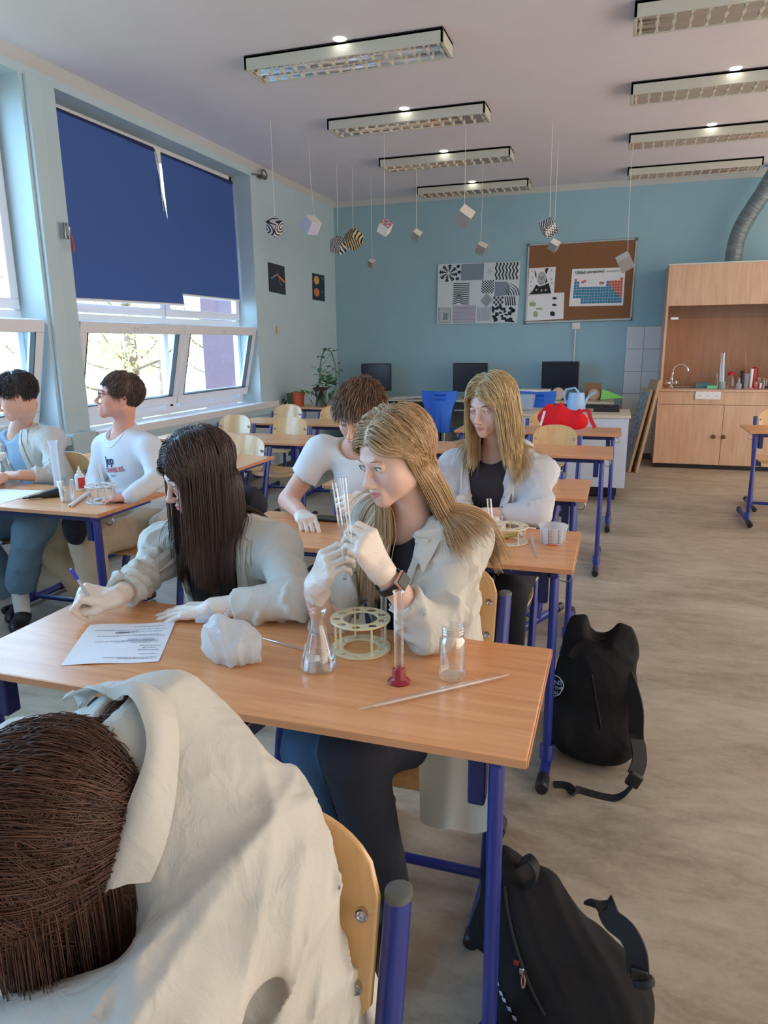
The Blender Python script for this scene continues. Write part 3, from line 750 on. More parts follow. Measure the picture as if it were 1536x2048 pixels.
for u, v in ((.12, .12), (.14, .35), (.1, .5), (.12, .68), (.85, .12), (.86, .45), (.9, .6), (.1, .85), (.32, .82), (.52, .85), (.68, .84)):
    addpoly(mb, poly(q1, [(u+.035*math.cos(a), v+.045*math.sin(a)) for a in np.linspace(0, 6.28, 8)[:-1]], -.002))
part('sketch_marks', mb, mat('pale_graphite', srgb(196, 186, 198), .8), t)
# leaflets
q2 = qq([(1056, 591), (1091, 589), (1089, 640), (1053, 642)], YB-.0235); q3 = qq([(1091, 587), (1129, 585), (1127, 638), (1089, 640)], YB-.0235)
for q_, lab, ink in ((q2, 'white leaflet with pale green sketches pinned to the cork board, lower left corner', srgb(160, 182, 150)), (q3, 'white leaflet with three small dark pictures pinned beside the green sketches', srgb(70, 64, 64))):
    t = thing('leaflet', lab, 'leaflet', (q_[3].x, q_[3].y, q_[3].z)); part('paper', flat(q_), M_paper, t)
    mb = MB()
    for k, (u, v, w_, h_) in enumerate(((.3, .35, .2, .10), (.7, .55, .2, .05), (.5, .75, .14, .13)) if q_ is q2 else ((.5, .2, .12, .05), (.5, .45, .12, .05), (.42, .78, .14, .10))):
        addpoly(mb, poly(q_, [(u-w_, v-h_*.6), (u, v-h_), (u+w_, v-h_*.3), (u+w_*.7, v+h_), (u-w_*.8, v+h_*.7)]))
    part('printed_pictures', mb, mat('leaflet_ink_%d' % len(ink), ink, .8) if q_ is q2 else M_blackink, t)
# periodic table poster
q4 = qq([(1145, 538.5), (1251, 535), (1246, 611), (1138, 613)], YB-.024)
t = thing('periodic_table_poster', 'hand-coloured periodic table poster in blue and orange on the cork board', 'poster', (q4[3].x, YB-.024, q4[3].z))
part('paper', flat(q4), M_paper, t)
M_pb = mat('blue_marker', srgb(48, 134, 172), .8, noise=(20, .15, (1, 1, 1))); M_po = mat('orange_marker', srgb(206, 104, 70), .8, noise=(20, .15, (1, 1, 1))); M_pr = mat('red_marker', srgb(206, 112, 124), .8)
mbb, mbo, mbr, mbk = MB(), MB(), MB(), MB(); rn = random.Random(3)
def cell(mb, c_, r_, off=-.0012):
    u0 = .06+c_*.0505; v0 = .26+r_*.075; addpoly(mb, poly(q4, [(u0+.002, v0+.003), (u0+.0485, v0+.003), (u0+.0485, v0+.070), (u0+.002, v0+.070)], off))
for r_ in range(9):
    for c_ in range(18):
        if r_ == 0 and c_ not in (0, 17): continue
        if r_ in (1, 2) and 2 <= c_ < 12: continue
        if r_ in (7, 8):
            if 3 <= c_ < 18: pass
            else: continue
        if r_ == 6 and c_ < 0: continue
        lim = 12+(r_-1)*.95
        if r_ < 7 and (c_ > lim): cell(mbo, c_, r_)
        elif r_ == 0: cell(mbr, c_, r_)
        else: cell(mbb, c_, r_)
cell(mbr, 2.6, .8); cell(mbr, 3.4, .5); cell(mbr, 9.4, 1.3); cell(mbr, 10.2, 1.3)
part('blue_cells', mbb, M_pb, t, smooth=0); part('orange_cells', mbo, M_po, t, smooth=0); part('red_marks', mbr, M_pr, t, smooth=0)
RX = Matrix.Rotation(math.radians(90), 3, 'X') @ Matrix.Rotation(math.radians(1.5), 3, 'Z')
cc = bil(q4, .34, .09); part('title', text_mb('Układ okresowy', .052, .0003, cc+V3((.0, -.004, 0)), RX, .001), mat('green_ink', srgb(66, 92, 84), .8), t)
cc = bil(q4, .78, .085); part('subtitle', text_mb('pierwiastków', .030, .0003, cc+V3((.0, -.004, 0)), RX), M_ink, t)

# op-art collage on the wall
q5 = qq([(877.5, 529), (1041, 523), (1034.5, 646), (874.5, 648)], YB-.03)
t = thing('pattern_collage', 'large mounted collage of black and white optical pattern drawings', 'picture', (q5[3].x, YB-.03, q5[3].z))
part('mount', flat(q5, .028), mat('mount_board', srgb(206, 220, 228), .7), t)
inkb = MB(); inkg = MB(); inkp = MB()
def sub(u0, v0, u1, v1): return [bil(q5, u0, v0), bil(q5, u1, v0), bil(q5, u1, v1), bil(q5, u0, v1)]
def P2(mb, s_, uv, off=-.0012): addpoly(mb, poly(s_, uv, off))
s_ = sub(.01, .02, .28, .29)  # swirl rosette
for k in range(16):
    for ring in range(4):
        if (k+ring) % 2: continue
        r0, r1 = .12+ring*.14, .12+(ring+1)*.14; a0 = k*math.pi/8+ring*.35; a1 = a0+math.pi/8
        P2(inkb, s_, [(.45+.62*r0*math.cos(a0), .5+.78*r0*math.sin(a0)), (.45+.62*r1*math.cos(a0+.2), .5+.78*r1*math.sin(a0+.2)), (.45+.62*r1*math.cos(a1+.2), .5+.78*r1*math.sin(a1+.2)), (.45+.62*r0*math.cos(a1), .5+.78*r0*math.sin(a1))])
for u, v in ((.9, .1), (.95, .45), (.88, .85)): P2(inkb, s_, [(u+.09*math.cos(a), v+.10*math.sin(a)) for a in np.linspace(0, 6.28, 9)[:-1]])
s_ = sub(.29, .01, .57, .28); P2(inkg, s_, [(0, 0), (1, 0), (1, 1), (0, 1)], -.0008)
for k in range(7):
    w_ = .45-k*.06; P2(inkb if k % 2 == 0 else inkg, s_, [(.5-w_*.6, .5), (.5, .5-w_), (.5+w_*.6, .5), (.5, .5+w_)], -.001-.0002*k) if k in (3,) else None
s_ = sub(.60, .06, .68, .24)
for k in range(6):
    a = k*math.pi/3; P2(inkg, s_, [(.5, .5), (.5+.45*math.cos(a-.3), .5+.4*math.sin(a-.3)), (.5+.3*math.cos(a), .5+.28*math.sin(a))])
s_ = sub(.70, .01, .985, .29)  # wavy stripes
for k in range(7):
    u0 = .04+k*.143; n = 14; L_ = [(u0+.035*math.sin(i/n*6.28*2.5), i/n) for i in range(n+1)]; R_ = [(u+.065, v) for u, v in L_]
    for i in range(n): P2(inkb, s_, [L_[i], R_[i], R_[i+1], L_[i+1]])
s_ = sub(.20, .31, .40, .68)  # horizontal stripes with a bulge
for k in range(12):
    v0 = k/12; n = 10
    f = lambda u: v0+.035+(-.10*math.exp(-((u-.35)/.18)**2)*max(0, min(1, (v0-.4)*3)))
    for i in range(n): P2(inkb, s_, [(i/n, f(i/n)), ((i+1)/n, f((i+1)/n)), ((i+1)/n, f((i+1)/n)+.042), (i/n, f(i/n)+.042)])
s_ = sub(.55, .29, .70, .50)  # checks
for i in range(9):
    for j in range(10):
        if (i+j) % 2 == 0: P2(inkb, s_, [(i/9, j/10), ((i+1)/9, j/10), ((i+1)/9, (j+1)/10), (i/9, (j+1)/10)])
s_ = sub(.55, .50, .70, .73)
for k in range(7):
    w_ = .5-k*.07
    for a, b_ in (((-1, 0), (0, -1)), ((0, -1), (1, 0)), ((1, 0), (0, 1)), ((0, 1), (-1, 0))):
        P2(inkb, s_, [(.45+a[0]*w_, .5+a[1]*w_), (.45+b_[0]*w_, .5+b_[1]*w_), (.45+b_[0]*(w_-.03), .5+b_[1]*(w_-.03)), (.45+a[0]*(w_-.03), .5+a[1]*(w_-.03))])
s_ = sub(.71, .32, .97, .56); P2(inkg, s_, [(0, 0), (.55, 0), (.7, .3), (.7, .9), (0, 1)], -.0008)
for k in range(5):
    r0 = .35+k*.14
    pts = [(.35+r0*.85*math.cos(a), .95-r0*1.0*math.sin(a)) for a in np.linspace(0, 1.25, 8)]
    for i in range(7):
        a, b_ = pts[i], pts[i+1]; P2(inkb, s_, [a, b_, (b_[0]+.05, b_[1]), (a[0]+.05, a[1])])
s_ = sub(.70, .56, .97, .71)
for i in range(5):
    for j in range(4):
        if (i+j) % 2 == 0: P2(inkb, s_, [(i*.09, j/4), ((i+1)*.09, j/4), ((i+1)*.09, (j+1)/4), (i*.09, (j+1)/4)])
for k in range(5): P2(inkb, s_, [(.5+k*.1, 0), (.55+k*.1, 0), (.62+k*.1, 1), (.56+k*.1, 1)])
s_ = sub(.01, .72, .18, .99)
for k in range(5):
    w0 = .03+k*.09
    for (a, b_) in (((w0, w0), (1-w0, w0+.03)), ((w0, 1-w0-.03), (1-w0, 1-w0)), ((w0, w0), (w0+.03, 1-w0)), ((1-w0-.03, w0), (1-w0, 1-w0))):
        P2(inkb if k < 2 else inkg, s_, [a, (b_[0], a[1]), b_, (a[0], b_[1])])
P2(inkg, s_, [(.4, .35), (.75, .35), (.75, .8), (.4, .8)], -.0008)
s_ = sub(.20, .70, .49, .99)
for k in range(14): P2(inkp, s_, [(0, k/14), (1, k/14), (1, k/14+.045), (0, k/14+.045)])
s_ = sub(.51, .73, .68, .96)
for k in range(12): P2(inkg, s_, [(k/12, 0), (k/12+.04, 0), (k/12+.04, 1), (k/12, 1)])
s_ = sub(.685, .70, .975, .99)  # spiral checks
for k in range(8):
    for ring in range(3):
        if (k+ring) % 2: continue
        r0, r1 = .05+ring*.15, .05+(ring+1)*.15; a0 = k*math.pi/4+ring*.3; a1 = a0+math.pi/4
        n = 4; P2(inkb, s_, [(.5+r1*math.cos(a0+(a1-a0)*i/n), .5+r1*math.sin(a0+(a1-a0)*i/n)) for i in range(n+1)]+[(.5+r0*math.cos(a1+(a0-a1)*i/n), .5+r0*math.sin(a1+(a0-a1)*i/n)) for i in range(n+1)])
for pts in ([(0, 0), (.16, .18), (.06, .5), (0, .3)], [(1, .25), (.9, .5), (.85, .2)], [(.1, .98), (.3, .9), (.12, .75)], [(.85, .8), (1, 1), (.7, .97)]): P2(inkb, s_, pts)
part('black_patterns', inkb, mat('pattern_ink', srgb(34, 44, 58), .8), t, smooth=0); part('grey_patterns', inkg, mat('pattern_pencil', srgb(128, 146, 164), .8), t, smooth=0); part('violet_stripes', inkp, mat('violet_pencil', srgb(150, 138, 172), .8), t, smooth=0)

# two dark posters on the window wall (plain stand-in designs)
def qx(pts, x=XL+.006): return [V3((x, AX(a, b_, XL).y, AX(a, b_, XL).z)) for a, b_ in pts]
def addpx(mb, q, uv, off): mb.add([bil(q, u, v)+V3((off, 0, 0)) for u, v in uv], [tuple(range(len(uv)))[::-1]]); return mb
q6 = qx([(535, 524), (568, 533), (571, 590), (538, 583)])
t = thing('dark_poster', 'dark poster with crossing pale and orange lines on the window wall', 'poster', q6[3])
mb = MB(); mb.add(q6+[p-V3((.005, 0, 0)) for p in q6], [(0, 1, 2, 3), (7, 6, 5, 4), (0, 4, 5, 1), (1, 5, 6, 2), (2, 6, 7, 3), (3, 7, 4, 0)]); part('sheet', mb, mat('dark_print', srgb(40, 44, 56), .5), t)
part('orange_beam', addpx(addpx(MB(), q6, [(.5, .32), (.97, .52), (.95, .58), (.5, .37)], .001), q6, [(.55, .36), (.9, .55), (.88, .58), (.52, .38)], .0014), mat('orange_print', srgb(214, 120, 70), .5), t)
part('grey_beam', addpx(addpx(MB(), q6, [(.12, .52), (.4, .36), (.5, .34), (.5, .38), (.14, .56)], .001), q6, [(.5, .2), (.53, .2), (.74, .72), (.7, .72)], .0009), mat('grey_line_print', srgb(130, 134, 142), .5), t)
q7 = qx([(624, 546), (648, 551), (649, 603), (625, 599)])
t = thing('planet_poster', 'dark blue poster with two orange discs on the window wall near the corner', 'poster', q7[3])
mb = MB(); mb.add(q7+[p-V3((.005, 0, 0)) for p in q7], [(0, 1, 2, 3), (7, 6, 5, 4), (0, 4, 5, 1), (1, 5, 6, 2), (2, 6, 7, 3), (3, 7, 4, 0)]); part('sheet', mb, mat('navy_print', srgb(26, 42, 62), .5), t)
for v, c_ in ((.24, srgb(220, 160, 80)), (.70, srgb(214, 118, 66))):
    part('disc', addpx(MB(), q7, [(.32+.22*math.cos(a), v+.16*math.sin(a)) for a in np.linspace(0, 6.28, 20)[:-1]], .001), mat('disc_print%d' % (v*10), c_, .5), t)
part('pale_marks', addpx(addpx(MB(), q7, [(.7, .08), (.92, .1), (.9, .2), (.75, .16)], .001), q7, [(.7, .6), (.85, .6), (.85, .7), (.7, .7)], .001), mat('pale_print', srgb(84, 110, 136), .5), t)
p = AX(554, 660, XL); single('wall_hook', MB().box((XL+.012, p.y, p.z), (.02, .05, .09)), M_beige, 'small cream fitting on the window wall below the dark poster', 'wall fitting', bevel=.004)
p = AX(524, 328, XL+.05)
t = thing('wall_fan', 'small dark metal bracket fitting high on the window wall at the ceiling', 'bracket', (XL+.06, p.y, 3.2))
part('ring', MB().tube([(XL+.07, p.y+.06*math.cos(a), 3.22+.045*math.sin(a)) for a in np.linspace(0, 6.28, 16)[:-1]], .008, 6, closed=True), M_grey, t)
part('arm', MB().tube([(XL, p.y-.16, 3.2), (XL+.06, p.y-.02, 3.21), (XL+.07, p.y+.05, 3.2)], .009, 6).bb((XL, p.y-.04, 3.19), (XL+.07, p.y+.04, 3.215)), M_grey, t)
# wall socket with a cable below the cork board
p = AY(1152, 652, YB)
t = thing('wall_socket', 'white double wall socket with a cable, under the cork board', 'socket', (p.x, YB, p.z))
part('plate', MB().box((p.x, YB-.012, p.z), (.10, .024, .08)), M_white, t, bevel=.004)
part('plug', MB().tube([(p.x, YB-.02, p.z-.01), (p.x, YB-.06, p.z-.01)], .018, 12), M_white, t)
part('cable', MB().tube([(p.x, YB-.05, p.z-.01), (p.x, YB-.055, p.z-.06), (p.x-.005, YB-.02, p.z-.3), (p.x, YB-.02, p.z-.75)], .006, 6), M_white, t)

# ------------------------------------------------------------------ hanging paper cubes
M_card = mat('white_card', srgb(226, 222, 214), .8); M_lil = mat('lilac_card', srgb(206, 208, 232), .8)
def pattern_mat(name, c1, c2, scale, kind):
    m = bpy.data.materials.new(name); m.use_nodes = True; nt = m.node_tree; b = nt.nodes['Principled BSDF']; b.inputs['Roughness'].default_value = .8
    tc = nt.nodes.new('ShaderNodeTexCoord')
    if kind == 'check': x = nt.nodes.new('ShaderNodeTexChecker'); x.inputs['Scale'].default_value = scale; x.inputs['Color1'].default_value = c1; x.inputs['Color2'].default_value = c2; nt.links.new(tc.outputs['Object'], x.inputs[0]); nt.links.new(x.outputs[0], b.inputs['Base Color'])
    else:
        x = nt.nodes.new('ShaderNodeTexWave'); x.wave_type = kind; x.inputs['Scale'].default_value = scale; x.inputs['Distortion'].default_value = 3 if kind == 'BANDS' else .4; x.inputs['Detail Scale'].default_value = 1.2
        r = nt.nodes.new('ShaderNodeValToRGB'); r.color_ramp.interpolation = 'CONSTANT'; r.color_ramp.elements[0].color = c1; r.color_ramp.elements[1].color = c2; r.color_ramp.elements[1].position = .5
        nt.links.new(tc.outputs['Object'], x.inputs[0]); nt.links.new(x.outputs[0], r.inputs[0]); nt.links.new(r.outputs[0], b.inputs['Base Color'])
    return m
BK = srgb(40, 42, 48); WH = srgb(214, 214, 214)
M_rings = pattern_mat('ring_pattern', BK, WH, 14, 'RINGS'); M_band = pattern_mat('wavy_stripe_pattern', BK, WH, 16, 'BANDS')
M_gold = pattern_mat('gold_stripe_pattern', BK, srgb(222, 204, 150), 13, 'BANDS'); M_check = pattern_mat('check_pattern', BK, WH, 60, 'check')
M_pink = pattern_mat('pink_pinwheel_pattern', srgb(216, 188, 196), srgb(160, 110, 122), 30, 'check'); M_grc = mat('grey_card', srgb(150, 146, 146), .8)
cubes = [((550, 454), 5.96, .125, M_rings, M_rings, 'black and white patterned paper cube, hanging farthest left', True),
 ((622, 450), 6.68, .165, M_lil, M_card, 'large plain lilac-white paper cube on a thread, second from the left', True),
 ((677, 491), 7.57, .155, M_band, M_band, 'black and white striped paper cube hanging in front of the room corner', True),
 ((707, 479), 7.64, .17, M_gold, M_gold, 'cream and black striped paper cube right of the room corner', True),
 ((770, 455), 6.67, .115, M_card, M_pink, 'pale pink pinwheel-patterned paper cube on a thread', True),
 ((833, 470), 7.6, .095, M_grc, M_card, 'small plain white paper cube left of the big cream one', True),
 ((929, 433), 6.66, .145, M_grc, M_card, 'big plain cream paper cube in the middle, hanging highest', True),
 ((963, 497), 8.1, .115, M_grc, M_card, 'small cream paper cube above the pattern collage', True),
 ((1097, 456), 6.82, .13, M_check, M_band, 'black and white checked paper cube above the left end of the cork board', True),
 ((1108, 491), 7.45, .095, M_grc, M_card, 'small paper cube with a dark picture just below the checked cube', True),
 ((1250, 524), 8.0, .155, M_grc, M_card, 'cream and grey paper cube before the right end of the cork board', True),
 ((744, 527), 8.3, .085, M_grc, M_card, 'tiny white paper cube hanging lowest, right of the room corner', True)]
for k, (px, Y, S, ma, mc, lab, st_) in enumerate(cubes):
    c = AY(px[0], px[1], Y)
    R = (Matrix.Rotation(math.radians([20, -35, 30, 15, 40, 45, 45, 40, -20, 30, -40, 20][k]), 3, 'Z') @ Matrix.Rotation(math.radians([40, -50, 35, -40, 50, 52, 54, 40, 44, 48, 40, 38][k]), 3, 'X') @ Matrix.Rotation(math.radians(45), 3, 'Z'))
    if k == 1: R = Matrix.Rotation(math.radians(40), 3, 'Y') @ Matrix.Rotation(math.radians(-18), 3, 'Z') @ Matrix.Rotation(math.radians(18), 3, 'X')
    S *= .86 if k not in (1,) else .78
    t = thing('paper_cube', lab, 'paper cube', c, group='paper cubes hanging from the ceiling')
    mb = MB(); mb.box((0, 0, 0), (S, S, S), R)
    # faces turned upward take the second material, all others the first
    o = part('cube', mb, [ma, mc], t, world=False, bevel=.001)
    for pi_, pl in enumerate(o.data.polygons): pl.material_index = 1 if pl.normal.z > .35 else 0
    top = max(o.data.vertices, key=lambda v: v.co.z).co
    part('thread', MB().tube([tuple(top), (top.x*.3, top.y*.3, (H-c.z)*.5), (0, 0, H-c.z)], .0022, 5), M_card, t, world=False)

# ------------------------------------------------------------------ signed-distance modelling kit
from mathutils.bvhtree import BVHTree
A = lambda v: np.array(v, dtype=np.float64)
def nrm(v): v = A(v); return v/max(np.linalg.norm(v), 1e-12)
def axis(lo, hi, h, dense):
    c = [lo]
    while c[-1] < hi:
        x = c[-1]; s = h
        for (a, b_, hh) in dense:
            if x >= a-1e-9 and x < b_: s = min(s, hh)
            elif x < a and x+s > a: s = min(s, max(a-x, hh))
        c.append(x+s)
    return np.array(c)
class Sdf:
    def __init__(s, lo, hi, h, dense=()):
        s.ax = [axis(lo[i], hi[i], h, [(d[0][i], d[1][i], d[2]) for d in dense]) for i in range(3)]
        s.D = np.full([len(a) for a in s.ax], .5, dtype=np.float32)
    def sub(s, lo, hi, m):
        sl = []; g = []
        for i in range(3):
            a = np.searchsorted(s.ax[i], lo[i]-m); b_ = np.searchsorted(s.ax[i], hi[i]+m, side='right')
            sl.append(slice(a, b_)); sh = [1, 1, 1]; sh[i] = -1; g.append(s.ax[i][a:b_].reshape(sh).astype(np.float32))
        return tuple(sl), g
    def op(s, prim, k=.01, mode='u'):
        lo, hi, f = prim; sl, g = s.sub(lo, hi, k+.03)
        d0 = s.D[sl]
        if d0.size == 0: return s
        d = f(*g).astype(np.float32)
        if mode == 'u':
            h = np.clip(.5+.5*(d-d0)/k, 0, 1); s.D[sl] = d*(1-h)+d0*h-k*h*(1-h)
        elif mode == 's':
            h = np.clip(.5-.5*(d0+d)/k, 0, 1); s.D[sl] = d0*(1-h)+(-d)*h+k*h*(1-h)
        return s
    def wrinkle(s, fn, band=.03):
        idx = np.nonzero(np.abs(s.D) < band)
        P = np.stack([s.ax[i][idx[i]] for i in range(3)], 1)
        s.D[idx] += fn(P).astype(np.float32); return s
    def mesh(s):
        D = s.D; S = D < 0; nx, ny, nz = D.shape
        c = S[:-1, :-1, :-1].astype(np.int8)
        tot = np.zeros((nx-1, ny-1, nz-1), np.int8)
        for dx in (0, 1):
            for dy in (0, 1):
                for dz in (0, 1): tot += S[dx:nx-1+dx, dy:ny-1+dy, dz:nz-1+dz]
        I, J, K = np.nonzero((tot > 0) & (tot < 8)); n = len(I)
        idx = np.full((nx-1, ny-1, nz-1), -1, np.int64); idx[I, J, K] = np.arange(n)
        acc = np.zeros((n, 3)); cnt = np.zeros(n)
        cor = [(a, b_, c_) for a in (0, 1) for b_ in (0, 1) for c_ in (0, 1)]
        for p in cor:
            for ax in range(3):
                if p[ax]: continue
                q = list(p); q[ax] = 1
                d0 = D[I+p[0], J+p[1], K+p[2]]; d1 = D[I+q[0], J+q[1], K+q[2]]
                m = (d0 < 0) != (d1 < 0); t = np.where(m, d0/np.where(m, d0-d1, 1), 0)
                P0 = np.stack([s.ax[0][I+p[0]], s.ax[1][J+p[1]], s.ax[2][K+p[2]]], 1); P1 = np.stack([s.ax[0][I+q[0]], s.ax[1][J+q[1]], s.ax[2][K+q[2]]], 1)
                acc += np.where(m[:, None], P0+(P1-P0)*t[:, None], 0); cnt += m
        V = acc/cnt[:, None]; Q = []
        for ax in range(3):
            a, b_ = [(1, 2), (2, 0), (0, 1)][ax]
            sl0 = [slice(None)]*3; sl1 = [slice(None)]*3; sl0[ax] = slice(0, -1); sl1[ax] = slice(1, None)
            s0, s1 = S[tuple(sl0)], S[tuple(sl1)]; e = np.nonzero(s0 != s1); e = np.stack(e, 1)
            ok = (e[:, a] > 0) & (e[:, b_] > 0) & (e[:, a] < D.shape[a]-1) & (e[:, b_] < D.shape[b_]-1); e = e[ok]
            sg = s0[e[:, 0], e[:, 1], e[:, 2]]
            def ix(da, db):
                q = e.copy(); q[:, a] -= da; q[:, b_] -= db; return idx[q[:, 0], q[:, 1], q[:, 2]]
            q = np.stack([ix(1, 1), ix(0, 1), ix(0, 0), ix(1, 0)], 1)
            q[~sg] = q[~sg][:, ::-1]; Q.append(q)
        Q = np.concatenate(Q); Q = Q[(Q >= 0).all(1)]
        return V, Q
def cap(a, b_, ra, rb=None):
    a = A(a); b_ = A(b_); rb = ra if rb is None else rb; ab = b_-a; L2 = max(ab@ab, 1e-12)
    def f(X, Y, Z):
        px, py, pz = X-a[0], Y-a[1], Z-a[2]
        t = np.clip((px*ab[0]+py*ab[1]+pz*ab[2])/L2, 0, 1)
        return np.sqrt((px-t*ab[0])**2+(py-t*ab[1])**2+(pz-t*ab[2])**2)-(ra+(rb-ra)*t)
    r = max(ra, rb); return np.minimum(a, b_)-r, np.maximum(a, b_)+r, f
def ell(c, r, R=None):
    c = A(c); r = A(r); R = np.eye(3) if R is None else A(R)
    def f(X, Y, Z):
        px, py, pz = X-c[0], Y-c[1], Z-c[2]
        q = [(px*R[0, i]+py*R[1, i]+pz*R[2, i]) for i in range(3)]
        k0 = np.sqrt((q[0]/r[0])**2+(q[1]/r[1])**2+(q[2]/r[2])**2); k1 = np.sqrt((q[0]/r[0]**2)**2+(q[1]/r[1]**2)**2+(q[2]/r[2]**2)**2)
        return k0*(k0-1)/np.maximum(k1, 1e-6)
    e = np.sqrt(((R*r[None, :])**2).sum(1)); return c-e, c+e, f
def rbox(c, hsz, rad, R=None):
    c = A(c); hsz = A(hsz)-rad; R = np.eye(3) if R is None else A(R)
    def f(X, Y, Z):
        px, py, pz = X-c[0], Y-c[1], Z-c[2]
        q = [np.abs(px*R[0, i]+py*R[1, i]+pz*R[2, i])-hsz[i] for i in range(3)]
        o = np.sqrt(np.maximum(q[0], 0)**2+np.maximum(q[1], 0)**2+np.maximum(q[2], 0)**2)
        return o+np.minimum(np.maximum(np.maximum(q[0], q[1]), q[2]), 0)-rad
    e = (np.abs(R)*(hsz+rad)[None, :]).sum(1); return c-e, c+e, f
def wedge(c, R, polyxz, y0, y1):
    # polygon in the local x-z plane, from local y0 to y1
    c = A(c); R = A(R); P_ = A(polyxz)
    def f(X, Y, Z):
        px, py, pz = X-c[0], Y-c[1], Z-c[2]
        qx = px*R[0, 0]+py*R[1, 0]+pz*R[2, 0]; qy = px*R[0, 1]+py*R[1, 1]+pz*R[2, 1]; qz = px*R[0, 2]+py*R[1, 2]+pz*R[2, 2]
        d = None; sgn = np.ones(qx.shape); n = len(P_)
        for i in range(n):
            a = P_[i]; b_ = P_[i-1]; e = b_-a; wx = qx-a[0]; wz = qz-a[1]
            t = np.clip((wx*e[0]+wz*e[1])/(e@e), 0, 1); dd = (wx-e[0]*t)**2+(wz-e[1]*t)**2
            d = dd if d is None else np.minimum(d, dd)
            c1 = qz >= a[1]; c2 = qz < b_[1]; c3 = e[0]*wz > e[1]*wx
            fl = (c1 & c2 & c3) | (~c1 & ~c2 & ~c3); sgn = np.where(fl, -sgn, sgn)
        d2 = sgn*np.sqrt(d); dy = np.maximum(y0-qy, qy-y1)
        return np.maximum(d2, dy)
    cs = np.array([c+R@A([p[0], y, p[1]]) for p in P_ for y in (y0, y1)])
    return cs.min(0), cs.max(0), f
def np_mesh(name, V, Q, mts, parent=None, smooth=True, matfn=None, attr=None):
    me = bpy.data.meshes.new(name); V = np.asarray(V, np.float64).copy()
    if parent is not None:
        p = parent
        while p is not None: V -= A(p.location); p = p.parent
    n, m = len(V), len(Q); k = Q.shape[1]
    me.vertices.add(n); me.vertices.foreach_set('co', V.astype(np.float32).ravel())
    me.loops.add(m*k); me.loops.foreach_set('vertex_index', Q.astype(np.int32).ravel())
    me.polygons.add(m); me.polygons.foreach_set('loop_start', np.arange(0, m*k, k, dtype=np.int32)); me.polygons.foreach_set('loop_total', np.full(m, k, np.int32))
    mts = mts if isinstance(mts, (list, tuple)) else [mts]
    for x in mts: me.materials.append(x)
    me.update(calc_edges=True)
    if smooth: me.polygons.foreach_set('use_smooth', np.ones(m, bool))
    if matfn is not None:
        off = A((0, 0, 0)); p = parent
        while p is not None: off = off+A(p.location); p = p.parent
        C = (V[Q].mean(1))+off; me.polygons.foreach_set('material_index', matfn(C).astype(np.int32))
    if attr is not None:
        a = me.attributes.new('rnd', 'FLOAT', 'POINT'); a.data.foreach_set('value', attr.astype(np.float32))
    o = bpy.data.objects.new(name, me); COL.objects.link(o)
    if parent is not None: o.parent = parent
    return o
def folds(scale, amp, d=(0, 0, 1), seed=0, sharp=2.0):
    rn = np.random.RandomState(seed); K = rn.normal(size=(5, 3)); K /= np.linalg.norm(K, axis=1)[:, None]; d = nrm(d)
    K = K-.75*(K@d)[:, None]*d; ph = rn.uniform(0, 6.28, 5); W_ = rn.normal(size=(3, 3))
    def f(P):
        w = np.stack([np.sin(P@W_[i]*scale*.35+i) for i in range(3)], 1)*.9/scale*2
        q = P+w; v = 0
        for i in range(5):
            s_ = np.sin((q@K[i])*scale*(.7+.25*i)+ph[i]); v = v+(1-np.abs(s_))**sharp*(1.0-.12*i)
        m = .5+.5*np.sin(P@K[0]*scale*.3+2)
        return amp*(v/2.2-.7)*(.35+.65*m)*-1
    return f

# head frame: +x the person's left, +y backwards, +z up; origin between the ears at eye level
class Frame:
    def __init__(s, O, face, pitch=0, roll=0, sc=1.0):
        f = nrm((face[0], face[1], 0)); z = A((0, 0, 1)); p = math.radians(pitch)
        fv = math.cos(p)*f-math.sin(p)*z; zz = math.sin(p)*f+math.cos(p)*z; y = -fv; x = np.cross(y, zz)
        r = math.radians(roll); x2 = math.cos(r)*x+math.sin(r)*zz; z2 = -math.sin(r)*x+math.cos(r)*zz
        s.R = np.stack([x2, y, z2], 1); s.O = A(O); s.sc = sc
    def p(s, v): return s.O+s.R@(A(v)*s.sc)
    def d(s, v): return s.R@A(v)
    def loc(s, P): return ((P-s.O)@s.R)/s.sc
def head_from_eyes(E, face, pitch, roll=0, sc=1.0):
    f = Frame((0, 0, 0), face, pitch, roll, sc); return Frame(A(E)-f.p((0, -.083, 0)), face, pitch, roll, sc)
EYE = (.0315, -.0775, 0.0)
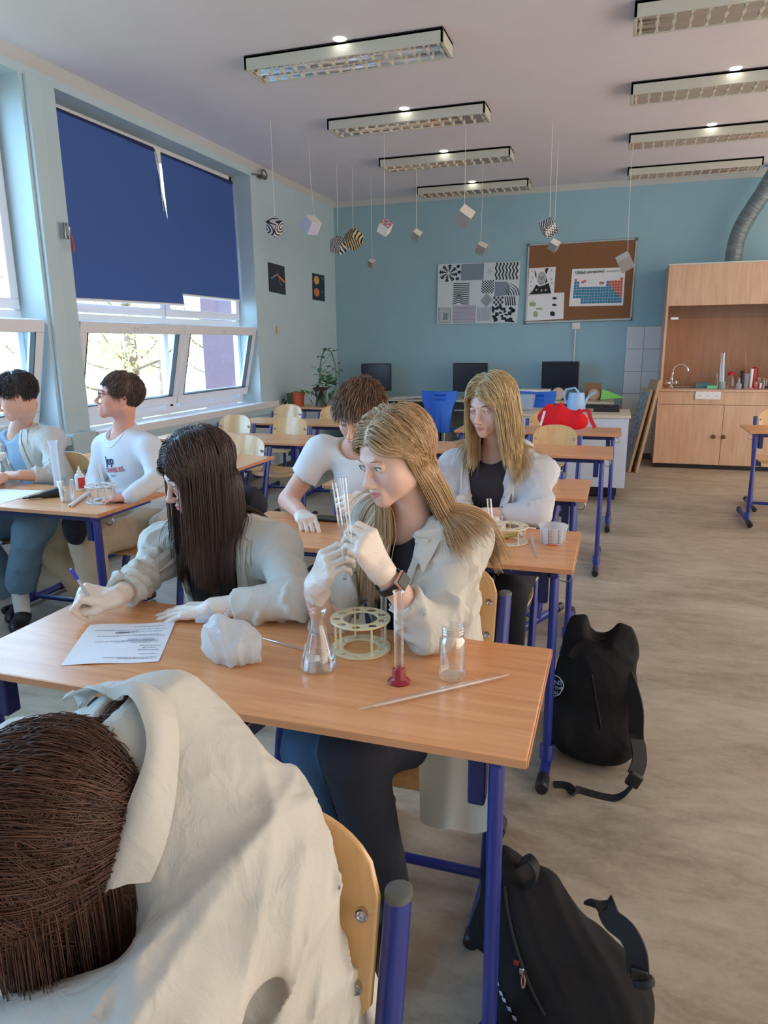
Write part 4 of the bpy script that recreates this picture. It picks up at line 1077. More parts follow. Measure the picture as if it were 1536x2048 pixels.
def head_prims(S, h, open_=.0048, male=False, mouth=0.0, thin=1.0, ears=True):
    R = h.R; s = h.sc
    def E(c, r, k, Rl=None, mode='u'): S.op(ell(h.p(c), A(r)*s, R if Rl is None else R@Rl), k*s, mode)
    def C(a, b_, ra, rb, k, mode='u'): S.op(cap(h.p(a), h.p(b_), ra*s, rb*s), k*s, mode)
    E((0, .014, .036), (.0745, .094, .080), .01)
    E((0, -.026, -.020), (.061*thin, .060, .082), .03)
    E((0, -.042, .032), (.055, .040, .040), .02)
    for q in (-1, 1):
        C((q*.050, .006, -.052), (q*.010, -.068, -.094), .016 if not male else .022, .013 if not male else .016, .03)
        E((q*.040, -.057, -.026), (.023, .022, .021), .02)
    for q in (-1, 1): E((q*.034, -.044, -.048), (.024, .026, .028), .025)
    E((0, -.074, -.094), (.0165, .015, .014), .018)
    C((-.024, -.0845, .0155), (.024, -.0845, .0155), .008, .008, .016)
    for q in (-1, 1):
        E((q*.0315, -.101, -.001), (.0165, .015, .0125), .012, mode='s')
        E((q*.0315, -.0775, 0), (.0142, .0142, .0142), .004)
        # lid crease and opening
        if open_ > 0: E((q*.0315, -.0925, -.0014), (.0128, .010, open_), .0018, mode='s')
        C((q*.019, -.0895, .0095), (q*.043, -.0845, .0085), .0022, .0018, .006)
    C((0, -.0865, .006), (0, -.109, -.036), .0062, .0085, .012)
    E((0, -.1105, -.0395), (.0092, .0092, .0088), .008)
    for q in (-1, 1):
        E((q*.0108, -.1015, -.0435), (.0068, .0095, .0065), .006)
        E((q*.0058, -.1065, -.0505), (.0032, .0048, .0035), .003, mode='s')
    E((0, -.0835, -.0685), (.027, .0135, .021), .014)
    up = .0028+mouth*.0; lo = -mouth*.008
    for q in (-1, 1):
        C((0, -.0985, -.0635), (q*.021, -.0885, -.0678), .0040, .0018, .003)
        C((0, -.0970, -.0735+lo), (q*.019, -.0880, -.0695+lo*.5), .0050, .0020, .003)
    C((-.019, -.0915, -.0683+lo*.3), (.019, -.0915, -.0683+lo*.3), .0009, .0009, .0018, 's')
    if mouth > 0: E((0, -.098, -.0685+lo*.5), (.013, .012, .0035*mouth+.001), .002, mode='s')
    else: C((0, -.101, -.0682), (0, -.096, -.0682), .0012, .0012, .002, 's'); C((-.014, -.0955, -.0683), (.014, -.0955, -.0683), .0013, .0013, .0018, 's')
    for q in ((-1, 1) if ears else ()):
        a = math.radians(q*18); Re = np.array([[math.cos(a), -math.sin(a), 0], [math.sin(a), math.cos(a), 0], [0, 0, 1]])
        E((q*.0755, .014, -.006), (.0065, .0175, .030), .006, Re)
        E((q*.0825, .012, -.003), (.0060, .0105, .018), .003, Re, 's')
        E((q*.0745, .006, -.030), (.0055, .008, .009), .005, Re)
def lips_fn(h):
    def f(C):
        L = h.loc(C); w = np.abs(L[:, 0]); t = np.clip(w/.0225, 0, 1)
        up = -.0605-.0045*t-.0008*np.exp(-(w/.003)**2); dn = -.0785+.0085*t**2
        return ((w < .0225) & (L[:, 2] < up) & (L[:, 2] > dn) & (L[:, 1] < -.082)).astype(int)
    return f
def eyeball_mesh(name, h, q, gaze, parent, mts):
    c = h.p((q*.0315, -.0775, 0)); g = nrm(h.d(gaze)); x = nrm(np.cross(g, (0.1, 0.2, 1))); y = np.cross(g, x)
    V = []; Q = []; mi = []; r = .0132*h.sc; an = [0.001, .12, .22, .36, .48, .54, .62, .8, 1.1, 1.5, 2.2, 3.1]; n = 20
    for a in an:
        rr = r*(1.03 if a < .5 else 1.0)
        for k in range(n):
            t = 2*math.pi*k/n; V.append(c+rr*(g*math.cos(a)+(x*math.cos(t)+y*math.sin(t))*math.sin(a)))
    for i in range(len(an)-1):
        for k in range(n): Q.append((i*n+k, i*n+(k+1) % n, (i+1)*n+(k+1) % n, (i+1)*n+k)); mi.append(0 if i < 2 else (1 if i < 5 else 2))
    o = np_mesh(name, np.array(V), np.array(Q), mts, parent); o.data.polygons.foreach_set('material_index', mi); return o

# ---- hands: local frame x towards the thumb side, y along the fingers, z out of the back of the hand
FING = [(.030, .086, (.042, .025, .020), .0085), (.010, .090, (.046, .029, .021), .0087), (-.010, .086, (.043, .027, .021), .0083), (-.028, .078, (.034, .020, .018), .0073)]
class Hand:
    def __init__(s, W_, along, back, left=True, curl=None, thumb=None, sc=1.0, spread=0.0, curls=None):
        y = nrm(along); z = A(back); z = nrm(z-y*(z@y)); x = np.cross(y, z)
        # for a left hand the thumb lies on +x when palm faces down and fingers point forward
        s.R = np.stack([x if left else -x, y, z], 1); s.W = A(W_); s.sc = sc; s.prims = []
        P = lambda v: s.W+s.R@(A(v)*sc)
        s.P = P
        for i, (fx, fy, ln, r) in enumerate(FING):
            k = P((fx, fy, 0)); s.prims.append((cap(P((fx*.45, .012, -.002)), k, .0135*sc, .0105*sc), .012))
            c = curls[i] if curls else curl; ang = 0; p = k; sp = spread*(fx/.03)
            for j, L in enumerate(ln):
                ang += math.radians(c[j]); d = A((math.sin(sp)*math.cos(ang), math.cos(sp)*math.cos(ang), -math.sin(ang)))
                q = p+s.R@(d*L*sc); r0 = (r-.0007*j)*sc; s.prims.append((cap(p, q, r0, r0-.0007*sc), .0035)); p = q
            if i == 0: s.tip = p
        s.prims.append((ell(P((.0, .045, -.004)), A((.036, .048, .0125))*sc, s.R), .012))
        s.prims.append((ell(P((.020, .030, -.012)), A((.016, .026, .013))*sc, s.R), .010))
        th = thumb or [(.018, .018, -.010), (.040, .045, -.018), (.046, .075, -.022), (.044, .098, -.022)]
        rr = [.0125, .0115, .0100, .0085]
        for j in range(3): s.prims.append((cap(P(th[j]), P(th[j+1]), rr[j]*sc, rr[j+1]*sc), .005))
        s.knuck = P((0, .086, .010))
    def bounds(s):
        lo = np.min([p[0][0] for p in s.prims], 0); hi = np.max([p[0][1] for p in s.prims], 0); return lo, hi
def grow(prim, e):
    lo, hi, f = prim; return lo-e, hi+e, (lambda X, Y, Z: f(X, Y, Z)-e)
def glove(parent, hd, forearm, m, h=.0024, cuff=.055, seed=1, rolled=False, flare=.008):
    # forearm: point towards the elbow
    lo, hi = hd.bounds(); d = nrm(A(forearm)-hd.W); e = hd.W+d*cuff
    lo = np.minimum(lo, e-.05)-.01; hi = np.maximum(hi, e+.05)+.01
    S = Sdf(lo, hi, h)
    for p, k in hd.prims: S.op(grow(p, .0012), k)
    S.op(cap(hd.W, e, .029*hd.sc, (.031+flare)*hd.sc), .02)
    S.op(cap(e+d*.02, e+d*.08, .06, .06), .002, 's')
    S.op(cap(hd.W+d*(cuff-.012), e+d*.05, (.028+flare)*hd.sc, (.029+flare)*hd.sc), .002, 's')
    S.wrinkle(folds(80, .0030, hd.R[:, 0], seed, 3), .010)
    V, Q = S.mesh(); return np_mesh('glove', V, Q, m, parent)

# ---- hair
def hair_mat(name, root, tip, rough=.38):
    m = bpy.data.materials.new(name); m.use_nodes = True; nt = m.node_tree; b = nt.nodes['Principled BSDF']
    at = nt.nodes.new('ShaderNodeAttribute'); at.attribute_name = 'rnd'; r = nt.nodes.new('ShaderNodeValToRGB')
    r.color_ramp.elements[0].color = root; r.color_ramp.elements[1].color = tip
    nt.links.new(at.outputs['Fac'], r.inputs[0]); nt.links.new(r.outputs[0], b.inputs['Base Color'])
    b.inputs['Roughness'].default_value = rough; b.inputs['Specular IOR Level'].default_value = .55
    return m
def dist_all(prims, P):
    X, Y, Z = P[:, 0], P[:, 1], P[:, 2]; return np.min([p[2](X, Y, Z) for p in prims], 0)
def grad(prims, P, e=.002):
    g = np.stack([dist_all(prims, P+A(d)*e)-dist_all(prims, P-A(d)*e) for d in np.eye(3)], 1)
    return g/np.maximum(np.linalg.norm(g, axis=1)[:, None], 1e-9)
HL = ([-.11, -.085, -.06, -.045, -.025, .0, .02, .045, .12], [.060, .058, .044, .018, .002, -.006, -.012, -.052, -.062])
def roots(h, N, rs, hl=HL, part_x=None):
    out = []
    while sum(len(o) for o in out) < N:
        v = rs.normal(size=(N*2, 3)); v /= np.linalg.norm(v, axis=1)[:, None]
        p = A((0, .014, .036))+v*A((.079, .099, .085)); z = np.interp(p[:, 1], *hl)
        out.append(p[p[:, 2] > z])
    return np.concatenate(out)[:N]
def strands(h, rt, dir0, n, ds, coll, grav=.1, gdir=(0, 0, -1), lay=(.002, .014), noise=.02, seed=0, width=.0016, attract=None, curl=0.0, lens=None, keep=1.0, stick=.35, stk=.55):
    rs = np.random.RandomState(seed); N = len(rt); P = h.O+(rt*h.sc)@h.R.T; d = dir0@h.R.T; d /= np.linalg.norm(d, axis=1)[:, None]
    lay_ = rs.uniform(lay[0], lay[1], N); G = A(gdir); G = G/np.linalg.norm(G); T = [P.copy()]; ph = rs.uniform(0, 6.28, N)
    nn = np.zeros((N, 3))
    for i in range(n-1):
        g = grav if np.isscalar(grav) else np.interp(i/(n-1), [0, .5, 1], grav)
        nn = nn*.8+rs.normal(size=(N, 3))*noise
        d = d*keep*(1-g)+G*g+nn*.3
        if curl: d = d+curl*np.stack([np.sin(ph+i*.9), np.cos(ph+i*.9), np.sin(ph*2+i*.7)], 1)
        if attract is not None: d = d+attract(P, i/(n-1))
        d /= np.linalg.norm(d, axis=1)[:, None]
        L = ds if lens is None else (lens/(n-1))[:, None]
        Pn = P+d*L
        for _ in range(2):
            dd = dist_all(coll, Pn); m = dd < lay_*min(1, .75+i*.08)
            if m.any():
                gr = grad(coll, Pn[m]); Pn[m] += gr*((lay_*min(1, .75+i*.08))[m]-dd[m])[:, None]
        if i/(n-1) < stick:
            dd = dist_all(coll, Pn); m = dd > lay_
            if m.any():
                gr = grad(coll, Pn[m]); Pn[m] -= gr*((dd[m]-lay_[m])*stk*(1-i/(n-1)/stick*.6))[:, None]
        d = Pn-P; d /= np.maximum(np.linalg.norm(d, axis=1)[:, None], 1e-9); P = Pn; T.append(P.copy())
    return np.stack(T, 1)
def tubes(T, width, seed=0, taper=.35, k=3, flat=1.0):
    rs = np.random.RandomState(seed); N, n, _ = T.shape
    t = np.gradient(T, axis=1); t /= np.maximum(np.linalg.norm(t, axis=2)[..., None], 1e-9)
    up = rs.normal(size=(N, 1, 3)); x = np.cross(t, np.broadcast_to(up, t.shape)); x /= np.maximum(np.linalg.norm(x, axis=2)[..., None], 1e-9); y = np.cross(t, x)
    w = np.interp(np.arange(n)/(n-1), [0, .15, .7, 1], [.8, 1, .85, taper])[None, :, None]*(width*rs.uniform(.7, 1.2, N))[:, None, None]*.5
    V = np.stack([T+w*(x*math.cos(a)+flat*y*math.sin(a)) for a in np.arange(k)*2*math.pi/k], 2)
    base = (np.arange(N)[:, None, None]*n+np.arange(n-1)[None, :, None])*k+np.arange(k)[None, None, :]
    nx_ = (np.arange(N)[:, None, None]*n+np.arange(n-1)[None, :, None])*k+((np.arange(k)+1) % k)[None, None, :]
    Q = np.stack([base, nx_, nx_+k, base+k], -1).reshape(-1, 4)
    att = np.repeat(np.clip(rs.beta(2, 2, N), 0, 1), n*k)
    return V.reshape(-1, 3), Q, att
def hair_part(parent, Ts, m, width, seed=0, capmesh=None, taper=.35, name='hair'):
    Vs, Qs, As = [], [], []; off = 0
    for i, T in enumerate(Ts):
        w = width[i] if isinstance(width, (list, tuple)) else width
        V, Q, a = tubes(T, w, seed+i, taper); Vs.append(V); Qs.append(Q+off); As.append(a); off += len(V)
    if capmesh is not None:
        V, Q = capmesh; Vs.append(V); Qs.append(Q+off); As.append(np.random.RandomState(3).uniform(.0, .5, len(V)))
    return np_mesh(name, np.concatenate(Vs), np.concatenate(Qs), m, parent, attr=np.concatenate(As))
def hair_cap(h, hl=HL, e=.006, res=.004, extra=()):
    s = h.sc; c = h.p((0, .014, .036)); S = Sdf(c-.14, c+.14, res)
    S.op(ell(c, A((.0745+e, .094+e, .080+e))*s, h.R), .001)
    for p in extra: S.op(p, .02)
    # carve the face and neck side away below the hairline
    ys, zs = hl; pts = [(y, z-.004) for y, z in zip(ys, zs)]
    R2 = np.stack([h.R[:, 1], h.R[:, 0], h.R[:, 2]], 1)
    poly_ = [(-.3*s, -.3*s)]+[(-.3*s, pts[0][1]*s)]+[(y*s, z*s) for y, z in pts]+[(.3*s, pts[-1][1]*s), (.3*s, -.3*s)]
    S.op(wedge(h.O, R2, poly_, -.3, .3), .004, 's')
    return S.mesh()

# ---- bodies and clothes
class Torso:
    def __init__(s, pel, neck, SL, SR):
        s.pel, s.neck, s.SL, s.SR = A(pel), A(neck), A(SL), A(SR)
        z = nrm(s.neck-s.pel); x = s.SL-s.SR; x = nrm(x-z*(x@z)); y = np.cross(z, x); s.R = np.stack([x, y, z], 1); s.L = np.linalg.norm(s.neck-s.pel)
    def p(s, v): # x across, y back, z: 0 pelvis .. 1 neck base
        return s.pel+s.R@A((v[0], v[1], v[2]*s.L))
def torso_prims(T, e=0.0, w=1.0, belly=0.0):
    P = []; sh = np.linalg.norm(T.SL-T.SR)/2
    P.append((ell(T.p((0, .0, .05)), A((.165*w+e, .125+e, .13+e)), T.R), .05))
    P.append((ell(T.p((0, -.01, .35)), A((.135*w+e, .100+e+belly, .17+e)), T.R), .06))
    P.append((ell(T.p((0, -.005, .68)), A((min(.155, sh*.93)*w+e, .105+e, .17+e)), T.R), .06))
    for S_ in (T.SL, T.SR):
        P.append((cap(T.p((0, .005, .93)), S_, .050+e, .048+e), .05))
    return P
def arm_prims(S_, E, W_, e=0.0, es=0.0, male=False):
    r = (.047, .038, .037, .0265) if not male else (.050, .041, .040, .029)
    return [(cap(S_, E, r[0]+e, r[1]+e), .03), (cap(E, W_, r[2]+e, r[3]+e+es), .02)]
def bvh_of(V, Q): return BVHTree.FromPolygons([tuple(v) for v in V], [tuple(int(i) for i in q) for q in Q])
class Surf: # clothing surface seen from the front of the torso
    def __init__(s, T, V, Q, d=None): s.T = T; s.b = bvh_of(V, Q); s.d = A(d) if d is not None else T.R[:, 1]
    def at(s, x, z, off=.002, y0=-.45):
        o = s.T.p((x, 0, z))-s.d*.45; hit = s.b.ray_cast(Vector(o), Vector(s.d), 1.0)
        for _ in range(5):
            if hit[0] is None or (A(hit[0])-s.T.pel)@s.T.R[:, 1] > -.175: break
            hit = s.b.ray_cast(hit[0]+Vector(s.d)*.004, Vector(s.d), 1.0)
        if hit[0] is None: return Vector(o+s.d*.33), Vector(-s.d)
        n = hit[1] if hit[1].dot(Vector(-s.d)) > 0 else -hit[1]
        return hit[0]+n*off, n
    def ray(s, o, d, off=.002):
        hit = s.b.ray_cast(Vector(o), Vector(d).normalized(), 3.0)
        if hit[0] is None: return None
        n = hit[1]; n = n if n.dot(Vector(d)) < 0 else -n; return hit[0]+n*off
def strip(sf, pa, pb, n=24, m=5, off=.004, th=.003, wav=0.0):
    # cloth strip on the surface between two poly-lines given in (x, z) of the torso front
    def ip(pl, t):
        t = t*(len(pl)-1); i = min(int(t), len(pl)-2); f = t-i; return (pl[i][0]*(1-f)+pl[i+1][0]*f, pl[i][1]*(1-f)+pl[i+1][1]*f)
    rows = []
    for i in range(n+1):
        a = ip(pa, i/n); b_ = ip(pb, i/n); r = []
        for j in range(m+1):
            t = j/m; p, nn = sf.at(a[0]*(1-t)+b_[0]*t, a[1]*(1-t)+b_[1]*t, off+wav*math.sin(i*.9+j))
            r.append(tuple(p))
        rows.append(r)
    return MB().sheet(rows, th)
def person(label, loc): return thing('person', label, 'person', loc)
def air(h, w=.040): return ell(h.p((0, -.120, -.050)), A((w, .070, .080))*h.sc, h.R)
def col_prims(h, T, e=0): # collision shapes for hair
    P = [ell(h.p((0, .014, .036)), A((.0785, .098, .084))*h.sc, h.R), ell(h.p((0, -.042, .034)), A((.060, .046, .044))*h.sc, h.R), ell(h.p((0, -.026, -.020)), A((.062, .062, .084))*h.sc, h.R)]
    if T is not None:
        P += [cap(h.p((0, .03, -.06)), T.neck, .058, .062)] + [p[0] for p in torso_prims(T, .022+e)]
    return P
M_skin = mat('light_skin', srgb(232, 192, 174), .48, sss=.12, noise=(14, .05, (1, 1, 1)))
M_skin2 = mat('warm_skin', srgb(224, 172, 148), .5, sss=.12, noise=(14, .06, (1, 1, 1)))
M_lips = mat('lips', srgb(214, 150, 142), .42, sss=.1); M_lips2 = mat('rose_lips', srgb(208, 136, 132), .42, sss=.1)
M_sclera = mat('eye_white', srgb(226, 226, 228), .2); M_iris = mat('grey_green_iris', srgb(84, 98, 96), .2); M_pupil = mat('pupil', srgb(12, 12, 14), .1)
M_iris2 = mat('brown_iris', srgb(84, 60, 44), .2)
M_glove = mat('latex_glove', srgb(238, 224, 211), .36, sss=.08, bump=(70, .7, .003, (1, 1, 2)))
EYES = [M_pupil, M_iris, M_sclera]; EYES2 = [M_pupil, M_iris2, M_sclera]
def cloth(name, c, s1=30, st=.5, rough=.85, stretch=(1, 1, .5), weave=True):
    m = mat(name, c, rough, spec=.25); nt = m.node_tree; b = nt.nodes['Principled BSDF']
    tc = nt.nodes.new('ShaderNodeTexCoord'); mp = nt.nodes.new('ShaderNodeMapping'); mp.inputs['Scale'].default_value = stretch
    n = nt.nodes.new('ShaderNodeTexNoise'); n.inputs['Scale'].default_value = s1; n.inputs['Detail'].default_value = 5; n.inputs['Distortion'].default_value = 1.2
    n2 = nt.nodes.new('ShaderNodeTexNoise'); n2.inputs['Scale'].default_value = 600; n2.inputs['Detail'].default_value = 2
    bp = nt.nodes.new('ShaderNodeBump'); bp.inputs['Strength'].default_value = st; bp.inputs['Distance'].default_value = .006
    b2 = nt.nodes.new('ShaderNodeBump'); b2.inputs['Strength'].default_value = .25; b2.inputs['Distance'].default_value = .001
    nt.links.new(tc.outputs['Object'], mp.inputs[0]); nt.links.new(mp.outputs[0], n.inputs['Vector']); nt.links.new(tc.outputs['Object'], n2.inputs['Vector'])
    nt.links.new(n.outputs[0], bp.inputs['Height']); nt.links.new(n2.outputs[0], b2.inputs['Height']); nt.links.new(bp.outputs[0], b2.inputs['Normal'])
    nt.links.new(b2.outputs[0], b.inputs['Normal']); return m
M_coat = cloth('white_coat_cotton', srgb(206, 204, 196), 22, .8)
M_coat2 = cloth('white_coat_linen', srgb(210, 208, 200), 22, .8)
M_tee = cloth('black_tee', srgb(38, 38, 46), 14, .3); M_wtee = cloth('white_tee', srgb(226, 226, 226), 10, .35)
M_hood = cloth('grey_marl_fleece', srgb(206, 208, 214), 12, .3); M_denimdk = cloth('dark_denim', srgb(44, 46, 56), 25, .4)
M_denim = cloth('blue_denim', srgb(66, 96, 130), 40, .4); M_beigec = cloth('beige_cotton', srgb(190, 170, 144), 12, .4)
M_button = mat('button', srgb(222, 218, 204), .35)
def brow(parent, h, m, r=.0022):
    for q in (-1, 1):
        pts = [h.p(v) for v in ((q*.014, -.0925, .0165), (q*.024, -.0935, .0200), (q*.036, -.0885, .0205), (q*.046, -.0790, .0165))]
        part('eyebrow', MB().tube([tuple(p) for p in pts], [r*.8*h.sc, r*h.sc, r*h.sc, r*.4*h.sc], 6, flat=.8), m, parent)
def lashes(parent, h, m, z=.0048):
    z -= .0010
    for q in (-1, 1):
        pts = []
        for a in np.linspace(-1, 1, 9):
            x = a*.0122; zz = z*math.sqrt(max(0, 1-a*a)); y = -.0775-math.sqrt(max(0, .0144**2-x*x-zz*zz))-.0004
            pts.append(tuple(h.p((q*.0315+x, y, zz))))
        part('lash_line', MB().tube(pts, .0011*h.sc, 5), m, parent)
M_brow_d = mat('dark_brow_hair', srgb(70, 52, 44), .8); M_brow_b = mat('fair_brow_hair', srgb(160, 116, 88), .8); M_lash = mat('dark_lashes', srgb(40, 30, 28), .7)
def collar(parent, T, sf, m, ctr, yaw, r_in=.060, r_out=.100, up=.035, down=-.045, span=150, tipdrop=.05, name='collar'):
    # turned-down shirt collar around the neck base
    R = T.R; rows = [[], [], [], [], []]
    n = 36
    for i in range(n+1):
        a = math.radians(-span+2*span*i/n)
        d = R[:, 0]*math.sin(a)-R[:, 1]*math.cos(a); f = abs(i/n*2-1)
        # a=0 would be the front; leave a gap there, ends at +-(180-span)
    return None

def make_body(root, h, T, arms, hands, skin, lips, lo, hi, open_=.005, male=False, mouth=0, res=.0021, tor=-.012, coarse=.010, handres=None, thin=1.06, bare=(False, False), ears=True):
    dense = [(h.O-.135, h.O+.135, res)]
    if handres:
        for i, H_ in enumerate(hands):
            if bare[i]: a, b_ = H_.bounds(); dense.append((a-.01, b_+.01, handres))
    S = Sdf(lo, hi, coarse, dense)
    head_prims(S, h, open_, male, mouth, thin, ears)
    S.op(cap(h.p((0, .030, -.055)), T.neck, .047 if not male else .052, .054), .03)
    for p, k in torso_prims(T, tor): S.op(p, k)
    for (a, b_, c_) in arms:
        for p, k in arm_prims(a, b_, c_, -.001, 0, male): S.op(p, k)
    for i, H_ in enumerate(hands):
        if H_ is None: continue
        for p, k in H_.prims: S.op(p if bare[i] else grow(p, -.002), k)
    V, Q = S.mesh(); return np_mesh('body', V, Q, [skin, lips], root, matfn=lips_fn(h))
def make_shirt(root, T, lo, hi, m, e=.008, arms=(), ra=.058, frac=.55, neck_r=.078, neck_c=(0, -.035, 1.06), h=.006, name='t_shirt', wr=.004, seed=3, w=1.0, extra=None, neck_op=True):
    S = Sdf(lo-.03, hi+.03, h)
    for p, k in torso_prims(T, e, w): S.op(p, k)
    if neck_op: S.op(cap(T.p((0, .0, .85)), T.p((0, .01, .99)), .075, .068), .03)
    for (a, b_, c_) in arms:
        d = b_-a; S.op(cap(a, a+d*frac, ra+.004, ra), .035)
        dn = nrm(d); S.op(cap(a+d*frac+dn*.03, a+d*frac+dn*.10, .08, .08), .003, 's')
    S.op(ell(T.p(neck_c), (neck_r, neck_r+.008, .078), T.R), .005, 's')
    if extra: extra(S)
    S.wrinkle(folds(20, wr, T.R[:, 2], seed), .02)
    V, Q = S.mesh(); o = np_mesh(name, V, Q, m, root); return o, V, Q
def make_coat(root, T, arms, lo, hi, m, open_poly, e=.029, h=.0058, name='coat', wr=(.015, .005), seed=5, frac=(.8, .8), r=(.066, .054, .047), neck_r=.085, w=1.02, skirt=None, cutr=.078):
    S = Sdf(lo-.06, hi+.07, h)
    for p, k in torso_prims(T, e, w): S.op(p, k)
    if skirt: skirt(S)
    if open_poly: S.op(wedge(T.pel, T.R, [(x, z*T.L) for x, z in open_poly], -.4, -.02), .006, 's')
    S.op(ell(T.p((0, -.02, 1.10)), (neck_r, neck_r+.01, .10), T.R), .006, 's')
    for i, (a, b_, c_) in enumerate(arms):
        S.op(cap(a, b_, r[0], r[1]), .035); S.op(cap(b_, b_+(c_-b_)*frac[i], r[1], r[2]), .02)
        d = nrm(c_-b_); e_ = b_+(c_-b_)*frac[i]
        S.op(cap(e_+d*(.030-.078+cutr), e_+d*.13, cutr, cutr), .003, 's'); S.op(cap(e_-d*.02, e_+d*.06, r[2]-.010, r[2]-.006), .003, 's')
        # gathered folds at the elbow
        rn = random.Random(seed+i); sd = nrm(np.cross(b_-a, c_-b_)+1e-4)
        for k in range(5):
            t = -.09+.045*k; ax_ = nrm(b_-a) if t < 0 else d; c0 = b_+ax_*abs(t)*(-1 if t < 0 else 1); rr = r[1]+.002
            pts = []
            u = nrm(np.cross(ax_, sd)); a0 = rn.uniform(0, 6.28)
            for q in range(7):
                an = a0+q*.45; pts.append(c0+(u*math.cos(an)+sd*math.sin(an))*rr+ax_*(.018*math.sin(q*.8)))
            for q in range(6): S.op(cap(pts[q], pts[q+1], .006, .006), .014)
    S.wrinkle(folds(25, wr[0]*1.35, T.R[:, 2]*.6+T.R[:, 0]*.5, seed, 2.2), .035); S.wrinkle(folds(52, wr[1]*1.5, (.3, .2, 1), seed+3, 2.5), .02)
    V, Q = S.mesh(); o = np_mesh(name, V, Q, m, root); return o, Surf(T, V, Q)
def leaf_collar(coat, sf, T, m, side, name='collar', big=1.0):
    def onc(x, y, z, off=.008):
        o = sf.b.find_nearest(Vector(T.p((x, y, z)))); return A(o[0]+o[1]*off)
    s_ = side
    ins = [onc(s_*.088, -.08, .90), onc(s_*.088, -.05, .97), onc(s_*.085, .0, 1.02), onc(s_*.06, .06, 1.03), onc(0, .08, 1.03)]
    ous = [onc(s_*(.10+.030*big), -.10, .88-.03*big), onc(s_*(.105+.030*big), -.05, .93), onc(s_*.125, .03, .97), onc(s_*.09, .11, .95), onc(0, .13, .94)]
    rows = [[tuple(A(a)*(1-t)+A(b_)*t+A((0, 0, .012))*math.sin(t*3.1)) for t in np.linspace(0, 1, 6)] for a, b_ in zip(ins, ous)]
    # densify along the collar
    R2 = []
    for i in range(len(rows)-1):
        for k in range(4): R2.append([tuple(A(p)*(1-k/4)+A(q)*k/4) for p, q in zip(rows[i], rows[i+1])])
    R2.append(rows[-1]); part(name, MB().sheet(R2, .003), m, coat)
def button(sf, x, z, parent, m=None, r=.0085):
    p, n = sf.at(x, z, .006); q = Vector((0, 0, 1)).rotation_difference(n).to_matrix()
    part('button', MB().lathe([(.001, .0015), (r*.6, .0015), (r*.88, .0025), (r, .001), (r, -.001)], p, 14, q), m or M_button, parent)
def make_legs(root, hips, knees, feet, m, r=(.088, .066, .052), seed=11, h=.008, hem=True, shoes=None, socks=None, toe=(0, -1), matfn=None, extra=None, wr=.008):
    hips = [A(x) for x in hips]; knees = [A(x) for x in knees]; feet = [A(x) for x in feet]
    al = np.array(hips+knees+feet); lo = al.min(0)-.14; hi = al.max(0)+.16; lo[2] = max(lo[2], .005)
    S = Sdf(lo, hi, h); S.op(ell((hips[0]+hips[1])/2+A((0, .02, .02)), (.18, .14, .12)), .03)
    for a, b_, c_ in zip(hips, knees, feet):
        S.op(cap(a, b_, r[0], r[1]), .03); S.op(cap(b_, c_, r[1], r[2]), .02)
        if hem: d = nrm(c_-b_); S.op(cap(c_+d*.012, c_+d*.12, .1, .1), .003, 's')
    if extra: extra(S)
    S.wrinkle(folds(26, wr*1.4, (0, .5, 1), seed, 2.2), .025)
    V, Q = S.mesh(); np_mesh('trousers', V, Q, m, root, matfn=matfn)
    for f in feet:
        t = nrm((toe[0], toe[1], 0)); an = A((f[0], f[1], .10)); fr = np.stack([np.cross(t, (0, 0, 1)), t, A((0, 0, 1))], 1)
        if socks: S = Sdf(an-.12, an+.14, .006); S.op(cap(an-A((0, 0, .03)), an+(f-an)*1.0+A((0, 0, .04)), .040, .044), .01); V, Q = S.mesh(); np_mesh('sock', V, Q, socks, root)
        S = Sdf(an-A((.27, .27, .12)), an+A((.27, .27, .06)), .006); S.op(ell(an-A((0, 0, .045)), (.040, .052, .05), fr), .02); S.op(ell(an+t*.09-A((0, 0, .060)), (.045, .10, .038), fr), .03)
        S.op(rbox((an[0], an[1], -.03), (.4, .4, .035), .001), .003, 's'); V, Q = S.mesh(); np_mesh('shoe', V, Q, shoes or M_black, root)

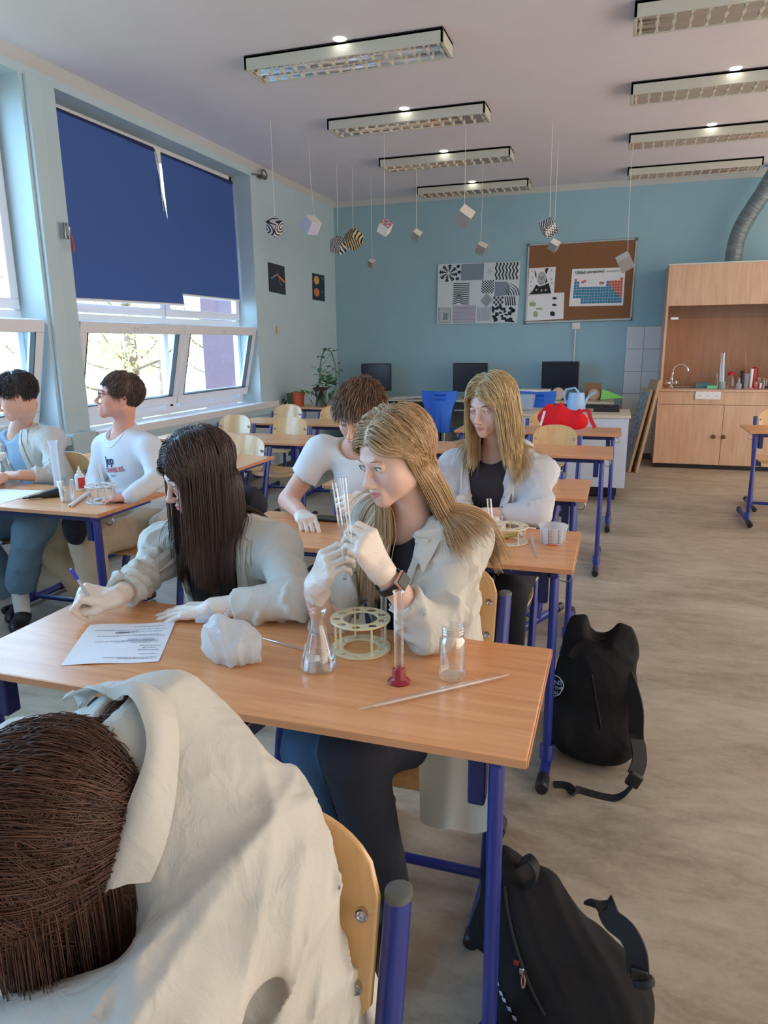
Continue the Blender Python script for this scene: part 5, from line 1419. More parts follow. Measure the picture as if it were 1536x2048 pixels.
# ================================================================== girl with the glass tubes (front desk, right seat)
def ZV(p): return A(tuple(p))
def bnds(*pts, m=.16):
    P = np.array([A(p) for p in pts]); return P.min(0)-m, P.max(0)+m
def girl_tubes():
    eyes = ZV(AY(742, 935, 1.53)); h = head_from_eyes(eyes, (-.52, -.855), 15, 3, .92)
    SL = ZV(AY(926, 1082, 1.67)); neck = ZV(AY(822, 1040, 1.69)); SR = ZV(AY(752, 1038, 1.86))
    T = Torso((-.42, 1.78, .52), neck, SL, SR)
    EL = ZV(AY(868, 1268, 1.50)); WL = ZV(AY(768, 1150, 1.41)); ER = ZV(AY(656, 1262, 1.55)); WR = ZV(AY(628, 1182, 1.47))
    root = person('blonde girl in an open white coat and black T-shirt holding glass tubes in gloved hands', (-.43, 1.62, 0))
    kL = ZV(AY(722, 1068, 1.37)); HL_ = Hand(WL+(kL-WL)*.10, kL-WL, CR*.45+CU*.35-FW*.9, left=True, sc=.98,
        curls=[(60, 58, 30), (62, 62, 34), (64, 62, 34), (62, 60, 30)], thumb=[(.018, .015, -.012), (.034, .045, -.034), (.026, .068, -.050), (.012, .078, -.058)])
    kR = ZV(AY(668, 1098, 1.42)); HR_ = Hand(WR+(kR-WR)*.10, kR-WR, -CR*.55-FW*.75+CU*.25, left=False, sc=1.0,
        curls=[(50, 60, 30), (54, 62, 34), (56, 62, 34), (56, 60, 30)], thumb=[(.018, .015, -.012), (.030, .045, -.036), (.016, .066, -.050), (.0, .074, -.056)])
    lo, hi = bnds(h.O, SL, SR, WR, WL, T.pel, m=.16); lo[2] = .45
    arms = [(SL, EL, WL), (SR, ER, WR)]
    make_body(root, h, T, arms, (HL_, HR_), M_skin, M_lips2, lo, hi, .0066, ears=False)
    for q in (-1, 1): eyeball_mesh('eye', h, q, (-.42, -.86, -.05), root, EYES)
    brow(root, h, M_brow_b, .0019); lashes(root, h, M_lash, .0064)
    make_shirt(root, T, lo, hi, M_tee)
    coat, sf = make_coat(root, T, arms, lo, hi, M_coat, [(.035, -.1), (.045, .5), (.070, .86), (.095, 1.2), (-.11, 1.2), (-.085, .86), (-.075, .5), (-.09, -.1)], frac=(.88, .50), r=(.066, .056, .048))
    part('placket', strip(sf, [(.078, 1.00), (.066, .8), (.052, .55), (.05, .2)], [(.112, .98), (.096, .8), (.082, .55), (.08, .2)], 26, 4, .003, .003), M_coat, coat)
    part('placket', strip(sf, [(-.108, .98), (-.10, .8), (-.092, .55), (-.09, .25)], [(-.136, .96), (-.128, .8), (-.12, .55), (-.118, .25)], 26, 4, .003, .003), M_coat, coat)
    part('pocket', strip(sf, [(.100, .60), (.100, .36)], [(.165, .62), (.165, .38)], 10, 8, .003, .003), M_coat, coat)
    for z in (.66, .44): button(sf, .078, z, coat)
    leaf_collar(coat, sf, T, M_coat, 1); leaf_collar(coat, sf, T, M_coat, -1)
    glove(root, HL_, EL, M_glove, .0023, .050, 3, flare=.003); glove(root, HR_, ER, M_glove, .0023, .062, 4, flare=.010)
    knL = ZV(AY(705, 1502, 1.27)); knR = ZV(AY(628, 1490, 1.33))
    hips = ((-.33, 1.66, .53), (-.50, 1.74, .53))
    make_legs(root, hips, (knL, knR), ((knL[0]+.03, 1.42, .10), (knR[0]-.02, 1.46, .10)), [M_denimdk, M_denim], r=(.10, .074, .06), matfn=lambda C: (C[:, 0] < knR[0]+.045).astype(int))
    rows = []
    for i in range(25):
        a = i/24; r = []
        for j in range(37):
            b_ = j/36; px = 836+(140+20*a)*b_+6*a; py = 1490+(186-34*(1-b_)**2-20*b_*b_)*a+3*math.sin(b_*11)*a
            Y = 1.39-.06*b_+.022*math.sin(b_*10+a*1.5)*(.3+.7*a)
            r.append(tuple(AY(px, py, Y)))
        rows.append(r)
    part('coat_tail', MB().sheet(rows, .003), translucent('white_coat_single_layer', srgb(222, 220, 212), .35, .8), root)
    # wrist watch
    d = nrm(WL-EL); c0 = WL-d*.024
    zz = nrm(-FW*.8+CU*.5+CR*.25); zz = nrm(zz-d*(zz@d)); xx = np.cross(d, zz); Rw = Matrix(np.stack([d, xx, zz], 1).tolist())
    w_ = part('watch', MB().box(c0+zz*.037, (.034, .040, .010), Rw), mat('rose_gold', srgb(214, 176, 158), .3, metal=.5), root, bevel=.005, seg=4)
    part('watch_screen', MB().box(c0+zz*.0425, (.029, .034, .003), Rw), mat('black_glass', srgb(30, 32, 36), .08), w_, bevel=.003, seg=3)
    rr = []
    for t in np.linspace(0, 2*math.pi, 33):
        e = c0+(xx*math.cos(t)+zz*math.sin(t))*(.0330); rr.append([tuple(e+d*.009), tuple(e-d*.009)])
    part('watch_strap', MB().sheet(rr, .0022), M_black, w_)
    rs = np.random.RandomState(5); rt = roots(h, 6800, rs)
    sx_ = np.sign(rt[:, 0]+.0001+.004); N = len(rt)
    d0 = np.stack([sx_*(.75+.2*rs.rand(N)), .30+.25*rs.rand(N), -.25-0*rt[:, 0]], 1)
    fr = rt[:, 1] < -.01; d0[fr] = np.stack([sx_[fr]*.95, .02+.30*rs.rand(fr.sum()), -.12+0*rt[fr, 0]], 1)
    back = rt[:, 1] > .05; d0[back] = A((0, .3, -1))+rs.normal(size=(back.sum(), 3))*.1+np.stack([sx_[back]*.4, 0*sx_[back], 0*sx_[back]], 1)
    coll = col_prims(h, T, .006)+[cap(SL, EL, .068, .058), air(h, .046)]
    bk = T.R[:, 1]; lf = T.R[:, 0]
    def att(P, t):
        L = h.loc(P); a = np.zeros_like(P); m = (L[:, 0] > -.01)[:, None]
        a += np.where(m, bk*(.16 if t > .25 else .05)+lf*.03, -bk*.02)
        fc = ((L[:, 1] < -.045) & (L[:, 2] < .055) & (L[:, 2] > -.13))[:, None]; a += np.where(fc, h.R[:, 1]*.5+h.R[:, 0]*np.sign(L[:, :1])*.15, 0)
        return a
    ln = rs.uniform(.38, .47, N)
    T1 = strands(h, rt, d0, 36, None, coll, (.12, .30, .34), (0, 0, -1), (.003, .016), .008, 6, attract=att, lens=ln, stick=.5, stk=.7)
    hair_part(root, [T1], hair_mat('dark_blonde_hair', srgb(160, 120, 84), srgb(232, 198, 152), .33), .0021, 7, hair_cap(h))
    return root, h, T, HL_, HR_
G3 = girl_tubes()

# ================================================================== dark-haired girl writing (front desk, left seat)
def girl_writing():
    eyes = ZV(AY(345, 968, 1.60)); h = head_from_eyes(eyes, (-.64, -.77), 20, 0, .93)
    SL = ZV(AY(552, 1098, 1.72)); SR = ZV(AY(330, 1085, 1.76)); neck = ZV(AY(446, 1052, 1.75))
    T = Torso((-1.02, 1.84, .52), neck, SL, SR)
    EL = ZV(AY(592, 1196, 1.56)); WL = ZV(AZ(428, 1216, .795)); ER = ZV(AY(282, 1158, 1.60)); WR = ZV(AZ(232, 1196, .812))
    root = person('dark long-haired girl in an open white coat writing with a blue pen', (-1.05, 1.68, 0))
    HL_ = Hand(WL, ZV(AZ(372, 1222, .782))-WL, (0.1, -.1, 1), left=True, sc=.97, curls=[(8, 6, 4), (5, 6, 4), (6, 6, 4), (10, 8, 6)], spread=.10,
               thumb=[(.018, .018, -.008), (.036, .040, -.010), (.042, .066, -.010), (.040, .088, -.012)])
    HR_ = Hand(WR, ZV(AZ(184, 1188, .832))-WR, (-.1, -.45, 1), left=False, sc=.97, curls=[(70, 72, 20), (84, 84, 40), (88, 86, 44), (90, 84, 44)],
               thumb=[(.018, .015, -.012), (.036, .044, -.026), (.030, .068, -.038), (.018, .086, -.046)])
    lo, hi = bnds(h.O, SL, SR, WR, WL, EL, T.pel, m=.15); lo[2] = .45
    arms = [(SL, EL, WL), (SR, ER, WR)]
    make_body(root, h, T, arms, (HL_, HR_), M_skin, M_lips, lo, hi, .0022, res=.0025, ears=False)
    for q in (-1, 1): eyeball_mesh('eye', h, q, h.d((0, -.8, -.6)), root, EYES2)
    brow(root, h, M_brow_d, .0023); lashes(root, h, M_lash, .0024)
    make_shirt(root, T, lo, hi, M_tee, seed=8)
    coat, sf = make_coat(root, T, arms, lo, hi, M_coat2, [(.075, -.1), (.080, .5), (.085, .86), (.095, 1.2), (-.11, 1.2), (-.10, .86), (-.10, .5), (-.12, -.1)], seed=15, frac=(.92, .98))
    part('placket', strip(sf, [(.10, 1.00), (.088, .8), (.084, .55), (.08, .2)], [(.135, .98), (.118, .8), (.114, .55), (.11, .2)], 26, 4, .003, .003), M_coat2, coat)
    part('placket', strip(sf, [(-.112, .98), (-.108, .8), (-.106, .55), (-.11, .2)], [(-.14, .96), (-.136, .8), (-.134, .55), (-.138, .2)], 26, 4, .003, .003), M_coat2, coat)
    part('pocket', strip(sf, [(.122, .60), (.122, .30)], [(.175, .60), (.175, .32)], 10, 8, .003, .003), M_coat2, coat)
    for z in (.50, .30): button(sf, .098, z, coat)
    leaf_collar(coat, sf, T, M_coat2, 1, big=1.4); leaf_collar(coat, sf, T, M_coat2, -1)
    # black hood behind the neck
    c = ZV(AY(488, 1000, 1.84)); S = Sdf(c-.18, c+.18, .006); S.op(ell(c+A((.0, .0, -.01)), (.075, .06, .055)), .01); S.op(ell(c+A((-.05, -.03, -.05)), (.08, .07, .07)), .03)
    S.wrinkle(folds(30, .008, (1, 0, 0), 4), .02); V, Q = S.mesh(); np_mesh('hood', V, Q, cloth('black_fleece', srgb(44, 46, 54), 12, .3), root)
    glove(root, HL_, EL, M_glove, .0025, .11, 13, flare=.001); glove(root, HR_, ER, M_glove, .0025, .085, 14, flare=.002)
    make_legs(root, ((-.92, 1.72, .53), (-1.10, 1.72, .53)), ((-.90, 1.30, .56), (-1.14, 1.30, .56)), ((-.88, 1.42, .1), (-1.12, 1.45, .1)), M_denimdk)
    rs = np.random.RandomState(15); rt = roots(h, 6400, rs); N = len(rt); sx_ = np.sign(rt[:, 0]+.0001)
    d0 = np.stack([sx_*(.8+.2*rs.rand(N)), .05+.2*rs.rand(N), -.35+0*rt[:, 0]], 1)
    fr = rt[:, 1] < -.03; d0[fr] = np.stack([sx_[fr]*.95, -.05+.15*rs.rand(fr.sum()), -.12+0*rt[fr, 0]], 1)
    back = rt[:, 1] > .05; d0[back] = A((0, .3, -1))+rs.normal(size=(back.sum(), 3))*.08+np.stack([sx_[back]*.6, 0*sx_[back], 0*sx_[back]], 1)
    coll = col_prims(h, T, .004)+[cap(SL, EL, .066, .056), air(h, .046), ell(h.p((.0, -.02, -.01)), A((.064, .07, .085))*.93, h.R)]
    fwd = A((-.0, -.0, 0))
    def att(P, t):
        L = h.loc(P); a = np.zeros_like(P)
        a += fwd*(.05 if t > .15 else 0)
        fc = ((L[:, 1] < -.03) & (np.abs(L[:, 0]) < .062) & (L[:, 2] < .05) & (L[:, 2] > -.12))[:, None]; a += np.where(fc, h.R[:, 0]*np.sign(L[:, :1])*.5, 0)
        return a
    ln = rs.uniform(.30, .36, N)+np.where(rt[:, 1] < .0, .035, 0)
    T1 = strands(h, rt, d0, 34, None, coll, (.18, .40, .5), (0, 0, -1), (.003, .016), .006, 16, attract=att, lens=ln, stick=.35, stk=.7)
    hair_part(root, [T1], hair_mat('dark_brown_hair', srgb(50, 38, 36), srgb(106, 84, 76), .32), .0021, 17, hair_cap(h))
    return root, h, T, HL_, HR_
G2 = girl_writing()
# blue ball pen in her hand
def pen():
    tip = AZ(208, 1236, .764); top = AY(141, 1138, 1.36)
    a = V3(tip); b_ = V3(top); d = (b_-a).normalized()
    a = b_-d*.145
    t = thing('ball_pen', 'clear ball pen with a blue end cap held in the writing gloved hand', 'pen', a)
    part('barrel', MB().tube([a+d*.012, b_-d*.022], .0040, 10), mat('clear_pen_plastic', srgb(190, 192, 206), .15), t)
    part('refill_tip', MB().tube([a, a+d*.014], [.0008, .0036], 8), M_steel, t)
    part('end_cap', MB().tube([b_-d*.034, b_-d*.006, b_], [.0048, .0048, .0034], 10), mat('blue_pen_cap', srgb(52, 62, 206), .3), t)
pen()

# ================================================================== boy in the white T-shirt (second row)
def short_hair(root, h, N, ln, m, d_fn, seed, width=.0026, lay=(.004, .022), hl=HL, grav=.06, noise=.05, curl=0.0, n=9, e=.010, stick=0.0):
    rs = np.random.RandomState(seed); rt = roots(h, N, rs, hl); d0 = d_fn(rt, rs)
    L = ln(rt, rs); coll = col_prims(h, None)
    T1 = strands(h, rt, d0, n, None, coll, grav, (0, 0, -1), lay, noise, seed, lens=L, curl=curl, stick=stick, stk=.4)
    return hair_part(root, [T1], m, width, seed, hair_cap(h, hl, e), taper=.2)
HLb = ([-.11, -.085, -.05, -.03, -.01, .005, .02, .03, .05, .12], [.056, .054, .038, .018, .010, .012, .012, -.010, -.058, -.064])
def boy_tee():
    eyes = ZV(AY(702, 850, 2.44)); h = head_from_eyes(eyes, (-.15, -.99), 24, -4, .97)
    SR = ZV(AY(642, 903, 2.70)); SL = ZV(AY(772, 918, 2.72)); neck = ZV(AY(716, 890, 2.72))
    T = Torso((-.93, 2.86, .52), neck, SL, SR)
    ER = ZV(AY(577, 1000, 2.67)); WR = ZV(AZ(603, 1028, .805)); EL = ZV(AY(790, 1010, 2.60)); WL = ZV(AY(742, 1000, 2.36))
    root = person('boy in a white T-shirt with tousled brown hair looking down at his desk', (-.95, 2.8, 0))
    HR_ = Hand(WR, ZV(AZ(622, 1048, .800))-WR, (.0, -.2, 1), left=False, sc=1.0, curls=[(30, 35, 20), (52, 50, 26), (58, 52, 28), (60, 52, 28)],
               thumb=[(.018, .018, -.012), (.036, .044, -.026), (.034, .066, -.034), (.024, .084, -.036)])
    HL_ = Hand(WL, ZV(AY(700, 1008, 2.33))-WL, CR*.2+CU*.2-FW, left=True, sc=1.0, curls=[(40, 60, 30), (46, 60, 30), (52, 60, 30), (58, 60, 30)],
               thumb=[(.018, .018, -.010), (.036, .044, -.026), (.030, .070, -.036), (.020, .088, -.042)])
    lo, hi = bnds(h.O, SL, SR, WR, WL, EL, ER, T.pel, m=.15); lo[2] = .45
    arms = [(SL, EL, WL), (SR, ER, WR)]
    make_body(root, h, T, arms, (HL_, HR_), M_skin2, M_lips2, lo, hi, .002, male=True, res=.003, coarse=.008)
    brow(root, h, M_brow_d, .0028); lashes(root, h, M_lash, .002)
    make_shirt(root, T, lo, hi, M_wtee, e=.014, arms=arms, ra=.062, frac=.62, neck_r=.072, wr=.010, h=.0065)
    glove(root, HR_, ER, M_glove, .003, .022, 23, flare=.006); glove(root, HL_, EL, M_glove, .003, .05, 24)
    def df(rt, rs): 
        N = len(rt); d = rt-A((0, .06, .05)); d /= np.linalg.norm(d, axis=1)[:, None]; d += A((0, -.9, .25))*(rt[:, 1:2] < .05)+rs.normal(size=(N, 3))*.22; return d
    short_hair(root, h, 3600, lambda rt, rs: np.where(rt[:, 1] > .04, .025, .062)*rs.uniform(.6, 1.1, len(rt)), hair_mat('tousled_brown_hair', srgb(84, 62, 48), srgb(160, 124, 96), .5), df, 31, .0032, (.004, .018), HLb, .14, .03, .05, 9, stick=.5)
    make_legs(root, ((-.85, 2.86, .53), (-1.03, 2.86, .53)), ((-.82, 2.42, .56), (-1.06, 2.42, .56)), ((-.82, 2.5, .1), (-1.06, 2.5, .1)), M_denimdk, h=.010)
    return HL_
B4 = boy_tee()

# ================================================================== girl in the grey hoodie
def girl_hoodie():
    eyes = ZV(AY(959, 822, 2.68)); h = head_from_eyes(eyes, (-.40, -.915), 10, 2, .95)
    SR = ZV(AY(914, 930, 2.90)); SL = ZV(AY(1078, 950, 2.84)); neck = ZV(AY(990, 900, 2.86))
    T = Torso((-.44, 2.96, .52), neck, SL, SR)
    ER = ZV(AY(892, 1010, 2.80)); WR = ZV(AZ(950, 1032, .80)); EL = ZV(AY(1076, 1030, 2.74)); WL = ZV(AZ(972, 1028, .80))
    root = person('blonde girl in an open light grey hoodie and black top looking down', (-.46, 2.9, 0))
    HL_ = Hand(WL, A((-1, -.15, -.05)), (0, -.1, 1), left=True, sc=.95, curls=[(30, 40, 20)]*4); HR_ = Hand(WR, A((.9, -.5, -.05)), (0, -.1, 1), left=False, sc=.95, curls=[(30, 40, 20)]*4)
    lo, hi = bnds(h.O, SL, SR, WR, WL, EL, ER, T.pel, m=.15); lo[2] = .45; arms = [(SL, EL, WL), (SR, ER, WR)]
    make_body(root, h, T, arms, (HL_, HR_), M_skin, M_lips2, lo, hi, .0034, res=.0028, ears=False)
    for q in (-1, 1): eyeball_mesh('eye', h, q, h.d((0, -.85, -.5)), root, EYES)
    brow(root, h, mat('brown_brow_hair', srgb(122, 90, 70), .8), .0022); lashes(root, h, M_lash, .003)
    make_shirt(root, T, lo, hi, cloth('charcoal_top', srgb(58, 54, 60), 12, .3), e=.009, neck_r=.070)
    glove(root, HL_, EL, M_glove, .0035, .04, 33); glove(root, HR_, ER, M_glove, .0035, .04, 34)
    coat, sf = make_coat(root, T, arms, lo, hi, M_hood, [(.0, -.1), (.0, .32), (.055, .70), (.10, 1.2), (-.10, 1.2), (-.075, .80), (-.03, .34), (-.0, .3), (-.004, -.1)], e=.032, seed=45, name='hoodie', frac=(.93, .93), r=(.066, .058, .046), h=.007, wr=(.020, .003))
    part('hoodie_edge', strip(sf, [(.085, 1.02), (.06, .76), (.012, .36)], [(.135, 1.0), (.105, .76), (.04, .36)], 20, 4, .004, .008), M_hood, coat)
    part('hoodie_edge', strip(sf, [(-.09, 1.0), (-.075, .80), (-.03, .36)], [(-.135, .98), (-.115, .80), (-.06, .36)], 20, 4, .004, .008), M_hood, coat)
    part('zip', strip(sf, [(-.006, .34), (-.006, .0)], [(.006, .34), (.006, .0)], 8, 1, .003, .003), M_steel, coat)
    for s_, z1 in ((1, .30), (-1, .42)):
        pts = [tuple(sf.at(s_*.105, z, .008)[0]) for z in np.linspace(.93, z1, 12)]; part('drawstring', MB().tube(pts, .0035, 7), M_white, coat)
    # hood folded behind the neck
    c = T.p((.0, .09, .97)); S = Sdf(c-.22, c+.22, .007); S.op(ell(c, (.135, .055, .05), T.R), .01); S.op(ell(T.p((.10, .02, .98)), (.05, .07, .035), T.R), .03); S.op(ell(T.p((-.10, .02, .98)), (.05, .07, .035), T.R), .03)
    S.op(cap(T.p((0, -.02, .9)), T.p((0, -.02, 1.2)), .062, .065), .01, 's'); S.wrinkle(folds(22, .01, (1, 0, 0), 4), .02); V, Q = S.mesh(); np_mesh('hood', V, Q, M_hood, coat)
    make_legs(root, ((-.35, 2.92, .53), (-.53, 2.92, .53)), ((-.33, 2.50, .55), (-.58, 2.45, .56)), ((-.34, 2.62, .1), (-.56, 2.55, .1)), cloth('black_trousers', srgb(36, 36, 42), 20, .3), h=.010)
    rs = np.random.RandomState(25); rt = roots(h, 4200, rs); N = len(rt); sx_ = np.sign(rt[:, 0]+.012)
    d0 = np.stack([sx_*(.75+.2*rs.rand(N)), .10+.2*rs.rand(N), -.2+0*rt[:, 0]], 1)
    back = rt[:, 1] > .05; d0[back] = A((0, .3, -1))+rs.normal(size=(back.sum(), 3))*.1+np.stack([sx_[back]*.5, 0*sx_[back], 0*sx_[back]], 1)
    coll = col_prims(h, T, .010)+[cap(SL, EL, .068, .058), air(h, .046)]
    def att(P, t):
        L = h.loc(P); a = np.zeros_like(P); a += np.where((L[:, 0] > 0)[:, None], h.R[:, 0]*.06, 0)
        fc = ((L[:, 1] < -.05) & (np.abs(L[:, 0]) < .06) & (L[:, 2] < .055) & (L[:, 2] > -.12))[:, None]; return a+np.where(fc, h.R[:, 0]*np.sign(L[:, :1])*.5+h.R[:, 1]*.2, 0)
    T1 = strands(h, rt, d0, 30, None, coll, (.14, .30, .30), (0, 0, -1), (.003, .022), .016, 26, attract=att, lens=rs.uniform(.24, .33, N), stick=.4, stk=.6)
    hair_part(root, [T1], hair_mat('light_blonde_hair', srgb(170, 136, 92), srgb(240, 214, 164), .34), .0030, 27, hair_cap(h))
girl_hoodie()

# ================================================================== boy with glasses
def print_on(sf, T, s, size, x, z, m, name, parent, bold=0.0, sx=1.0):
    mb = text_mb(s, size, .0002, (0, 0, 0), None, bold, sx); vs = []
    for v in mb.v:
        p, n = sf.at(x+v[0], z+v[1]/T.L, .003+v[2]); vs.append(tuple(p))
    mb.v = vs; return part(name, mb, m, parent, smooth=0)
def boy_glasses():
    eye = ZV(AY(203, 789, 3.02)); h = head_from_eyes(eye+A((-.012, .02, 0)), (-.74, -.67), -10, 0, 1.02)
    SR = ZV(AY(212, 893, 3.20)); SL = ZV(AY(300, 897, 3.10)); neck = ZV(AY(246, 862, 3.16))
    T = Torso((-2.40, 3.22, .50), neck, SL, SR)
    EL = ZV(AY(312, 958, 3.02)); WL = ZV(AZ(262, 992, .79)); ER = ZV(AY(190, 962, 3.10)); WR = A((-2.50, 2.90, .66))
    root = person('boy with glasses in a white printed long-sleeved shirt and beige trousers looking left', (-2.38, 3.12, 0))
    HL_ = Hand(WL, A((-.8, -.4, -.05)), (0, -.1, 1), left=True, sc=.95, curls=[(20, 30, 20)]*4); HR_ = Hand(WR, A((-.2, -.6, -.6)), (-.3, -.6, .6), left=False, sc=.95, curls=[(30, 40, 20)]*4)
    lo, hi = bnds(h.O, SL, SR, WR, WL, EL, ER, T.pel, m=.15); lo[2] = .45; arms = [(SL, EL, WL), (SR, ER, WR)]
    make_body(root, h, T, arms, (HL_, HR_), mat('rosy_skin', srgb(226, 164, 142), .5, sss=.12, noise=(14, .08, (1, 1, 1))), M_lips2, lo, hi, .004, male=True, mouth=.6, res=.003, bare=(True, False), handres=.004)
    for q in (-1, 1): eyeball_mesh('eye', h, q, h.d((0, -1, .0)), root, EYES2)
    brow(root, h, M_brow_d, .0026)
    shirt, V, Q = make_shirt(root, T, lo, hi, cloth('white_jersey', srgb(222, 226, 232), 8, .35), e=.020, neck_r=.074, wr=.012, h=.0075, name='long_sleeved_shirt',
        extra=lambda S: [S.op(cap(SL, EL, .064, .052), .035), S.op(cap(EL, EL+(WL-EL)*1.0, .052, .042), .02), S.op(cap(SR, ER, .064, .052), .035), S.op(cap(ER, WR, .052, .042), .02)])
    sf = Surf(T, V, Q)
    part('neckband', MB().tube([tuple(A(sf.b.find_nearest(Vector(T.p((.077*math.sin(a), -.035-.086*math.cos(a), 1.0-.10*math.cos(a)))))[0])) for a in np.linspace(-2.6, 2.6, 26)], .0045, 6), M_white, shirt)
    print_on(sf, T, 'Jep', .062, -.02, .76, mat('navy_print_ink', srgb(38, 62, 84), .7), 'dark_lettering', shirt, .0012)
    print_on(sf, T, 'CHARLES', .034, -.005, .665, mat('red_print_ink', srgb(204, 92, 104), .7), 'red_lettering', shirt, .0008, 1.15)
    print_on(sf, T, 'Marine', .018, -.015, .61, M_ink, 'small_lettering', shirt)
    # glasses
    fr = mat('brown_glasses_frame', srgb(112, 76, 62), .35)
    g = None
    for q in (-1, 1):
        ring = [h.p((q*.0335+.0225*math.cos(a), -.103+.004*abs(math.cos(a)), -.004+.0195*math.sin(a))) for a in np.linspace(0, 6.28, 25)[:-1]]
        o = part('glasses_rim', MB().tube([tuple(p) for p in ring], .0015, 6, closed=True), fr, root); g = g or o
        mb = MB(); mb.add([tuple(p) for p in ring], [tuple(range(24))]); part('lens', mb, thin_glass('lens_glass', (.93, .95, 1, 1), .3, .08), o)
        part('glasses_arm', MB().tube([tuple(h.p(v)) for v in ((q*.056, -.100, .004), (q*.070, -.06, .006), (q*.079, .0, .004), (q*.078, .022, -.010))], .0018, 6), fr, root)
    part('glasses_bridge', MB().tube([tuple(h.p(v)) for v in ((-.012, -.103, .002), (0, -.107, .006), (.012, -.103, .002))], .0015, 6), fr, root)
    def df(rt, rs):
        N = len(rt); d = np.stack([rt[:, 0]*4, -.55+0*rt[:, 0], -.35+0*rt[:, 0]], 1)
        b_ = rt[:, 1] > .03; d[b_] = A((0, .25, -1)); return d+rs.normal(size=(N, 3))*.14
    short_hair(root, h, 3000, lambda rt, rs: np.where((rt[:, 1] > .06) & (rt[:, 2] < .05), .045, np.where(rt[:, 1] < -.05, .026, .058))*rs.uniform(.6, 1.0, len(rt)), hair_mat('brown_hair', srgb(66, 50, 46), srgb(120, 94, 82), .42), df, 41, .0030, (.003, .010), HLb, .12, .02, 0, 9, stick=.8)
    make_legs(root, ((-2.32, 3.16, .52), (-2.48, 3.16, .52)), (ZV(AY(172, 1085, 2.72)), ZV(AY(80, 1075, 2.78))), (A((-2.40, 2.75, .10)), A((-2.62, 2.98, .09))), M_beigec, r=(.098, .082, .072), h=.009, seed=51, toe=(-.5, -1), wr=.012)
    # white coat lying round his hips
    S = Sdf((-2.66, 2.88, .36), (-2.10, 3.36, .74), .008); S.op(cap((-2.20, 3.0, .56), (-2.18, 3.22, .60), .06, .08), .03); S.op(cap((-2.19, 3.02, .54), (-2.16, 3.10, .42), .05, .03), .03)
    S.wrinkle(folds(26, .014, (0, .3, 1), 52), .02); V, Q = S.mesh(); np_mesh('draped_coat', V, Q, M_coat, root)
boy_glasses()

# ================================================================== boy at the left edge
def boy_edge():
    h = head_from_eyes(ZV(AY(2, 803, 2.98)), (-.80, -.60), 18, 0, 1.0)
    SL = ZV(AY(104, 880, 3.12)); SR = ZV(AY(-40, 885, 3.20)); neck = ZV(AY(38, 862, 3.16)); T = Torso((-2.98, 3.26, .50), neck, SL, SR)
    EL = ZV(AY(112, 952, 3.02)); WL = ZV(AZ(42, 950, .81)); ER = SR+A((-.02, -.14, -.22)); WR = ZV(AZ(5, 955, .81))
    root = person('dark-haired boy in a white coat over a pale blue shirt at the left edge', (-2.98, 3.14, 0))
    HL_ = Hand(WL, A((-.9, -.3, 0)), (0, -.3, 1), left=True, sc=1, curls=[(25, 30, 20)]*4); HR_ = Hand(WR, A((-.3, -.8, 0)), (0, -.3, 1), left=False, sc=1, curls=[(25, 30, 20)]*4)
    lo, hi = bnds(h.O, SL, SR, WR, WL, EL, ER, T.pel, m=.15); lo[2] = .45; arms = [(SL, EL, WL), (SR, ER, WR)]
    make_body(root, h, T, arms, (HL_, HR_), M_skin2, M_lips, lo, hi, .003, male=True, res=.0032, bare=(True, True), handres=.004)
    for q in (-1, 1): eyeball_mesh('eye', h, q, h.d((0, -.9, -.4)), root, EYES2)
    brow(root, h, M_brow_d, .0026)
    make_shirt(root, T, lo, hi, cloth('pale_blue_jersey', srgb(150, 176, 198), 8, .3), e=.010, neck_r=.072, h=.008)
    coat, sf = make_coat(root, T, arms, lo, hi, M_coat2, [(.05, -.1), (.05, .5), (.07, .86), (.095, 1.2), (-.11, 1.2), (-.085, .86), (-.075, .5), (-.09, -.1)], seed=65, h=.0075, frac=(.92, .9), wr=(.014, .004))
    leaf_collar(coat, sf, T, M_coat2, 1, big=1.2); leaf_collar(coat, sf, T, M_coat2, -1)
    part('placket', strip(sf, [(.072, .98), (.06, .55), (.06, .2)], [(.105, .98), (.09, .55), (.09, .2)], 20, 4, .003, .003), M_coat2, coat)
    button(sf, .075, .40, coat, mat('dark_button', srgb(120, 116, 112), .4), .010)
    def df(rt, rs):
        N = len(rt); d = np.stack([rt[:, 0]*3, -.6+0*rt[:, 0], -.1+0*rt[:, 0]], 1); b_ = rt[:, 1] > .03; d[b_] = A((0, .3, -.8)); return d+rs.normal(size=(N, 3))*.25
    short_hair(root, h, 2600, lambda rt, rs: np.where((rt[:, 1] > .05) & (rt[:, 2] < .05), .03, np.where(rt[:, 1] < -.05, .036, .05))*rs.uniform(.6, 1.0, len(rt)), hair_mat('dark_hair', srgb(40, 34, 38), srgb(86, 70, 66), .42), df, 61, .0032, (.003, .014), HLb, .10, .03, .02, 9, stick=.9)
    make_legs(root, ((-2.90, 3.2, .53), (-3.06, 3.2, .53)), (ZV(AY(62, 1060, 2.68)), ZV(AY(-60, 1060, 2.7))), (ZV(AY(40, 1185, 2.80)), A((-3.1, 2.9, .10))), cloth('washed_denim', srgb(112, 140, 162), 30, .3), r=(.100, .088, .080), h=.009, seed=71, socks=M_white, toe=(.6, -1))
boy_edge()

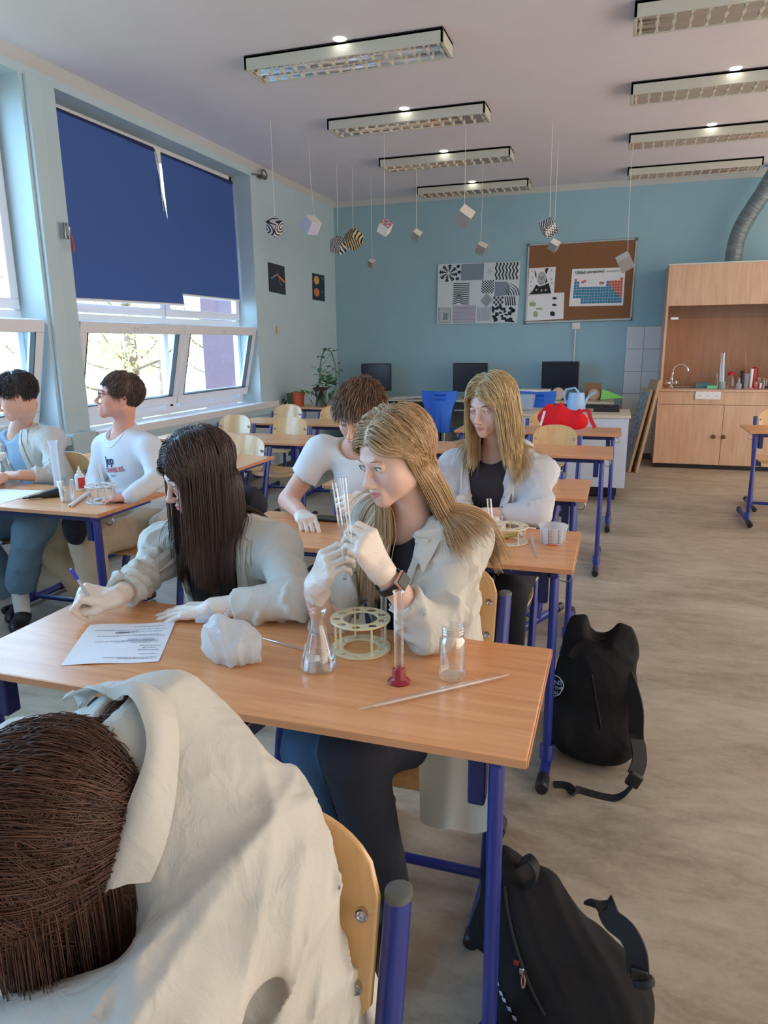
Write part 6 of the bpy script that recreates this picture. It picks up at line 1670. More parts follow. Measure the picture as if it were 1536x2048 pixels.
# ================================================================== student bent over the desk in the foreground
def student_bent():
    h = Frame(ZV(AY(128, 1706, .50)), (-.80, -.60), 52, 0, .98)
    neck = ZV(AY(290, 1500, .60)); SL = ZV(AY(480, 1790, .56)); SR = A((-.67, .60, .93)); T = Torso((-.41, .68, .50), neck, SL, SR)
    EL = ZV(AY(360, 2040, .44)); WL = A((-.60, .36, .80)); ER = A((-.78, .46, .82)); WR = A((-.72, .30, .80))
    root = person('brown-haired person in a white coat bent low over the nearest desk', (-.42, .62, 0))
    lo, hi = bnds(h.O, SL, SR, WR, WL, EL, ER, T.pel, m=.20); lo[2] = .38; arms = [(SL, EL, WL), (SR, ER, WR)]
    hands = (Hand(WL, (-1, -.2, -.05), (0, -.1, 1), True, curls=[(20, 30, 20)]*4), Hand(WR, (.2, -1, -.05), (0, -.1, 1), False, curls=[(20, 30, 20)]*4))
    make_body(root, h, T, arms, hands, M_skin2, M_lips, lo, hi, .003, res=.003, bare=(True, True))
    make_shirt(root, T, lo, hi, M_tee, seed=9, neck_r=.02)
    def skirt(S):
        S.op(ell(T.p((.0, .02, .0)), (.185, .155, .16), T.R), .06); S.op(ell(T.p((.02, .02, .55)), (.155, .12, .26), T.R), .06); S.op(cap(T.p((.0, .03, .93)), SL, .07, .075), .05); S.op(cap(T.p((.0, .02, .92)), T.p((0, .02, 1.02)), .085, .070), .03); S.op(cap(T.p((0, .0, .98)), T.p((0, .0, .98))+(h.p((0, .05, -.08))-T.p((0, .0, .98)))*.5, .078, .062), .03)
    coat, sf = make_coat(root, T, arms, lo, hi, M_coat, None, neck_r=.012, e=.034, h=.0046, seed=75, frac=(.9, .9), r=(.078, .066, .054), wr=(.020, .0022), skirt=skirt)
    def on(px, off, fb):
        d = Vector(_ray(*px)).normalized(); h_ = sf.b.ray_cast(Vector((0, 0, CH)), d, 2)
        if h_[0] is None: return AY(px[0], px[1], fb)
        n = h_[1] if h_[1].dot(d) < 0 else -h_[1]; return h_[0]+n*off
    inn = [(150, 1432), (190, 1404), (240, 1396), (274, 1420), (288, 1470), (287, 1540), (276, 1620), (258, 1700), (236, 1768)]
    ou = [(175, 1392), (228, 1376), (292, 1374), (334, 1404), (350, 1462), (353, 1540), (347, 1620), (330, 1695), (300, 1778)]
    rows = []
    for i in range(len(inn)-1):
        for k in range(5):
            t = k/5; a = A(inn[i])*(1-t)+A(inn[i+1])*t; b_ = A(ou[i])*(1-t)+A(ou[i+1])*t
            rows.append([tuple(on(a*(1-u)+b_*u, .006+.022*math.sin(math.pi*min(1, .25+.75*u))*(1-.55*u), .62)) for u in np.linspace(0, 1, 9)])
    G = np.array([[tuple(p) for p in r] for r in rows])
    for _ in range(6): G[1:-1] = (G[:-2]+G[1:-1]*2+G[2:])/4
    rows = [[tuple(p) for p in r] for r in G]
    part('collar', MB().sheet(rows, .003), M_coat, coat)
    rs = np.random.RandomState(35); rt = roots(h, 9500, rs); N = len(rt); sx_ = np.sign(rt[:, 0]+.001)
    d0 = (CR*1.0+CU*.22)[None, :]+rs.normal(size=(N, 3))*.04; d0 = d0@h.R
    coll = col_prims(h, None)+[cap(h.p((0, .03, -.06)), T.neck, .05, .05)]
    def att(P, t): return np.zeros_like(P)
    T1 = strands(h, rt, d0, 34, None, coll, (.04, .20, .42), (0, 0, -1), (.003, .022), .004, 36, attract=att, lens=rs.uniform(.34, .50, N), stick=.6, stk=.6)
    hair_part(root, [T1], hair_mat('chestnut_hair', srgb(48, 32, 28), srgb(120, 84, 68), .36), .0013, 37, hair_cap(h))
    make_legs(root, ((-.32, .62, .52), (-.50, .62, .52)), ((-.30, .22, .55), (-.52, .20, .55)), ((-.30, .40, .1), (-.52, .40, .1)), M_denimdk, h=.010)
    return root
student_bent()
desk(-.107, -.03, 'beech school desk under the bent-over person, nearest of all, below the camera')

# ================================================================== things on the desks
DZ = .7602
M_water = thin_glass('water', (.93, .96, .97, 1), .35, .08)
M_etch = mat('white_etching', srgb(225, 228, 230), .6)
M_clearp = translucent('frosted_clear_plastic', srgb(226, 232, 240), .5, .3, alpha=.55)
def tz(z, a): return Vector((a[0], a[1], z))
def flask(px, name, label, cat, s=1.0, z=DZ, stopper=False, grp=None):
    p = AZ(px[0], px[1], z); t = thing(name, label, cat, (p.x, p.y, z), group=grp)
    prof = [(.001, .002), (.036, .002), (.041, .006), (.0415, .012), (.034, .042), (.022, .082), (.0155, .104), (.0150, .124), (.0165, .130), (.0195, .133), (.0200, .136), (.0175, .137)]
    prof = [(a*s, b_*s) for a, b_ in prof]
    part('glass', MB().lathe(prof, (p.x, p.y, z), 40), M_glass, t)
    wl = [(.001, .0025), (.0355, .0025), (.0402, .0065), (.0407, .012), (.0365, .030), (.001, .030)]
    part('liquid', MB().lathe([(a*s, b_*s) for a, b_ in wl], (p.x, p.y, z), 36), M_water, t)
    mk = MB(); d = Vector((-p.x, -p.y, 0)).normalized(); sd = Vector((-d.y, d.x, 0))
    for k, (zz, w_) in enumerate(((.046, .010), (.052, .006), (.058, .010), (.064, .006), (.070, .010), (.078, .007))):
        r = np.interp(zz, [.042, .082], [.034, .022])*s+.0006
        for q in (0.55,):
            a0 = math.atan2(d.y, d.x)+q; n = 4; da = w_*s/r
            rows = [[(p.x+r*math.cos(a0+da*i/n), p.y+r*math.sin(a0+da*i/n), z+zz*s+dz) for i in range(n+1)] for dz in (0, .0009)]
            mk.sheet(rows)
    a0 = math.atan2(d.y, d.x)-.25; r = .0375*s
    mk.sheet([[(p.x+(r-(zz-.030)*.30*s)*math.cos(a0+i*.08), p.y+(r-(zz-.030)*.30*s)*math.sin(a0+i*.08), z+zz*s) for i in range(5)] for zz in (.034, .040, .046)])
    part('scale_marks', mk, M_etch, t)
    if stopper: part('stopper', MB().lathe([(.012, .118*s), (.013, .136*s), (.019, .140*s), (.021, .160*s), (.001, .160*s)], (p.x, p.y, z), 20), M_white, t)
    return t
flask((638, 1336), 'conical_flask', 'conical flask with clear water on the nearest desk, front of the round rack', 'flask')
flask((10, 962), 'conical_flask', 'conical flask with white stopper on the left column desk', 'flask', .95, stopper=True)

M_rackw = mat('pale_wood_rack', srgb(228, 218, 180), .45, noise=(30, .04, (1, 1, 1)))
M_rackl = mat('birch_rack', srgb(226, 214, 186), .5); M_rackm = mat('grey_white_rack', srgb(206, 208, 208), .4)
def cylz(c, r, h):
    c = A(c)
    def f(X, Y, Z): return np.maximum(np.sqrt((X-c[0])**2+(Y-c[1])**2)-r, np.abs(Z-c[2])-h)
    return c-A((r, r, h)), c+A((r, r, h)), f
def rack(c, z0, z1, R, ri, m, name, label, rods, nh=8, hole=.0105, rot=0.0, th=.0045, h=.0011, grp=None):
    t = thing(name, label, 'test tube rack', (c.x, c.y, z0), group=grp)
    for i, z in enumerate((z0+th/2, z1)):
        S = Sdf(A((c.x-R-.004, c.y-R-.004, z-th)), A((c.x+R+.004, c.y+R+.004, z+th)), h)
        S.op(cylz((c.x, c.y, z), R, th/2), .0005); S.op(cylz((c.x, c.y, z), ri, th), .0005, 's')
        for k in range(nh):
            a = rot+2*math.pi*k/nh; rr = (R+ri)/2
            if i == 1 or True:
                S.op(cylz((c.x+rr*math.cos(a), c.y+rr*math.sin(a), z+(0 if i else th*.75)), hole*(1 if i else .75), th), .0005, 's')
        V, Q = S.mesh(); np_mesh('lower_ring' if i == 0 else 'upper_ring', V, Q, m, t)
    for a in rods:
        rr = R-.012; part('rod', MB().tube([(c.x+rr*math.cos(a), c.y+rr*math.sin(a), z0+th), (c.x+rr*math.cos(a), c.y+rr*math.sin(a), z1)], .0028, 10).tube([(c.x+rr*math.cos(a), c.y+rr*math.sin(a), z0+th), (c.x+rr*math.cos(a), c.y+rr*math.sin(a), z0+th+.004)], .0048, 10), m, t)
    return t
c = AZ(722, 1296, DZ); zt = AY(720, 1237, c.y).z
rack(c, DZ, zt, .0705, .040, M_rackw, 'tube_rack', 'round cream tube rack with two rings on the nearest desk', [.55, 2.15, 3.6, 4.15, 5.5], 9)
def tube_glass(a, b_, r, name, label, cat, m=None, seg=20, open_top=True, rim=0.0, grp=None):
    a, b_ = Vector(a), Vector(b_); d = (b_-a).normalized(); t = thing(name, label, cat, a, group=grp)
    pts = [a, a+d*r*.3, a+d*r]; rr = [r*.35, r*.8, r]; n = 6
    for i in range(1, n+1): pts.append(a+d*r+(b_-a-d*r)*i/n); rr.append(r)
    if rim: pts += [b_+d*.0005, b_+d*.001]; rr += [r+rim, r+rim*.6]
    mb = MB().tube(pts, rr, seg, caps=False); part('glass', mb, m or M_glass, t)
    part('rim', MB().tube([b_+(d.orthogonal().normalized()*math.cos(k)+d.cross(d.orthogonal().normalized())*math.sin(k))*(r+rim*.5) for k in np.linspace(0, 6.283, 22)[:-1]], .0007, 5, closed=True), m or M_glass, t)
    return t
# a tube standing in that rack
rc = c; a_ = .55-.35
p = Vector((c.x+.055*math.cos(a_), c.y+.055*math.sin(a_)+.0, DZ+.004)); 
tube_glass(p, p+Vector((0, 0, .155)), .0075, 'test_tube', 'glass test tube standing in the round rack on the nearest desk', 'test tube', rim=.0012)
# measuring cylinder with red foot
p = AZ(798, 1364, DZ); zt2 = AY(795, 1183, p.y).z
t = thing('measuring_cylinder', 'slim glass measuring cylinder with dark red plastic foot', 'cylinder', (p.x, p.y, DZ))
M_red = mat('dark_red_plastic', srgb(150, 34, 44), .3)
part('foot', MB().lathe([(.001, 0), (.0235, 0), (.0245, .003), (.022, .006), (.0165, .009), (.0150, .012), (.0140, .030), (.0125, .033), (.001, .033)], (p.x, p.y, DZ), 36), M_red, t)
prof = [(.001, .032), (.0098, .033), (.0105, .040), (.0105, zt2-DZ-.004), (.0125, zt2-DZ)]
part('glass', MB().lathe(prof, (p.x, p.y, DZ), 28), M_glass, t)
part('rim', MB().tube([(p.x+.0122*math.cos(k), p.y+.0122*math.sin(k), zt2+(.0015 if math.cos(k+1.2) > .8 else 0)) for k in np.linspace(0, 6.283, 26)[:-1]], .0008, 5, closed=True), M_glass, t)
mk = MB(); a0 = math.atan2(-p.y, -p.x)+.5
for k in range(22):
    z = DZ+.045+k*.0045; w_ = .5 if k % 5 else .9
    mk.sheet([[(p.x+.0108*math.cos(a0+w_*i/4), p.y+.0108*math.sin(a0+w_*i/4), z+dz) for i in range(5)] for dz in (0, .0005)])
part('scale_marks', mk, M_etch, t)
# glass jar
p = AZ(904, 1356, DZ); t = thing('glass_jar', 'empty clear glass jar with threaded neck on the nearest desk', 'jar', (p.x, p.y, DZ))
hh = AY(904, 1252, p.y).z-DZ
prof = [(.001, .003), (.022, .002), (.027, .004), (.0285, .010), (.0285, hh*.68), (.027, hh*.76), (.0225, hh*.82), (.0222, hh*.86), (.0236, hh*.88), (.0222, hh*.90), (.0236, hh*.93), (.0222, hh*.95), (.0238, hh*.985), (.0225, hh)]
part('glass', MB().lathe(prof, (p.x, p.y, DZ), 40), M_glass, t)
part('inner_wall', MB().lathe([(.001, .008), (.024, .009), (.0265, .016), (.0265, hh*.67), (.0205, hh*.82), (.0205, hh)], (p.x, p.y, DZ), 36), M_glass, t)
for k, zz in enumerate((.86, .91, .96, 1.0)): part('thread', MB().tube([(p.x+.0234*math.cos(a), p.y+.0234*math.sin(a), DZ+hh*zz+.0006*a) for a in np.linspace(0, 6.0, 26)], .0009, 5), M_glass, t)
# pipettes
M_glassrod = thin_glass('glass_rod', (.95, .96, .96, 1), .30, .05)
def pipette(a, b_, label, r, tipb=True, grp='glass pipettes on the nearest desk'):
    a, b_ = Vector(a), Vector(b_); d = b_-a; t = thing('glass_pipette', label, 'pipette', a, group=grp)
    rr = [(0, .0014), (.08, .003), (.13, r), (.80, r), (.84, r*.75), (.86, r*.8), (.90, r*.6), (1.0, .0022)] if tipb else [(0, .0014), (.22, .0022), (.30, r), (1, r)]
    part('glass', MB().tube([a+d*k for k, _ in rr], [x for _, x in rr], 16), M_glassrod, t)
    part('inner_bore', MB().tube([a+d*.15, a+d*.80], r*.55, 12), M_glassrod, t)
    return t
pipette(AZ(716, 1419, DZ+.005), AZ(1020, 1349, DZ+.006), 'long glass pipette lying across the right front of the nearest desk', .0062)
pipette(AZ(517, 1274, DZ+.003), AZ(612, 1300, DZ+.004), 'short glass pipette lying between the plastic bag and the flask', .0036, False)
# tubes in her hands
def inhand(b0, b1, r, label, Y0, Y1, grp='glass tubes in her hands'):
    return tube_glass(AY(b0[0], b0[1], Y0), AY(b1[0], b1[1], Y1), r, 'glass_tube', label, 'glass tube', M_glassrod, rim=.0012, grp=grp)
inhand((697, 1085), (678, 956), .0034, 'thin glass tube with flared end held upright in the gloved fist', 1.375, 1.385)
inhand((703, 1100), (688, 955), .0050, 'thicker glass tube held upright in the gloved fist', 1.362, 1.392)
inhand((690, 1120), (671, 976), .0062, 'short clear test tube held in the gloved fist, leftmost', 1.40, 1.42)
# paper on the desk
q = [AZ(189, 1238, DZ+.0006), AZ(351, 1245, DZ+.0006), AZ(317, 1324, DZ+.0006), AZ(121, 1331, DZ+.0006)]
q[0] = q[3]+(q[1]-q[2])*1.0*( (q[1]-q[2]).length and 1); 
t = thing('worksheet', 'white printed worksheet under the writing gloved hand', 'paper', q[3])
rows = [[tuple(q[0].lerp(q[1], j/10).lerp(q[3].lerp(q[2], j/10), i/10)+Vector((0, 0, .0012*math.sin(j*.8+i*.5)+.0014))) for j in range(11)] for i in range(11)]
part('sheet', MB().sheet(rows[::-1], .0004), M_paper, t)
def onp(u, v, dz=.0022): return q[0].lerp(q[1], u).lerp(q[3].lerp(q[2], u), v)+Vector((0, 0, dz+.0012*math.sin(u*8+v*5)))
ln = MB(); rn = random.Random(5)
for v, a, b_ in ((.10, .55, .88), (.18, .12, .93), (.22, .40, .62), (.25, .52, .90), (.33, .18, .90), (.36, .60, .95), (.47, .20, .90), (.50, .42, .90), (.53, .60, .82), (.61, .72, .95), (.66, .76, .90), (.71, .72, .95), (.80, .76, .95), (.88, .40, .96), (.91, .55, .95)):
    x = a
    while x < b_:
        w_ = rn.uniform(.01, .05); w_ = min(w_, b_-x)
        ln.quad(onp(x, v), onp(x+w_, v), onp(x+w_, v+.009), onp(x, v+.009)); x += w_+.008
part('printed_lines', ln, M_ink, t, smooth=0)
part('printed_heading', MB().quad(onp(.36, .245), onp(.52, .245), onp(.52, .26), onp(.36, .26)), M_blackink, t)
part('printed_box', MB().quad(onp(.55, .42), onp(.84, .42), onp(.84, .49), onp(.55, .49)), mat('pale_print_grey', srgb(196, 200, 208), .8), t)
# plastic bag of powder with a knot
def bag():
    b0 = AZ(462, 1318, DZ); t = thing('plastic_bag', 'knotted thin white plastic bag of pale powder on the nearest desk', 'bag', (b0.x, b0.y, DZ))
    k0 = AY(432, 1262, b0.y+.02); kn = AY(436, 1246, b0.y+.02)
    lo = A((b0.x-.13, b0.y-.10, DZ-.01)); hi = A((b0.x+.13, b0.y+.12, DZ+.20)); S = Sdf(lo, hi, .0032)
    S.op(ell((b0.x+.008, b0.y, DZ+.034), (.070, .050, .040)), .02); S.op(ell((b0.x-.024, b0.y, DZ+.052), (.042, .040, .055)), .02); S.op(cap((b0.x+.02, b0.y, DZ+.05), tuple(k0), .034, .014), .03)
    S.op(cap((b0.x-.016, b0.y, DZ+.05), tuple(k0), .042, .016), .03); S.op(cap(tuple(k0), tuple(kn), .013, .006), .012); S.op(cap((b0.x+.05, b0.y-.005, DZ+.018), (b0.x+.075, b0.y-.005, DZ+.008), .016, .005), .02)
    S.wrinkle(folds(70, .020, (.2, .1, 1), 5, 1.4), .03); S.wrinkle(folds(170, .004, (.5, .1, .6), 6, 2), .02)
    S.op(rbox((b0.x, b0.y, DZ-.05), (.3, .3, .0505), .0005), .001, 's')
    V, Q = S.mesh(); np_mesh('bag_film', V, Q, translucent('thin_white_plastic', srgb(236, 238, 240), .45, .22, alpha=.86), t, smooth=False)
    S = Sdf(lo, hi, .005); S.op(ell((b0.x+.006, b0.y, DZ+.022), (.052, .036, .022)), .01); S.op(rbox((b0.x, b0.y, DZ-.05), (.3, .3, .0515), .0005), .001, 's'); V, Q = S.mesh(); np_mesh('powder', V, Q, mat('pale_powder', srgb(232, 214, 192), .9), t)
    for pa, pb, wd in (((kn.x, kn.y, kn.z), tuple(AY(392, 1232, b0.y-.0)), .016), ((kn.x, kn.y, kn.z), tuple(AY(414, 1216, b0.y+.02)), .010), ((kn.x, kn.y, kn.z), tuple(AY(456, 1222, b0.y+.03)), .010)):
        pa, pb = Vector(pa), Vector(pb); rows = []
        for i in range(7):
            a = i/6; c_ = pa.lerp(pb, a)+Vector((0, 0, .004*math.sin(a*5))); w_ = .004+1.6*wd*a*(1.1-.3*a)
            rows.append([tuple(c_+Vector((.2*w_*u, .003*math.sin(u*4+i), w_*u*.55))) for u in np.linspace(-1, 1, 7)])
        part('bag_ear', MB().sheet(rows, .0005), M_clearp, t)
    part('knot', MB().tube([tuple(kn+Vector((.007*math.cos(a), .004*math.sin(a), .004*math.sin(a*2)))) for a in np.linspace(0, 6.28, 12)[:-1]], .005, 7, closed=True), M_white, t)
bag()

# second desk
c = AZ(1015, 1083, DZ); zt = AY(1015, 1052, c.y).z
rack(c, DZ, zt, .073, .040, M_rackl, 'tube_rack', 'round birch tube rack on the desk of the girl in the hoodie', [.3, 1.6, 3.4, 4.2, 5.5], 8, h=.0014, grp=None)
p = Vector((c.x-.048, c.y-.028, DZ+.004)); tube_glass(p, AY(978, 998, p.y), .0085, 'test_tube', 'tall test tube standing in the birch rack', 'test tube', rim=.0012)
p = Vector((c.x-.020, c.y-.050, DZ+.004)); tube_glass(p, p+Vector((0, 0, .10)), .0075, 'test_tube', 'short test tube standing in the birch rack', 'test tube', rim=.0012)
# marker pen
a, b_ = AZ(966, 1079, DZ+.009), AZ(1044, 1068, DZ+.009); d = b_-a; t = thing('marker_pen', 'gold and black marker pen lying behind the birch rack', 'marker', a)
part('barrel', MB().tube([a+d*.35, a+d*.92], .008, 14), mat('gold_barrel', srgb(176, 156, 96), .4), t); part('label_band', MB().tube([a+d*.05, a+d*.34], .0082, 14), mat('violet_dark_band', srgb(70, 56, 80), .5), t)
part('end_plug', MB().tube([a+d*.92, a+d], .0085, 14), M_white, t)
tube_glass(AZ(1074, 1114, DZ+.006), AZ(1062, 1073, DZ+.006), .0055, 'glass_tube', 'short thick glass rod lying beside the measuring cup', 'glass tube', M_glassrod)
p = AZ(1105, 1086, DZ); t = thing('measuring_cup', 'translucent plastic measuring cup with black and red scales', 'measuring cup', (p.x, p.y, DZ)); hz = AY(1105, 1050, p.y).z-DZ
part('cup', MB().lathe([(.001, .001), (.040, .001), (.0415, .004), (.047, hz*.80), (.0475, hz*.9), (.052, hz*.92), (.0525, hz), (.051, hz), (.046, hz*.9), (.0395, .006), (.001, .005)], (p.x, p.y, DZ), 40), M_clearp, t)
mk, mr_ = MB(), MB(); a0 = math.atan2(-p.y, -p.x)
for off, tgt in ((-1.05, mk), (-.35, mk), (-.12, mr_), (.42, mk), (1.0, mk)):
    for k in range(9):
        z = .008+k*.0065; r = np.interp(z, [.004, hz*.8], [.0415, .047])+.0007; w_ = .16 if k % 2 else .24
        tgt.sheet([[(p.x+r*math.cos(a0+off+w_*i/3), p.y+r*math.sin(a0+off+w_*i/3), DZ+z+dz) for i in range(4)] for dz in (0, .0012)])
    tgt.sheet([[(p.x+(np.interp(z, [.004, hz*.8], [.0415, .047])+.0007)*math.cos(a0+off+dx), p.y+(np.interp(z, [.004, hz*.8], [.0415, .047])+.0007)*math.sin(a0+off+dx), DZ+z) for dx in (0, .03)] for z in (.008, .03, .06)])
part('black_scale', mk, M_blackink, t, smooth=0); part('red_scale', mr_, mat('red_scale_ink', srgb(214, 74, 50), .5), t, smooth=0)
part('red_base_band', MB().sheet([[(p.x+.0418*math.cos(a0-.5+i*.1), p.y+.0418*math.sin(a0-.5+i*.1), DZ+z) for i in range(10)] for z in (.0015, .006)]), mat('red_band_ink', srgb(218, 90, 50), .5), t)
p = AZ(662, 1040, DZ); single('phone', MB().box((p.x, p.y, DZ+.006), (.15, .075, .009)), mat('phone_glass', srgb(24, 26, 30), .12), 'black phone lying on the second desk behind the gloved hands', 'phone', bevel=.004)
# test tube in the boy's raised hand
tube_glass(AY(682, 1052, 2.27), AY(668, 966, 2.30), .010, 'test_tube', 'test tube held up by the boy in the white T-shirt', 'test tube', rim=.001)

# left column desk
c = AZ(206, 1003, DZ); zt = AY(206, 971, c.y).z
rack(c, DZ, zt, .074, .034, M_rackm, 'tube_rack', 'round pale grey tube rack in front of the boy with glasses', [.2, 1.3, 2.6, 3.7, 4.6, 5.6], 8, hole=.012, h=.0015)
p = Vector((c.x-.012, c.y+.045, DZ+.004)); tube_glass(p, AY(197, 928, p.y), .006, 'test_tube', 'slim test tube standing in the pale grey rack', 'test tube')
p = AZ(135, 1003, DZ); t = thing('beaker', 'clear glass tumbler on the left column desk', 'glass', (p.x, p.y, DZ)); hz = AY(133, 962, p.y).z-DZ
part('glass', MB().lathe([(.001, .001), (.026, .001), (.028, .004), (.038, hz), (.0365, hz), (.026, .010), (.001, .009)], (p.x, p.y, DZ), 30), M_glass, t)
part('rim', MB().tube([(p.x+.0375*math.cos(a), p.y+.0375*math.sin(a), DZ+hz) for a in np.linspace(0, 6.28, 26)[:-1]], .0012, 5, closed=True), M_glass, t)
p = AZ(118, 984, DZ); q_ = AY(104, 881, p.y+.02); t = thing('plastic_cylinder', 'tall frosted plastic measuring cylinder on the left column desk', 'cylinder', (p.x, p.y, DZ)); d = (q_-p)
part('tube', MB().tube([p, p+d*.9, p+d], [.017, .019, .024], 20), M_clearp, t); part('foot', MB().lathe([(.001, 0), (.03, 0), (.03, .004), (.001, .008)], (p.x, p.y, DZ), 8), M_clearp, t)
p = AZ(162, 980, DZ); t = thing('glue_bottle', 'white squeeze bottle with a red label and pointed cap', 'bottle', (p.x, p.y, DZ))
hz = AY(162, 946, p.y).z-DZ
part('bottle', MB().lathe([(.001, 0), (.022, 0), (.024, .003), (.024, hz*.8), (.020, hz*.92), (.011, hz)], (p.x, p.y, DZ), 24), M_white, t, world=True)
part('nozzle', MB().lathe([(.011, hz), (.011, hz+.008), (.006, hz+.014), (.003, hz+.034), (.001, hz+.036)], (p.x, p.y, DZ), 16), M_white, t)
a0 = math.atan2(-p.y, -p.x); part('red_label', MB().sheet([[(p.x+.0245*math.cos(a0-.4+i*.15), p.y+.0245*math.sin(a0-.4+i*.15), DZ+z) for i in range(12)] for z in (.012, hz*.75)]), mat('red_label', srgb(206, 58, 60), .5), t)
tube_glass(AZ(140, 1012, DZ+.008), AZ(178, 985, DZ+.008), .009, 'plastic_tube', 'white plastic tube lying between tumbler and grey rack', 'tube', M_white)
p = AZ(248, 985, DZ); t = thing('clear_dish', 'shallow clear dish with white powder beside the grey rack', 'dish', (p.x, p.y, DZ))
part('dish', MB().lathe([(.001, .001), (.045, .001), (.055, .03), (.053, .03), (.043, .005), (.001, .004)], (p.x, p.y, DZ), 30), M_clearp, t); part('powder', MB().lathe([(.040, .006), (.02, .014), (.001, .016)], (p.x, p.y, DZ), 20), M_white, t)
q = [AZ(0, 978, DZ+.001), AZ(88, 981, DZ+.001), AZ(0, 1008, DZ+.001), AZ(-90, 1004, DZ+.001)]
single('worksheet', MB().sheet([[tuple(q[0]), tuple(q[1])], [tuple(q[3]), tuple(q[2])]][::-1], .0004), M_paper, 'white sheet of paper beside the black glove at the left edge', 'paper')
def bglove():
    a = AZ(46, 997, DZ+.008); e = AZ(116, 985, DZ+.02); S = Sdf(np.minimum(A(a), A(e))-.06, np.maximum(A(a), A(e))+.06, .003); d = A(e-a)
    S.op(cap(A(a)+d*.55, A(e), .016, .030), .02); n_ = A((-.3, .9, 0))
    for k, (o, l) in enumerate(((0, 0), (.012, .12), (.02, .22), (-.012, .18))): S.op(cap(A(a)+d*(l)+n_*o, A(a)+d*.6+n_*o*.5, .0065, .009), .008)
    S.wrinkle(folds(80, .005, d, 9, 2), .02); S.op(rbox((a.x, a.y, DZ-.0495), (.4, .4, .05), .0005), .001, 's')
    V, Q = S.mesh(); o = np_mesh('black_glove', V, Q, mat('black_nitrile', srgb(34, 36, 42), .35)); props(o, 'crumpled black rubber glove lying on the left column desk', 'glove')
bglove()
# black bag on the boy's knee
c = ZV(AY(150, 1055, 2.62)); S = Sdf(c-.16, c+.16, .007); S.op(ell(c, (.055, .06, .09)), .02); S.op(ell(c+A((.03, 0, .06)), (.05, .05, .04)), .02); S.wrinkle(folds(40, .012, (0, 0, 1), 3), .02); V, Q = S.mesh()
o = np_mesh('cloth_bundle', V, Q, cloth('black_nylon', srgb(34, 36, 44), 30, .4)); props(o, 'crumpled black cloth bundle hanging between the two boys under their desk', 'cloth bundle')

# ================================================================== backpacks
M_bag = cloth('black_bag_fabric', srgb(26, 26, 29), 16, .35); M_web = mat('black_webbing', srgb(22, 22, 25), .7, bump=(300, .3, .001, (1, 1, 1)))
def ribbon(pts, w, wd, th=.003):
    pts = [Vector(p) for p in pts]; f = []
    for i in range(len(pts)-1):
        for k in range(5): f.append(pts[i].lerp(pts[i+1], k/5))
    f.append(pts[-1])
    for _ in range(4): f = [f[0]]+[(f[i-1]+f[i]*2+f[i+1])/4 for i in range(1, len(f)-1)]+[f[-1]]
    rows = []
    for i, p in enumerate(f):
        t_ = (f[min(i+1, len(f)-1)]-f[max(i-1, 0)]).normalized(); u = Vector(wd) if not callable(wd) else Vector(wd(i/(len(f)-1))); s_ = (u-t_*u.dot(t_)).normalized()*w/2
        rows.append([tuple(p-s_), tuple(p), tuple(p+s_)])
    return MB().sheet(rows, th)
